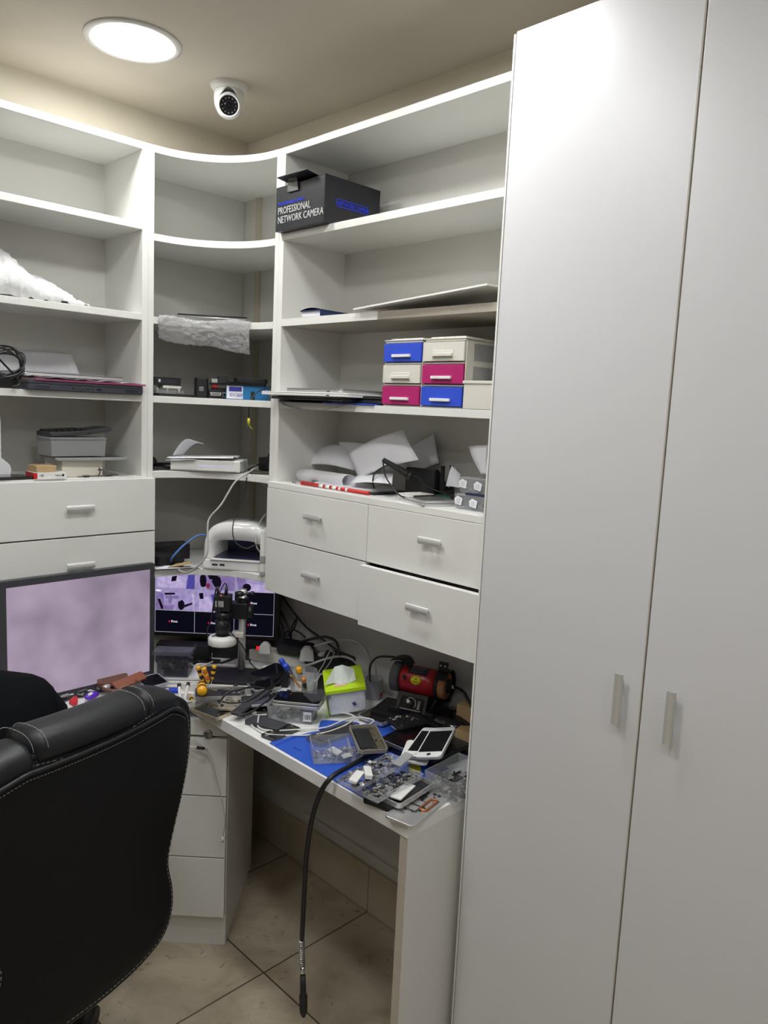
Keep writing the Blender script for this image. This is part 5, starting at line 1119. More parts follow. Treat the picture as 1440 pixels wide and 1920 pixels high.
b = MB(); b.mm((0.008, -0.02, 0.126), (-0.03, 0.012, 0.142)); b.build('light_bracket', PC, t, bevel=0.002)
MB().cyl((sx_+0.008, sy_, 0.270), (sx_+0.010, sy_, 0.297), 0.0055, 0.0035, 12).build('video_plug', BLK, t); MB().cyl((sx_-0.015, sy_, 0.270), (sx_-0.017, sy_, 0.295), 0.0045, 0.0035, 12).build('video_plug', BLK, t)
MB().lathe([(0.002, 0), (0.002, 0.0015), (0.0001, 0.002)], 10, Matrix.Translation((sx_-0.004, sy_-0.012, 0.270)), cap=False).build('power_light', em('red_led', (1, 0.05, 0.03), 2.0), t)
MB().tube([(sx_+0.010, sy_, 0.296), (sx_+0.004, sy_-0.004, 0.306), (sx_-0.010, sy_-0.022, 0.268), (sx_-0.008, sy_-0.028, 0.235), (sx_+0.018, sy_-0.03, 0.18), (0.012, -0.05, 0.11), (0.04, -0.06, 0.06), (0.085, -0.05, 0.02)], 0.0018, 8).build('cable', CABK, t)
MB().tube([(sx_-0.017, sy_, 0.294), (sx_-0.022, sy_-0.008, 0.28), (sx_-0.030, sy_-0.02, 0.20), (sx_-0.045, sy_-0.01, 0.16), (sx_-0.04, sy_, 0.13), (sx_-0.02, sy_+0.02, 0.11)], 0.0022, 8).build('cable', CABK, t)

# --- clear acrylic box of clips, white phone shells below it
p = (1.114, 1.953, 0.755)
p = (1.121, 1.966, 0.766)
t = thing('acrylic_box', 'clear acrylic box full of dark clips with its lid open, beside the large monitor', 'storage box', (p[0]+0.012, p[1]+0.012, DZ+0.036), math.radians(-42))
MB().openbox(0.092, 0.075, 0.062, 0.0018, None, None, 0.98).build('box', CLRD, t)
b = MB(); b.mm((-0.062, -0.045, 0.066), (0.055, 0.040, 0.068)); b.mm((-0.062, -0.045, 0.0685), (0.055, -0.043, 0.078)); b.mm((0.053, -0.045, 0.0685), (0.055, 0.04, 0.078)); b.build('lid', CLRD, t)
o = MB().scrap(0.078, 0.062, 0.004, 0.048, 170, 0.012, [DSCRAP, BLK, BLK, BLK, DALU], 5, Matrix.Translation((p[0]+0.012, p[1]+0.012, DZ+0.038)) @ Matrix.Rotation(math.radians(-42), 4, 'Z')).build('clips', None); meta(o, 'heap of dark clips inside the clear acrylic box', 'clips', kind='stuff')
for k, lb in enumerate(('lowest', 'second', 'topmost')):
    c = Vector(((1.130, 1.946, 0.750)[0]+0.02, (1.130, 1.946, 0.750)[1]+0.02, 0)); dv = Vector((0.74, -0.67, 0))*0.058
    phone(lb+' of the three white phone shells stacked below the acrylic box', c-dv+Vector((0.004*k, 0, 0)), c+dv+Vector((0.004*k, 0, 0)), 0.080, 0.0085, 'back', PWG, z=DZ+0.004+0.0105*k)
phone('silver phone with a dark screen leaning against the white phone shells', (0.998, 1.937, 0.770), (1.077, 1.947, 0.765), 0.062, 0.012, 'silverfront', SILVER, roll=math.radians(14), z=(DZ+0.034, DZ+0.032))
# added black filler blocks, darkening the bench in place of cable clutter
slab('black_filler_block', 'black filler block added in the dark area between the two monitors', 'case', ((1.259, 2.143, 0.732)[0]+0.0, (1.259, 2.143, 0.732)[1]+0.0, DZ), 0.17, 0.05, 0.062, BLK, math.radians(-45))
slab('black_filler_block', 'low black filler block added behind the microscope post, below the surveillance monitor', 'case', (1.425, 2.075, DZ), 0.17, 0.04, 0.055, BLK, math.radians(-45))
slab('black_filler_block', 'flat black filler slab added to darken the bench behind the upright yellow screwdrivers', 'case', ((1.275, 2.082, 0.740)[0], (1.275, 2.082, 0.740)[1], DZ), 0.13, 0.07, 0.012, BLK, math.radians(-45))
cable('cable_bundle', 'black cables lying in a bundle behind the yellow screwdrivers', 'cable', [(1.211, 2.062, 0.750), (1.272, 2.068, 0.750), (1.286, 2.011, 0.752), (1.336, 2.012, 0.752), (1.385, 2.017, 0.755), (1.414, 1.992, 0.745)], 0.004, CABK)
cable('cable_bundle', 'grey cable crossing behind the yellow screwdrivers', 'cable', [(1.233, 2.084, 0.750), (1.242, 2.034, 0.748), (1.263, 2.022, 0.752), (1.286, 2.013, 0.762)], 0.0025, CABG)
# --- left end pieces in front of the large monitor
slab('plastic_organizer', 'white plastic tray under the brown phones in front of the large monitor', 'tray', ((0.953, 1.932, 0.760)[0], (0.953, 1.932, 0.760)[1]-0.02, D0), 0.20, 0.11, 0.022, PW, math.radians(12))
phone('brown leather-cased phone lying in front of the large monitor', (0.925, 2.048, 0.760), (1.000, 2.012, 0.760), 0.075, 0.012, 'plain', BRN, z=DZ+0.030)
phone('copper-fronted phone tilted on top of the brown phone case', (0.925, 1.939, 0.800), (1.017, 1.949, 0.800), 0.032, 0.007, 'plain', mat('copper_phone_glass', (0.24, 0.075, 0.04), 0.35), roll=math.radians(22), z=(DZ+0.048, DZ+0.060))
t = thing('wristband', 'dark looped band with a copper edge on the brown phone case', 'band', ((0.939, 1.946, 0.790)[0], (0.939, 1.946, 0.790)[1]-0.01, DZ+0.049), 0.2)
MB().tube([(0.05*math.cos(a*PI/8), 0.028*math.sin(a*PI/8), 0.004+0.004*math.cos(a*PI/4)) for a in range(16)], 0.0045, 8, None, 2, True).build('band', BRN, t)
MB().sphere((-0.035, 0.012, 0.008), 0.009, 12, None, (1.4, 1, .6)).build('buckle', SILVER, t)
phone('black phone lying under the silver phone at the end of the chair back', (0.953, 1.932, 0.760), (1.029, 1.925, 0.760), 0.07, 0.009, 'glass', BLK, z=DZ+0.024)
t = thing('purple_light', 'glossy purple oval gadget in front of the large monitor', 'gadget', ((0.888, 2.001, 0.750)[0], (0.888, 2.001, 0.750)[1], DZ+0.012), 0.4)
MB().sphere((0, 0, 0.004), 0.02, 20, None, (1.2, 0.7, 0.5)).build('body', PUR, t); MB().sphere((-0.006, -0.002, 0.010), 0.008, 14, None, (1.3, .8, .6)).build('knob', PW, t)
o = MB().prism([(-0.025, -0.006), (-0.01, -0.012), (0.022, -0.004), (0.026, 0.008), (-0.008, 0.012)], 0, 0.012).build('red_clip', RED, loc=((0.839, 2.005, 0.745)[0], (0.839, 2.005, 0.745)[1], D0+0.004), rot=(0.2, 0, 0.9), bevel=0.003); meta(o, 'red plastic clip left of the purple gadget', 'clip')
o = MB().scrap(0.17, 0.06, 0.002, 0.022, 46, 0.018, [PW, PG, SCRAP, DSCRAP, PW], 8, Matrix.Translation(((0.875, 2.049, 0.735)[0], (0.875, 2.049, 0.735)[1]+0.01, DZ))).build('small_parts', None); meta(o, 'loose white and grey parts around the red clip and purple gadget', 'parts', kind='stuff')
t = thing('striped_card', 'white card with fine ruled lines at the left, beside the person', 'card', ((0.811, 1.996, 0.735)[0], (0.811, 1.996, 0.735)[1], D0), -0.4)
MB().mm((-0.05, -0.03, 0), (0.05, 0.03, 0.004)).build('card', PAPER, t); b = MB()
for k in range(7): b.mm((-0.048, -0.027+k*0.008, 0.004), (0.048, -0.0262+k*0.008, 0.0043))
b.build('ruled_lines', INKG, t)
# --- white holder with probes, screwdrivers
p = (1.092, 1.857, 0.750)
t = thing('tool_holder', 'white slotted tool holder behind the chair back corner', 'tool holder', (p[0]-0.022, p[1]-0.022, D0), math.radians(-35))
MB().openbox(0.085, 0.06, 0.018, 0.003).build('tray', PW, t); b = MB(); b.mm((-0.012, -0.028, 0.003), (-0.009, 0.028, 0.017)); b.mm((0.014, -0.028, 0.003), (0.017, 0.028, 0.017)); b.build('divider', PW, t)
o = MB().mm((-0.014, -0.01, 0), (0.014, 0.01, 0.02)).build('blue_block', BLU, loc=((1.078, 1.889, 0.750)[0], (1.078, 1.889, 0.750)[1], DZ+0.004), rot=(0, 0, -0.5), bevel=0.001); meta(o, 'small royal blue block standing in the white tool holder', 'block')
for k, (q, q2, lb) in enumerate((((1.073, 1.851, 0.775), (1.060, 1.822, 0.745), 'left one of the two white probes with black caps in the white holder'), ((1.096, 1.844, 0.775), (1.066, 1.812, 0.745), 'right one of the two white probes with black caps in the white holder'))):
    t = thing('test_probe', lb, 'probe', (0, 0, 0)); q = Vector(q); q2 = Vector(q2); MB().cyl(q, q2, 0.0045, 0.0035, 10).build('barrel', PW, t); MB().cyl(q, q+(q-q2).normalized()*0.01, 0.006, 0.005, 10).build('cap', BLK, t)
for k, (q, q2, lb) in enumerate((((1.038, 1.744, 0.745), (1.113, 1.816, 0.745), 'pointed steel tweezers at the front edge beside the chair'), ((1.052, 1.794, 0.745), (1.092, 1.796, 0.750), 'grey tweezers beside the steel tweezers near the chair'))):
    o = MB(); q = Vector(q); q2 = Vector(q2); s_ = Vector((0.004, 0.004, 0)); o.tube([q, (q+q2)/2+s_, q2], 0.0012, 6); o.tube([q, (q+q2)/2-s_, q2], 0.0012, 6); o = o.build('tweezers', DALU if k else SILVER); meta(o, lb, 'tweezers')
def driver(label, tip, top, r, segs, name='precision_screwdriver', blade=True):
    tip = Vector(tip); top = Vector(top); t = thing(name, label, 'screwdriver', tip); d = top-tip; L = d.length; u = d.normalized(); M = u.to_track_quat('Z', 'Y').to_matrix().to_4x4()
    MB().lathe([(r*0.25, 0), (r*0.25, L*0.32)], 8, M).build('blade', CHROME, t)
    prof = {'y': YEL, 'k': BLK, 'o': ORA}
    n = len(segs); h0 = L*0.3; dh = (L-h0)/n
    for c in sorted(set(segs)):
        b = MB()
        for i, s_ in enumerate(segs):
            if s_ != c: continue
            z0 = h0+i*dh; rr_ = r*(0.75+0.35*math.sin(PI*(i+0.5)/n)) if i < n-1 else r*1.1
            b.lathe([(rr_*0.85, z0), (rr_, z0+dh*0.3), (rr_, z0+dh*0.7), (rr_*0.85, z0+dh)], 14, M)
        b.build({'y': 'yellow_grip', 'k': 'black_grip', 'o': 'orange_grip'}[c], prof[c], t)
    return t
driver('small yellow and black screwdriver, leftmost of the upright group', (1.171, 1.876, 0.745), (1.143, 1.869, 0.815), 0.0062, 'ykyky')
driver('orange and yellow screwdriver in the middle of the upright group', (1.179, 1.859, 0.745), (1.155, 1.857, 0.812), 0.0068, 'yoyoy')
driver('slim yellow and black screwdriver, rightmost of the upright group', (1.195, 1.880, 0.745), (1.199, 1.870, 0.806), 0.0060, 'ykyky')
driver('short screwdriver with a small round yellow cap at the tool holder', (1.085, 1.797, 0.742), (1.103, 1.838, 0.742), 0.0050, 'yky')
driver('thick yellow and black screwdriver pointing at the viewer', (1.155, 1.870, 0.770), (1.082, 1.746, 0.792), 0.0125, 'ykyky', name='screwdriver')
# --- phones along the left front edge
phone('silver tablet-like handset with its boards exposed, behind the front edge phones', (1.104, 1.822, 0.750), (1.225, 1.743, 0.750), 0.075, 0.009, 'open', SILVER, z=DZ+0.020, seed=3)
phone('opened phone in a pale rim lying at the front edge next to the chair', (1.094, 1.777, 0.740), (1.114, 1.676, 0.740), 0.070, 0.009, 'open', GOLD, z=(D0, D0), seed=4)
phone('opened phone with a champagne rim overlapping the front edge phone', (1.128, 1.729, 0.750), (1.189, 1.671, 0.750), 0.068, 0.008, 'worn', GOLD, z=(DZ+0.012, DZ+0.014), seed=5)
phone('dark opened phone under the black cables in the middle of the heap', (1.161, 1.693, 0.750), (1.239, 1.651, 0.750), 0.070, 0.008, 'worn', BLK, z=DZ+0.001, seed=6)
phone('silver edged phone sticking out of the heap under the black cables', (1.169, 1.688, 0.765), (1.235, 1.646, 0.765), 0.07, 0.007, 'greyglass', SILVER, z=(DZ+0.022, DZ+0.026))
phone('long grey edged phone lying across the heap below the cables', (1.115, 1.637, 0.760), (1.260, 1.694, 0.760), 0.03, 0.007, 'plain', PDG, z=(DZ+0.018, DZ+0.034))
phone('black phone at the bottom of the heap beside the clear bin', (1.164, 1.614, 0.740), (1.315, 1.716, 0.740), 0.068, 0.008, 'worn', DALU, z=D0, seed=9)
phone('dark phone lying on the heap in front of the black boxes', (1.234, 1.735, 0.760), (1.314, 1.716, 0.760), 0.07, 0.008, 'glass', SILVER, z=DZ+0.034)
phone('black slider phone standing behind the heap, left of the pen cup', (1.289, 1.785, 0.750), (1.400, 1.797, 0.750), 0.07, 0.014, 'glass', BLK, z=(DZ+0.030, DZ+0.040))
slab('black_box', 'black box behind the phone heap, left of the pen cup', 'box', ((1.367, 1.785, 0.732)[0]+0.01, (1.367, 1.785, 0.732)[1]+0.01, DZ), 0.075, 0.06, 0.045, BLK, math.radians(-52))
o = MB().scrap(0.20, 0.10, 0.002, 0.03, 90, 0.016, [DSCRAP, BLK, SCRAP, DALU, BLK], 12, Matrix.Translation(((1.237, 1.725, 0.732)[0], (1.237, 1.725, 0.732)[1], DZ)) @ Matrix.Rotation(math.radians(-50), 4, 'Z')).build('scrap_parts', None); meta(o, 'dark scrap parts strewn between the phones of the left heap', 'parts', kind='stuff')
phone('black slim remote-like phone at the front of the white cable loops', (1.149, 1.617, 0.735), (1.181, 1.513, 0.735), 0.05, 0.012, 'plain', PDG, z=D0)
phone('flat opened phone with a framed back beside the blue mat', (1.116, 1.495, 0.735), (1.217, 1.510, 0.735), 0.05, 0.006, 'open', PDG, z=D0, seed=14)
# --- pen cup
p = (1.353, 1.650, 0.732)
t = thing('pen_cup', 'clear round cup with a white label holding pens and tweezers', 'cup', (p[0]+0.018, p[1]+0.018, D0))
MB().lathe([(0.034, 0.0), (0.041, 0.080), (0.0395, 0.080), (0.0325, 0.002), (0.0001, 0.002)], 36, cap=False).build('cup', CLR, t)
aa = math.radians(-137+12); b = MB(); b.grid(lambda u, v: ((0.0375+0.003*v*0.9)*math.cos(aa-0.75+0.55*u), (0.0375+0.003*v*.9)*math.sin(aa-0.75+0.55*u), 0.030+0.030*v), 6, 2); b.build('label', PAPER, t)
cx, cy = p[0]+0.018, p[1]+0.018
def pen(label, a, c, r, m, capm, name='marker_pen', cat='pen', cl=0.018):
    a = Vector(a); c = Vector(c); t = thing(name, label, cat, a); d = c-a; M = d.to_track_quat('Z', 'Y').to_matrix().to_4x4(); L = d.length
    MB().lathe([(r*.5, 0), (r*.9, 0.01), (r*0.9, L-cl)], 12, M).build('barrel', m, t); MB().lathe([(r, L-cl), (r*1.1, L-cl*.8), (r*1.1, L-cl*.15), (r*.9, L)], 14, M).build('cap', capm, t)
pen('dark pen with a blue cap leaning furthest left in the clear cup', (cx-0.002, cy+0.002, DZ+0.004), (1.318, 1.709, 0.845), 0.0075, mat('dark_barrel', (0.02, 0.03, 0.06), 0.3), BLU)
pen('dark pen with a blue cap just right of the other blue-capped pen', (cx+0.002, cy-0.004, DZ+0.004), (1.308, 1.676, 0.840), 0.0078, mat('dark_barrel', (0.02, 0.03, 0.06), 0.3), BLU)
pen('black pen with a yellow cap standing in the clear cup', (cx+0.005, cy+0.005, DZ+0.004), (1.355, 1.671, 0.823), 0.0080, BLK, YEL)
pen('orange tweezer-like stick leaning in front of the clear cup', (cx+0.004, cy-0.018, DZ+0.004), (1.302, 1.640, 0.820), 0.0035, mat('ochre_stick', (0.42, 0.2, 0.03), 0.4), mat('ochre_stick', (0.42, 0.2, 0.03), 0.4), 'plastic_tweezers', 'tweezers')
pen('short stick with an orange end inside the clear cup', (cx+0.006, cy-0.012, DZ+0.004), (1.334, 1.622, 0.809), 0.0060, BLK, mat('ochre_orange', (0.6, 0.22, 0.04), 0.4), 'screwdriver', 'screwdriver')
for k, (a, c) in enumerate((((1.366, 1.632, 0.770), (1.456, 1.655, 0.854)), ((1.374, 1.624, 0.770), (1.466, 1.645, 0.852)))):
    pass
o = MB(); a = Vector((1.364, 1.635, 0.770)); c1 = Vector((1.423, 1.646, 0.818)); d1 = Vector((1.464, 1.662, 0.851)); c2 = Vector((1.432, 1.637, 0.815)); d2 = Vector((1.473, 1.652, 0.845)); o.tube([a, c1, d1, Vector((1.468, 1.657, 0.853)), d2, c2, a+Vector((0.003, 0, 0))], 0.0017, 6); o = o.build('tweezers', SILVER); meta(o, 'long steel tweezers leaning right out of the clear cup', 'tweezers')
# --- clear bin with big phones on it
p = (1.243, 1.552, 0.732)
t = thing('clear_bin', 'clear storage bin with a barcode label under the large dark phones', 'storage box', (p[0]+0.012, p[1]+0.012, D0), math.radians(-50))
MB().openbox(0.128, 0.082, 0.042, 0.0018, None, None, 0.93).build('bin', CLR, t)
def barcode(t, T, w_=0.026, h_=0.02, seed=1):
    MB().mm((-w_/2, -h_/2, 0), (w_/2, h_/2, 0.0004), T).build('label', PAPER, t); b = MB(); R = random.Random(seed)
    x = -w_*0.4
    while x < w_*0.36:
        d = R.choice((0.0006, 0.001, 0.0014)); b.mm((x, -h_*0.3, 0.0005), (x+d, h_*0.22, 0.0007), T); x += d+R.choice((0.0008, 0.0012))
    b.build('barcode', INK, t)
barcode(t, face_ny((0.046, -0.0412, 0.022)), 0.022, 0.026, 2)
o = MB().mm((0.0, -0.02, 0), (0.04, 0.02, 0.03)).build('blue_part', mat('navy_part', (0.015, 0.03, 0.14), 0.4), loc=(p[0]+0.03, p[1]+0.0, DZ+0.003), rot=(0, 0, math.radians(-50))); meta(o, 'navy blue block inside the clear bin with the barcode label', 'block')
o = MB().scrap(0.095, 0.06, 0.002, 0.016, 50, 0.016, [PG, SCRAP, PW, DSCRAP], 15, Matrix.Translation((p[0]+0.012, p[1]+0.012, DZ+0.002)) @ Matrix.Rotation(math.radians(-50), 4, 'Z')).build('small_parts', None); meta(o, 'grey parts lying in the clear bin with the barcode label', 'parts', kind='stuff')
a = Vector((1.195, 1.574, 0.785)); c = Vector((1.271, 1.468, 0.785)); dn = Vector((0.7, 0.7, 0))*0.037
phone('large black phone with a silver rim on the clear bin, lower of two', a+dn, c+dn, 0.072, 0.008, 'glass', SILVER, z=(DZ+0.043, DZ+0.045))
phone('large black phone with a silver rim on the clear bin, upper of two', a+dn*1.1, c+dn*1.1, 0.074, 0.007, 'glass', SILVER, z=(DZ+0.052, DZ+0.054))
phone('clear phone cover sticking out right of the large black phones', Vector((1.256, 1.511, 0.790))+dn*.5, Vector((1.312, 1.495, 0.790))+dn*.5, 0.07, 0.004, 'plain', CLRD, z=(DZ+0.062, DZ+0.068), name='phone_cover', cat='phone case')
# --- tissue pack
p = ((1.396, 1.492, 0.735)[0]+0.03, (1.396, 1.492, 0.735)[1]+0.03)
pc0 = Vector((1.337, 1.488, 0.742)); pc1 = Vector((1.474, 1.492, 0.742))
M, L = frame_from(pc0, pc1)
t = thing('tissue_pack', 'lime green and white pack of tissues with a sheet pulled up', 'tissues', (0, 0, 0))
L = 0.104; t.location = (1.366, 1.462, DZ+0.013); t.rotation_euler = (math.radians(5), math.radians(-9), math.radians(-38))
LIME = mat('lime_film', (0.50, 0.72, 0.01), 0.22, coat=0.5, bump=0.3, bscale=60, bdist=0.006); TFW = mat('white_printed_film', (0.74, 0.76, 0.76), 0.25, coat=0.4, bump=0.5, bscale=90, bdist=0.006)
b = MB(); b.box((0, 0.065, 0.037), (L+0.004, 0.130, 0.074)); b.build('pack', TFW, t, bevel=0.010, subsurf=1)
b = MB(); b.prism([(-0.005, 0.068), (-0.0035, 0.078), (0.010, 0.0815), (0.130, 0.0815), (0.133, 0.02), (0.131, 0.02), (0.129, 0.078), (0.01, 0.078), (0.0, 0.074), (-0.001, 0.068)], -L/2-0.003, L/2+0.003, Matrix(((0, 0, 1), (1, 0, 0), (0, 1, 0))).to_4x4()); b.build('green_top', LIME, t, bevel=0.001)
b = MB(); b.prism([(-0.002, 0.0), (0.131, 0.0), (0.131, 0.079), (0.0, 0.079)], -L/2-0.0045, -L/2-0.002, Matrix(((0, 0, 1), (1, 0, 0), (0, 1, 0))).to_4x4()); b.build('green_side', LIME, t)
o = MB(); b = o; b.prism([(0, 0.006), (0.008, 0.010), (0.014, 0.0), (0.006, -0.004)], 0, 0.0006, face_ny((0.012, -0.0030, 0.028))); b.build('print_mark', mat('violet_ink', (0.08, 0.07, 0.22), 0.5), t)
MB().prism([(-0.02, -0.006), (0.0, -0.008), (0.018, 0), (0.0, 0.008), (-0.018, 0.007)], 0, 0.0006, Matrix.Translation((-0.010, 0.018, 0.0818))).build('pink_print', mat('pink_print', (0.7, 0.4, 0.4), 0.5), t)
TIS = mat('tissue_paper', (0.74, 0.80, 0.76), 0.8)
vs = [(-0.055, 0.02, 0.088), (-0.028, 0.03, 0.084), (-0.012, 0.02, 0.082), (0.012, 0.022, 0.082), (0.032, 0.030, 0.084), (-0.022, 0.045, 0.125), (0.0, 0.04, 0.130), (0.030, 0.05, 0.110), (-0.006, 0.028, 0.100), (0.02, 0.06, 0.085), (-0.02, 0.06, 0.086)]
fs = [(0, 1, 5), (1, 2, 8, 5), (2, 3, 8), (3, 4, 7), (3, 7, 6, 8), (8, 6, 5), (4, 9, 7), (9, 10, 5, 6), (9, 6, 7), (10, 0, 5)]
o = MB(); o.quadmesh(vs, fs); o.build('pulled_tissue', TIS, t)
# --- adapters, power strip, mug
t = thing('power_strip', 'grey-white power strip lying along the wall behind the pen cup', 'power strip', ((1.518, 1.928, 0.732)[0], (1.518, 1.928, 0.732)[1], D0), math.radians(-62))
MB().rbox((0, 0, 0.018), (0.26, 0.062, 0.036), 0.008).build('housing', PC, t, bevel=0.004)
MB().rbox((-0.10, 0, 0.041), (0.022, 0.030, 0.010), 0.003).build('rocker_switch', em('switch_glow_red', (0.9, 0.02, 0.03), 0.7), t)
b = MB()
for k in range(3): b.lathe([(0.021, 0.036), (0.021, 0.0375), (0.019, 0.0375), (0.019, 0.030)], 24, Matrix.Translation((-0.05+k*0.055, 0, 0)), cap=False)
b.build('socket_rims', PC, t)
def plug(label, loc, rz, m, s_=1.0, cab=None, name='mains_plug'):
    t = thing(name, label, 'plug', loc, rz); b = MB(); b.prism([(-0.022*s_, 0), (-0.018*s_, 0.03*s_), (-0.008*s_, 0.042*s_), (0.008*s_, 0.042*s_), (0.018*s_, 0.03*s_), (0.022*s_, 0)], -0.012*s_, 0.012*s_, Matrix.Rotation(PI/2, 4, 'X')); b.build('plug_body', m, t, bevel=0.004)
    if cab: MB().tube(cab, 0.0038, 8).build('cord', m, t)
    return t
plug('big white plug standing in the power strip', ((1.513, 1.826, 0.770)[0], (1.513, 1.826, 0.770)[1], DZ+0.037), math.radians(-40), PW, 1.1)
plug('white plug right of the big white plug', ((1.565, 1.806, 0.765)[0], (1.565, 1.806, 0.765)[1], DZ+0.020), math.radians(-20), PW, 1.0)
plug('small white plug with the red switch behind it', ((1.426, 1.931, 0.800)[0], (1.426, 1.931, 0.800)[1], DZ+0.05), math.radians(-50), PW, 0.9)
t = thing('desk_lamp_head', 'white round plug lying on the workbench left of the blue-capped pens', 'plug', ((1.391, 1.840, 0.750)[0], (1.391, 1.840, 0.750)[1], D0+0.018), math.radians(-50))
b = MB(); b.cyl((-0.03, 0, 0), (-0.008, 0, 0), 0.022, 0.020, 20); b.build('round_head', PW, t); MB().box((0.018, 0, 0), (0.05, 0.03, 0.026)).build('body', PC, t, bevel=0.004)
t.name = 'round_plug'
t = thing('power_adapter', 'large black power adapter lying on the strip under the hanging cables', 'power adapter', ((1.515, 1.886, 0.800)[0], (1.515, 1.886, 0.800)[1], DZ+0.062), math.radians(-68), rot=(0.2, 0, math.radians(-68)))
MB().rbox((0, 0, 0), (0.12, 0.055, 0.034), 0.010).build('adapter_brick', BLK, t, bevel=0.005)
t = thing('power_adapter', 'upright black adapter with a red light behind the tissue pack', 'power adapter', ((1.565, 1.691, 0.732)[0]+0.03, (1.565, 1.691, 0.732)[1]+0.03, D0), math.radians(-50))
MB().mm((-0.075, -0.025, 0), (0.055, 0.03, 0.070)).build('adapter_brick', BLK, t, bevel=0.004); MB().mm((0.012, 0.005, 0.070), (0.048, 0.03, 0.092)).build('switch_tower', BLK, t, bevel=0.002); MB().sphere((0.024, 0.003, 0.085), 0.004).build('red_light', em('red_led', (1, 0.05, 0.03), 2.0), t)
slab('black_box', 'small black box between the pen cup and the upright adapter', 'box', ((1.526, 1.800, 0.732)[0]+0.02, (1.526, 1.800, 0.732)[1]+0.02, DZ), 0.06, 0.05, 0.05, BLK, math.radians(-50))
slab('black_box', 'black low box on the bench in front of the upright adapter', 'box', ((1.442, 1.644, 0.732)[0]+0.01, (1.442, 1.644, 0.732)[1]+0.01, DZ), 0.05, 0.06, 0.04, BLK, math.radians(-50))
t = thing('mug', 'grey mug with a black plug in it between the tissues and the grinder', 'mug', ((1.517, 1.521, 0.732)[0]+0.012, (1.517, 1.521, 0.732)[1]+0.012, D0))
MB().lathe([(0.022, 0), (0.025, 0.004), (0.027, 0.060), (0.0255, 0.062), (0.0245, 0.060), (0.0225, 0.006), (0.0001, 0.006)], 28, cap=False).build('cup', mat('grey_ceramic', (0.42, 0.43, 0.47), 0.3), t)
a = math.radians(-60); b = MB(); b.grid(lambda u, v: (0.0266*math.cos(a-0.5+1.0*u), 0.0266*math.sin(a-0.5+1.0*u), 0.010+0.012*v), 8, 1); b.build('red_print', RED, t)
# --- bench grinder
g0 = Vector((1.543, 1.450, 0.732))
t = thing('bench_grinder', 'small red bench grinder with an orange stone wheel by the wall', 'bench grinder', (1.512, 1.338, DZ+0.030), math.radians(-70)); t.scale = (0.95, 0.95, 0.95)
gq = slab('black_box', 'flat black case the red bench grinder stands on', 'case', (1.492, 1.345, DZ), 0.20, 0.115, 0.030, BLK, math.radians(-70))
MB().prism([(-0.075, -0.055), (0.065, -0.055), (0.055, 0.045), (-0.065, 0.045)], 0, 0.018).build('foot', BLK, t, bevel=0.003)
b = MB(); b.prism([(-0.058, 0.012), (0.0, 0.018), (0.0, 0.055), (-0.035, 0.06)], -0.05, 0.042, Matrix(((0, 0, 1), (1, 0, 0), (0, 1, 0))).to_4x4()); b.build('pedestal', BLK, t, bevel=0.002)
MY = Matrix.Rotation(PI/2, 4, 'Y')
T_ = Matrix.Translation((0, 0.0, 0.088)) @ MY
MB().lathe([(0.030, -0.055), (0.038, -0.050), (0.040, -0.030), (0.0405, 0.0), (0.040, 0.030), (0.038, 0.050), (0.030, 0.055)], 36, T_).build('motor_housing', REDM, t)
MB().lathe([(0.036, -0.084), (0.043, -0.080), (0.043, -0.060), (0.040, -0.056), (0.028, -0.055)], 32, T_).build('grey_wheel', GSTONE, t)
MB().lathe([(0.028, 0.055), (0.041, 0.056), (0.043, 0.060), (0.043, 0.064), (0.030, 0.064)], 32, T_).build('inner_guard', BLK, t)
MB().lathe([(0.010, 0.064), (0.037, 0.064), (0.038, 0.066), (0.038, 0.082), (0.036, 0.084), (0.010, 0.084)], 36, T_).build('orange_wheel', STONE, t)
b = MB(); b.lathe([(0.020, 0.084), (0.022, 0.088), (0.010, 0.090), (0.0055, 0.098), (0.0001, 0.099)], 20, T_, cap=False); b.build('wheel_flange', BLK, t); MB().lathe([(0.0055, 0.098), (0.0055, 0.103), (0.0001, 0.103)], 6, T_, cap=False).build('nut', ALU, t)
b = MB()
n = 14
for (xa, xb) in ((0.058, 0.092),):
    pts = [(0.047*math.cos(PI*(-0.25+1.05*k/n)), 0.047*math.sin(PI*(-0.25+1.05*k/n))) for k in range(n+1)]
    for k in range(n):
        (a0, a1), (c0, c1) = pts[k], pts[k+1]
        b.quadmesh([(xa, a0, a1+0.088), (xb, a0, a1+0.088), (xb, c0, c1+0.088), (xa, c0, c1+0.088), (xa, a0*.93, a1*.93+0.088), (xb, a0*.93, a1*.93+0.088), (xb, c0*.93, c1*.93+0.088), (xa, c0*.93, c1*.93+0.088)], [(0, 1, 2, 3), (7, 6, 5, 4), (0, 4, 5, 1), (3, 2, 6, 7), (1, 5, 6, 2), (0, 3, 7, 4)])
b.build('wheel_guard', BLK, t)
b = MB(); b.box((0, 0, 0.014), (0.028, 0.0025, 0.030), Matrix.Translation((0.072, -0.012, 0.130)) @ Matrix.Rotation(-0.15, 4, 'X')); b.build('guard_bracket', BLK, t)
b = MB()
for x in (0.066, 0.079): b.cyl((x, -0.0165, 0.149), (x, -0.0145, 0.149), 0.0028, None, 8)
b.build('bracket_holes', PC, t)
b = MB(); b.grid(lambda u, v: (-0.085+0.04*u+0.0, -0.03+0.05*v, 0.138+0.008*math.sin(u*2)-0.012*v*0+0.003), 4, 3); b.grid(lambda u, v: (-0.048+0.022*u, -0.03+0.05*v, 0.149-0.02*u*u), 5, 3); o = b.build('eye_shield', BLK, t); o.modifiers.new('s', 'SOLIDIFY').thickness = 0.002
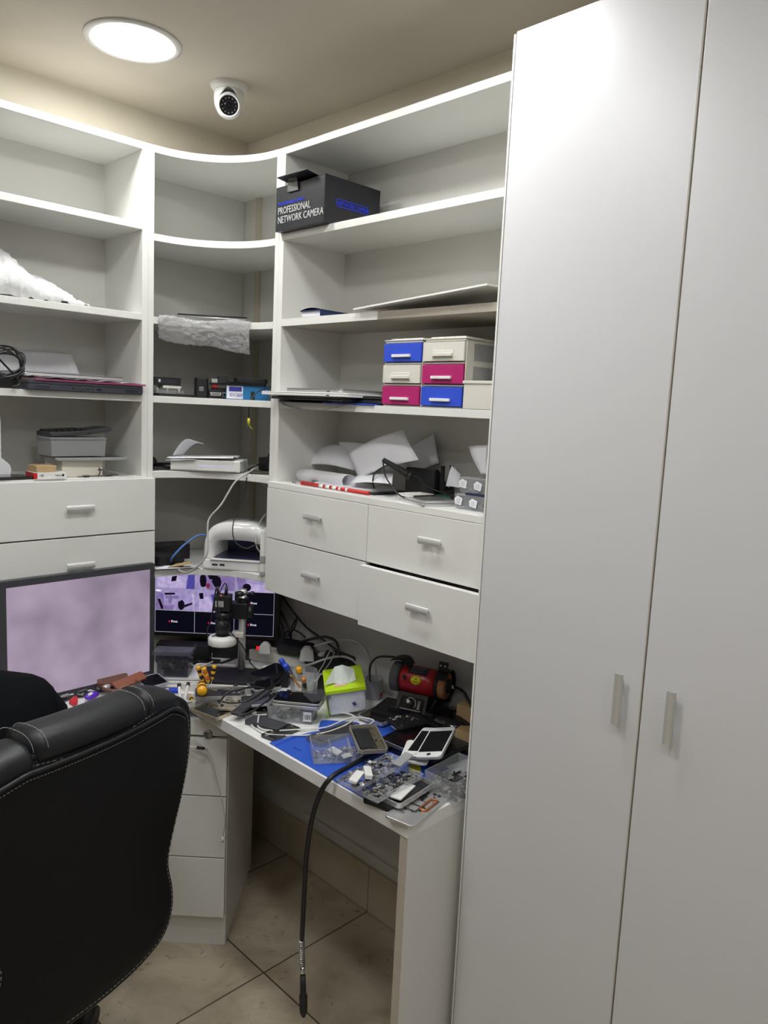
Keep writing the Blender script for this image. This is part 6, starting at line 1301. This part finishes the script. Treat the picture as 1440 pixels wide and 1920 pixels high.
def onmotor(x, ang, r=0.0409):  # tangent plane on the motor surface; ang from straight up towards the room
    n_ = Vector((0, -math.sin(ang), math.cos(ang))); xx = Vector((1, 0, 0)); yy = n_.cross(xx)
    M = Matrix((xx, yy, n_)).transposed().to_4x4(); return Matrix.Translation(Vector((x, 0, 0.088))+n_*r) @ M
b = MB()
K = 8
def patch(x0, x1, a0, a1, r, m, nm):
    b = MB(); b.grid(lambda u, v: (x0+(x1-x0)*u, -r*math.sin(a0+(a1-a0)*v), 0.088+r*math.cos(a0+(a1-a0)*v)), 4, 10); return b.build(nm, m, t)
patch(-0.028, 0.030, math.radians(5), math.radians(48), 0.0408, BLK, 'instruction_label')
b = MB()
for k in range(6):
    a = math.radians(10+k*6); b.tube([(-0.022, -0.0413*math.sin(a), 0.088+0.0413*math.cos(a)), (0.024-0.006*(k % 2), -0.0413*math.sin(a), 0.088+0.0413*math.cos(a))], 0.0004, 4, None, 1)
b.build('label_text', PG, t)
b = MB(); Mo = onmotor(0.002, math.radians(72), 0.0400); b.lathe([(0.0155, 0), (0.0155, 0.0022), (0.0001, 0.0024)], 28, Mo @ Matrix.Diagonal((1, 0.8, 1, 1)), cap=False); b.build('warning_sticker', LYEL, t)
b = MB(); b.prism([(-0.004, 0.001), (0.004, 0.001), (0, 0.008)], 0.0024, 0.0030, Mo); b.mm((-0.009, -0.004, 0.0024), (0.009, -0.0025, 0.003), Mo); b.mm((-0.007, -0.007, 0.0024), (0.007, -0.006, 0.003), Mo); b.build('sticker_print', mat('sticker_ink', (0.25, 0.15, 0.0), 0.5), t)
MB().lathe([(0.006, 0), (0.006, 0.003), (0.0001, 0.003)], 16, onmotor(-0.034, math.radians(68), 0.0385), cap=False).build('cap_screw', BLK, t)
Mp = Matrix.Translation((-0.004, -0.0545, 0.036)) @ Matrix.Rotation(math.radians(90-28), 4, 'X')
b = MB(); b.prism([(-0.034, -0.021), (0.034, -0.021), (0.034, 0.018), (-0.030, 0.018)], 0, 0.002, Mp); b.build('dial_plate', BLKG, t)
b = MB(); b.tube([Mp @ Vector((0.016*math.cos(a*0.25), 0.016*math.sin(a*0.25), 0.0024)) for a in range(-2, 12)], 0.0007, 5, None, 1)
for k in range(14): b.mm((-0.028+k*0.0045, -0.018, 0.0020), (-0.0255+k*0.0045, -0.0165, 0.0026), Mp)
for k in range(8): b.mm((0.022, -0.012+k*0.003, 0.002), (0.029, -0.0112+k*0.003, 0.0026), Mp)
b.build('dial_marks', PW, t)
MB().lathe([(0.011, 0.002), (0.010, 0.012), (0.0001, 0.0125)], 20, Mp, cap=False).build('speed_knob', BLK, t); MB().lathe([(0.005, 0.0125), (0.0045, 0.0135), (0.0001, 0.0135)], 16, Mp @ Matrix.Translation((-0.004, 0.004, 0)), cap=False).build('knob_cap', PC, t)
# --- right rear: clear bin with black bags, cardboard boxes
p = (1.543, 1.304, 0.732)
t = thing('clear_bin', 'smoky clear bin with a barcode label in front of the grinder', 'storage box', (p[0]+0.035, p[1]+0.02, D0), math.radians(-70))
MB().openbox(0.13, 0.085, 0.05, 0.0018, None, None, 0.95).build('bin', CLRD, t); barcode(t, face_ny((-0.038, -0.0422, 0.026)), 0.024, 0.02, 7)
t = thing('dark_gadget', 'black glossy gadget with a clear lens lying on the smoky bin', 'gadget', (p[0]+0.03, p[1]+0.03, DZ+0.052), math.radians(-60))
MB().rbox((0, 0, 0.010), (0.10, 0.06, 0.018), 0.02).build('body', BLKG, t, bevel=0.004); MB().rbox((-0.01, -0.027, 0.008), (0.05, 0.012, 0.012), 0.005).build('lens', PG, t, bevel=0.002)
t = thing('black_pouch', 'crumpled black bag at the foot of the wall right of the grinder', 'bag', (1.53, 1.235, DZ+0.0))
b = MB(); R = random.Random(9); b.sphere((0, 0, 0.028), 0.05, 14, None, (1.1, 1.7, 0.55)); 
for v in b.bm.verts: v.co += Vector((R.uniform(-.005, .005), R.uniform(-.006, .006), R.uniform(-.004, .004)))
b.build('bag', BLKG, t)
cable('black_hose', 'thick black cable arching from behind the grinder towards the wardrobe', 'cable', [(1.50, 1.30, DZ+0.03), (1.550, 1.279, 0.830), (1.549, 1.251, 0.846), (1.538, 1.205, 0.847), (1.515, 1.172, 0.841), (1.50, 1.06, DZ+0.02)], 0.004, CABK)
slab('small_carton', 'brown cardboard box against the wardrobe, lower front one', 'box', (1.500, 1.150, D0), 0.05, 0.06, 0.040, CARD, math.radians(15), None, 0.001)
slab('small_carton', 'brown cardboard box standing behind the lower one against the wardrobe', 'box', (1.548, 1.185, D0), 0.05, 0.06, 0.085, CARD, math.radians(5), None, 0.001)
o = MB().prism([(-0.07, -0.05), (0.06, -0.04), (0.07, 0.05), (-0.05, 0.05)], 0, 0.0012).build('paper_sheet', PAPER, loc=(1.42, 1.12, D0), rot=(0, 0, 0.4)); meta(o, 'white sheet lying on the bench behind the white phones', 'paper')
# --- phones on the right
phone('opened phone with a pale metal rim below the tissue pack', (1.382, 1.398, 0.745), (1.513, 1.413, 0.745), 0.088, 0.009, 'open', SILVER, z=(DZ+0.008, DZ+0.012), seed=21)
phone('opened gold-rimmed phone with its battery showing, tilted on the clear tray', (1.281, 1.320, 0.782), (1.202, 1.195, 0.782), 0.070, 0.009, 'open', GOLD, z=(DZ+0.046, DZ+0.047), seed=22)
phone('dark opened phone lying under the gold-rimmed phone', (1.184, 1.398, 0.740), (1.337, 1.400, 0.740), 0.055, 0.010, 'open', DALU, z=DZ+0.004, seed=23)
phone('dark phone with a worn back leaning behind the big black phone', (1.369, 1.300, 0.765), (1.457, 1.274, 0.765), 0.075, 0.008, 'worn', BLK, z=(DZ+0.034, DZ+0.038), seed=24)
phone('big black phone with a silver rim, top of the dark stack in the middle', (1.301, 1.233, 0.765), (1.440, 1.243, 0.765), 0.085, 0.010, 'glass', DALU, z=(DZ+0.020, DZ+0.024))
phone('big black phone case at the bottom of the dark stack in the middle', (1.308, 1.252, 0.745), (1.453, 1.249, 0.745), 0.09, 0.014, 'plain', BLK, z=D0)
phone('long black phone case leaning behind the white phones', (1.493, 1.290, 0.750), (1.493, 1.169, 0.750), 0.055, 0.02, 'plain', BLK, z=D0+0.006)
phone('black phone lying under the white phones, upper one of the pile', (1.306, 1.146, 0.750), (1.459, 1.147, 0.750), 0.075, 0.010, 'greyglass', BLK, z=DZ+0.018)
phone('black phone at the bottom of the pile under the white phones', (1.312, 1.143, 0.740), (1.459, 1.135, 0.740), 0.078, 0.009, 'plain', BLK, z=D0+0.003)
a0 = Vector((1.276, 1.071, 0.773)); a1 = Vector((1.397, 1.149, 0.809))
a0 = Vector((1.262, 1.080, DZ+0.056)); a1 = Vector((1.384, 1.138, DZ+0.074))
phone('white phone with a black screen lying on top of the pile, front one', a0, a1, 0.066, 0.0075, 'white', SILVER, roll=math.radians(-14))
phone('white phone mostly covered by the front white phone', a0+Vector((-0.006, 0.030, -0.008)), a1+Vector((0.0, 0.026, -0.010)), 0.066, 0.0075, 'white', SILVER, roll=math.radians(-10))
phone('thin white handset edge under the two white phones', a0+Vector((-0.012, 0.035, -0.020)), a1+Vector((-0.05, 0.03, -0.030)), 0.066, 0.006, 'plain', PW)
t = thing('white_dish', 'flat round white dish against the wardrobe under the black phones', 'dish', (1.345, 1.035, D0)); MB().lathe([(0.03, 0), (0.045, 0.006), (0.043, 0.007), (0.028, 0.002), (0.0001, 0.002)], 32, cap=False).build('dish', PW, t)
# clear parts trays
def tray(label, c, rz, L, W, H, m, name='parts_tray', fill=None, fs=0.010, n=70, seed=1, flab=None, div=0, rot=None, fz=(0.003, 0.012)):
    t = thing(name, label, 'tray', c, rz, rot=rot); MB().openbox(L, W, H, 0.0016, None, None, 0.95).build('tray', m, t)
    if div:
        b = MB()
        for k in range(1, div+1): x = -L/2+L*k/(div+1); b.mm((x-0.0008, -W/2+0.003, 0.002), (x+0.0008, W/2-0.003, H*0.85))
        b.build('divider', m, t)
    if fill:
        M = Matrix.Translation(c) @ (Euler(rot).to_matrix().to_4x4() if rot else Matrix.Rotation(rz, 4, 'Z'))
        o = MB().scrap(L*0.84, W*0.8, fz[0], fz[1], n, fs, fill, seed, M).build('small_parts', None); meta(o, flab, 'parts', kind='stuff')
    return t
c = (1.174, 1.283, 0.735)
tray('clear divided tray with white scraps standing on the blue mat', (c[0]+0.016, c[1]+0.018, DZ+0.0045), math.radians(-33), 0.140, 0.075, 0.040, CLR, fill=[PW, SCRAP, DSCRAP, BLU, DALU], n=110, fs=0.007, seed=31, flab='small screws and scraps inside the clear tray on the blue mat', div=2)
o = MB().prism([(-0.018, -0.012), (0.014, -0.016), (0.020, 0.010), (-0.006, 0.016), (-0.012, 0.006)], 0, 0.003).build('white_tile', PW, loc=(c[0]+0.002, c[1]+0.020, DZ+0.020), rot=(0.25, 0.1, 0.6)); meta(o, 'bigger white plastic scrap in the clear tray on the blue mat', 'scrap')
o = MB().prism([(-0.016, -0.010), (0.012, -0.012), (0.016, 0.008), (-0.010, 0.012)], 0, 0.002).build('white_tile', PC, loc=(c[0]+0.012, c[1]-0.012, DZ+0.018), rot=(-0.2, 0.2, 1.2)); meta(o, 'smaller cream plastic scrap in the clear tray on the blue mat', 'scrap')
c = (1.145, 1.137, 0.765)
r1 = math.radians(-20)
MIX = [SCRAP, DSCRAP, PG, SILVER, DALU, BLK, SCRAP]
phone('black opened handset at the bottom of the pile of trays at the front edge', (1.113, 1.116, 0.740), (1.132, 1.047, 0.740), 0.06, 0.009, 'open', BLK, z=D0+0.003, seed=33)
phone('silver-rimmed handset with white battery cover under the clear trays', (1.110, 1.059, 0.750), (1.240, 1.074, 0.750), 0.072, 0.011, 'open', SILVER, z=(DZ+0.012, DZ+0.014), seed=34)
o = MB().rbox((0, 0, 0), (0.075, 0.026, 0.003), 0.002).build('white_strip', PW, loc=((1.156, 1.055, 0.760)[0], (1.156, 1.055, 0.760)[1], DZ+0.026), rot=(0, 0.02, math.radians(18))); meta(o, 'long white plastic strip lying on the silver-rimmed handset', 'strip')
cc_ = (1.138, 1.082, 0.765)
tray('clear shallow tray of metal shields, lower of two at the front edge', (cc_[0]+0.01, cc_[1]+0.01, DZ+0.027), 0, 0.160, 0.072, 0.013, CLR, fill=MIX, n=190, fs=0.009, seed=35, flab='metal shields and screws in the lower shallow tray', rot=(0, 0, math.radians(5)))
cc_ = (1.122, 1.114, 0.785)
tray('clear shallow tray heaped with white and grey parts, upper of two', (cc_[0]+0.012, cc_[1]+0.012, DZ+0.045), 0, 0.165, 0.062, 0.011, CLR, fill=MIX+[DALU, PG], n=150, fs=0.010, seed=36, flab='white and grey parts heaped in the upper shallow tray', rot=(math.radians(-4), math.radians(-4), math.radians(1)), fz=(0.003, 0.016))
for k, (q, rz_, lb, sz) in enumerate((((1.070, 1.113, 0.790), 0.5, 'white oblong cover at the left end of the upper tray', (0.055, 0.018, 0.005)), ((1.103, 1.112, 0.800), 0.9, 'white folded connector cover standing in the upper tray', (0.050, 0.016, 0.008)), ((1.208, 1.108, 0.790), 0.35, 'translucent white film strip at the right of the upper tray', (0.075, 0.022, 0.002)))):
    o = MB().rbox((0, 0, 0), sz, 0.003).build('white_cover', FROST if k == 2 else PW, loc=(q[0], q[1], DZ+0.064), rot=(0.1, 0.05, rz_)); meta(o, lb, 'cover')
phone('silver phone back plate with square cut-outs and a copper coil at the front corner', (1.087, 1.002, 0.735), (1.256, 1.034, 0.735), 0.072, 0.006, 'plain', SILVER, z=D0, name='phone_back_plate', cat='phone part')
bp_ = bpy.context.scene.objects[-1] if False else None
q0 = Vector((1.087, 1.002, 0.735)); q1 = Vector((1.256, 1.034, 0.735)); q0.z = q1.z = D0; M, L = frame_from(q0, q1)
par = [o for o in COL.objects if o.name.startswith('phone_back_plate')][-1]
b = MB(); b.rbox((-0.010, 0.006, 0.0064), (0.052, 0.036, 0.0006), 0.002); b.build('cut_out_frame', PDG, par); b = MB(); b.rbox((-0.022, 0.006, 0.0069), (0.018, 0.026, 0.0006), 0.002); b.rbox((0.003, 0.006, 0.0069), (0.018, 0.026, 0.0006), 0.002); b.build('cut_outs', SILVER, par)
b = MB(); b.tube([(0.006+x, -0.018+y, 0.0085) for x, y in rrect(0.055, 0.016, 0.007, 4)], 0.0022, 8, None, 1, True); b.build('copper_coil', COPPER, par)
b = MB(); b.rbox((0.030, 0.010, 0.0075), (0.018, 0.013, 0.003), 0.002); b.lathe([(0.004, 0.006), (0.004, 0.008)], 12, Matrix.Translation((0.055, -0.015, 0))); b.lathe([(0.004, 0.006), (0.004, 0.008)], 12, Matrix.Translation((0.055, -0.004, 0))); b.scrap(0.12, 0.06, 0.006, 0.0068, 18, 0.006, [INK], 3); b.build('dark_parts', INK, par)
c = (1.275, 1.018, 0.740)
tray('clear corner bin of dark parts against the wardrobe', (1.292, 1.018, D0), math.radians(4), 0.130, 0.085, 0.052, CLR, name='clear_bin', fill=[DSCRAP, SCRAP, BLK, DALU], n=130, fs=0.014, seed=41, flab='dark metal parts inside the clear corner bin', fz=(0.003, 0.018))
o = MB().scrap(0.07, 0.035, 0.001, 0.005, 50, 0.007, [SCRAP, PW, DSCRAP], 44, Matrix.Translation(((1.294, 1.088, 0.732)[0], (1.294, 1.088, 0.732)[1], DZ))).build('small_parts', None); meta(o, 'loose screws on the bench between the trays and the corner bin', 'parts', kind='stuff')
slab('yellow_card', 'small grey and yellow card sticking out under the white phones', 'card', ((1.276, 1.131, 0.745)[0], (1.276, 1.131, 0.745)[1], DZ+0.010), 0.045, 0.03, 0.003, PG, 0.8, LYEL)
o = MB().rbox((0, 0, 0), (0.075, 0.05, 0.009), 0.008).build('silicone_block', MATB, loc=((1.274, 1.105, 0.740)[0], (1.274, 1.105, 0.740)[1], D0+0.0075), rot=(0, 0, 0.35), bevel=0.002); meta(o, 'raised royal blue silicone block between the trays and the white phones', 'work mat')

# --- flexible shaft tool hanging over the front edge
t = thing('flexible_shaft_tool', 'black flexible shaft tool hanging over the front edge of the workbench', 'rotary tool', (0, 0, 0))
FH = 1.455
pts = [(1.344, 1.254, 0.745), (1.296, 1.245, 0.748), (1.222, 1.234, 0.752), (1.153, 1.224, 0.752)]
dpts = [(1.075, 1.335, 0.722)]
sh = [Vector(p) for p in pts]+[Vector((1.088, 1.212, 0.751)), Vector((1.070, 1.227, 0.714)), Vector((1.062, 1.244, 0.647)), Vector((1.062, 1.259, 0.556)), Vector((1.062, 1.262, 0.474)), Vector((1.062, 1.265, 0.335))]
MB().tube(sh, 0.0058, 12).build('shaft_sheath', CABK, t)
a = Vector((1.062, 1.265, 0.335)); c = Vector((1.062, 1.260, 0.270)); d = (c-a)
MB().cyl(a, c, 0.004, 0.004, 12).build('inner_core', DALU, t)
b = MB(); n = 14*8; b.tube([a+d*(k/n)+Vector((0.0062*math.cos(2*PI*k/8), 0.0062*math.sin(2*PI*k/8), 0)) for k in range(n+1)], 0.0013, 6, None, 1); b.build('spring', CHROME, t)
e = Vector((1.062, 1.257, 0.249)); MB().cyl(c, e, 0.0055, 0.0055, 14).build('steel_collar', CHROME, t)
f = Vector((1.062, 1.249, 0.147)); M = Matrix.Translation(e) @ (f-e).to_track_quat('Z', 'Y').to_matrix().to_4x4(); Lh = (f-e).length
MB().lathe([(0.0065, 0), (0.0070, Lh*.3), (0.0072, Lh*.45), (0.0098, Lh*.50), (0.0095, Lh*.62), (0.0098, Lh*.8), (0.0085, Lh*.92), (0.0055, Lh*.97), (0.0052, Lh*1.0)], 20, M).build('handpiece', RUB, t)
MB().lathe([(0.0015, Lh), (0.0012, Lh+0.02)], 8, M).build('burr', CHROME, t)

# --- cables on and behind the bench
cable('black_cable', 'black cord running diagonally down the wall from under the right drawers', 'cable', [(1.56, 2.16, 1.02), (1.570, 1.944, 0.870), (1.560, 1.820, 0.839), (1.550, 1.704, 0.818), (1.530, 1.621, 0.819)], 0.0032, CABK)
cable('black_cable', 'black cord dropping from the corner down to the power strip', 'cable', [(1.55, 2.18, 1.02), (1.560, 2.009, 0.857), (1.550, 1.959, 0.806), (1.500, 1.852, 0.789), (1.509, 1.821, 0.760)], 0.0035, CABK)
cable('black_cable', 'thick black cord hanging straight behind the surveillance monitor edge', 'cable', [(1.545, 2.14, 1.02), (1.540, 1.996, 0.826), (1.530, 1.972, 0.779), (1.500, 1.939, 0.729)], 0.005, CABK)
cable('black_cable', 'black loop of cord tied up above the white plugs', 'cable', [(1.540, 1.946, 0.802), (1.540, 1.939, 0.849), (1.540, 1.918, 0.881), (1.535, 1.922, 0.849), (1.530, 1.948, 0.821), (1.530, 1.971, 0.812), (1.530, 1.935, 0.843), (1.530, 1.887, 0.843), (1.520, 1.847, 0.839)], 0.003, CABK)
cable('black_cable', 'thick black cord arching over behind the black adapter', 'cable', [(1.530, 1.891, 0.808), (1.520, 1.812, 0.843), (1.520, 1.748, 0.865), (1.520, 1.698, 0.863), (1.510, 1.672, 0.834), (1.586, 1.758, 0.770)], 0.0045, CABK)
cable('grey_cable', 'pale grey double cord arching over the wall behind the tissue pack', 'cable', [(1.530, 1.810, 0.817), (1.540, 1.745, 0.847), (1.555, 1.676, 0.867), (1.560, 1.620, 0.860), (1.560, 1.590, 0.829), (1.555, 1.587, 0.786), (1.55, 1.60, DZ+0.01)], 0.004, CABG)
cable('grey_cable', 'white cord sweeping from the power strip to a plug beside the tissue pack', 'cable', [(1.477, 1.854, 0.745), (1.460, 1.749, 0.788), (1.490, 1.710, 0.810), (1.520, 1.671, 0.823), (1.530, 1.628, 0.820), (1.530, 1.599, 0.802), (1.530, 1.593, 0.780)], 0.0035, CABG)
cable('black_cable', 'black cord of the grinder bending down into the grey mug', 'cable', [(1.525, 1.40, DZ+0.12), (1.52, 1.42, DZ+0.15), (1.490, 1.468, 0.883), (1.470, 1.481, 0.872), (1.460, 1.484, 0.847), ((1.516, 1.533, 0.732)[0]+0.015, (1.516, 1.533, 0.732)[1]+0.015, DZ+0.03)], 0.003, CABK)
cable('black_cable', 'black cord lying across the tray and the left phone heap', 'cable', [(1.097, 1.683, 0.775), (1.129, 1.697, 0.790), (1.160, 1.680, 0.800), (1.201, 1.669, 0.800), (1.238, 1.653, 0.790), (1.273, 1.674, 0.785)], 0.0028, CABK)
cable('black_cable', 'thin black cord looping down over the left phone heap', 'cable', [(1.348, 1.721, 0.790), (1.293, 1.684, 0.790), (1.233, 1.657, 0.790), (1.160, 1.630, 0.785), (1.121, 1.648, 0.780), (1.101, 1.673, 0.780)], 0.0024, CABK)
cable('black_cable', 'black cord ending under the clear bin in the left heap', 'cable', [(1.237, 1.614, 0.790), (1.187, 1.595, 0.785), (1.133, 1.591, 0.770), (1.099, 1.602, 0.765)], 0.0026, CABK)
lc = [(1.192, 1.599, 0.745), (1.164, 1.621, 0.742), (1.145, 1.612, 0.738), (1.129, 1.569, 0.736), (1.131, 1.516, 0.736), (1.167, 1.473, 0.737), (1.216, 1.426, 0.742), (1.276, 1.412, 0.745), (1.332, 1.412, 0.752), (1.349, 1.426, 0.758), (1.351, 1.476, 0.750), (1.332, 1.498, 0.745)]
cable('charging_cable', 'white charging cable looping along the front of the blue mat, outer loop', 'cable', lc, 0.0022, CABW)
lc = [(1.169, 1.602, 0.750), (1.149, 1.579, 0.745), (1.138, 1.558, 0.737), (1.152, 1.522, 0.737), (1.209, 1.482, 0.738), (1.266, 1.442, 0.742), (1.327, 1.437, 0.748), (1.345, 1.409, 0.760), (1.351, 1.351, 0.770), (1.314, 1.332, 0.772)]
cable('charging_cable', 'white charging cable looping along the front of the blue mat, inner loop', 'cable', lc, 0.0022, CABW)
# thin lead hanging down the drawer pedestal
t = thing('charging_cable', 'thin white lead hanging down the drawer pedestal with a small white plug', 'cable', (0, 0, 0))
pl_ = [(1.077, 1.780, 0.641), (1.090, 1.766, 0.630), (1.106, 1.744, 0.608), (1.115, 1.730, 0.567), (1.121, 1.722, 0.521), (1.127, 1.708, 0.477), (1.131, 1.697, 0.417), (1.128, 1.701, 0.372)]
MB().tube(pl_, 0.0014, 8).build('lead', CABG, t); a = Vector((1.128, 1.701, 0.372)); MB().cyl(a, a-Vector((0, 0, 0.018)), 0.0035, None, 10).build('plug', PW, t)
t = thing('charging_cable', 'short white lead with a black plug across the pedestal top drawer', 'cable', (0, 0, 0))
a = Vector((1.079, 1.764, 0.625)); c = Vector((1.094, 1.749, 0.623)); MB().tube([(1.059, 1.812, 0.619), (1.070, 1.787, 0.622), a], 0.0014, 8).build('lead', CABW, t); MB().cyl(a, c, 0.0042, None, 10).build('black_plug', BLK, t); MB().cyl(c, c+(c-a).normalized()*0.008, 0.0022, None, 8).build('plug_tip', CHROME, t)
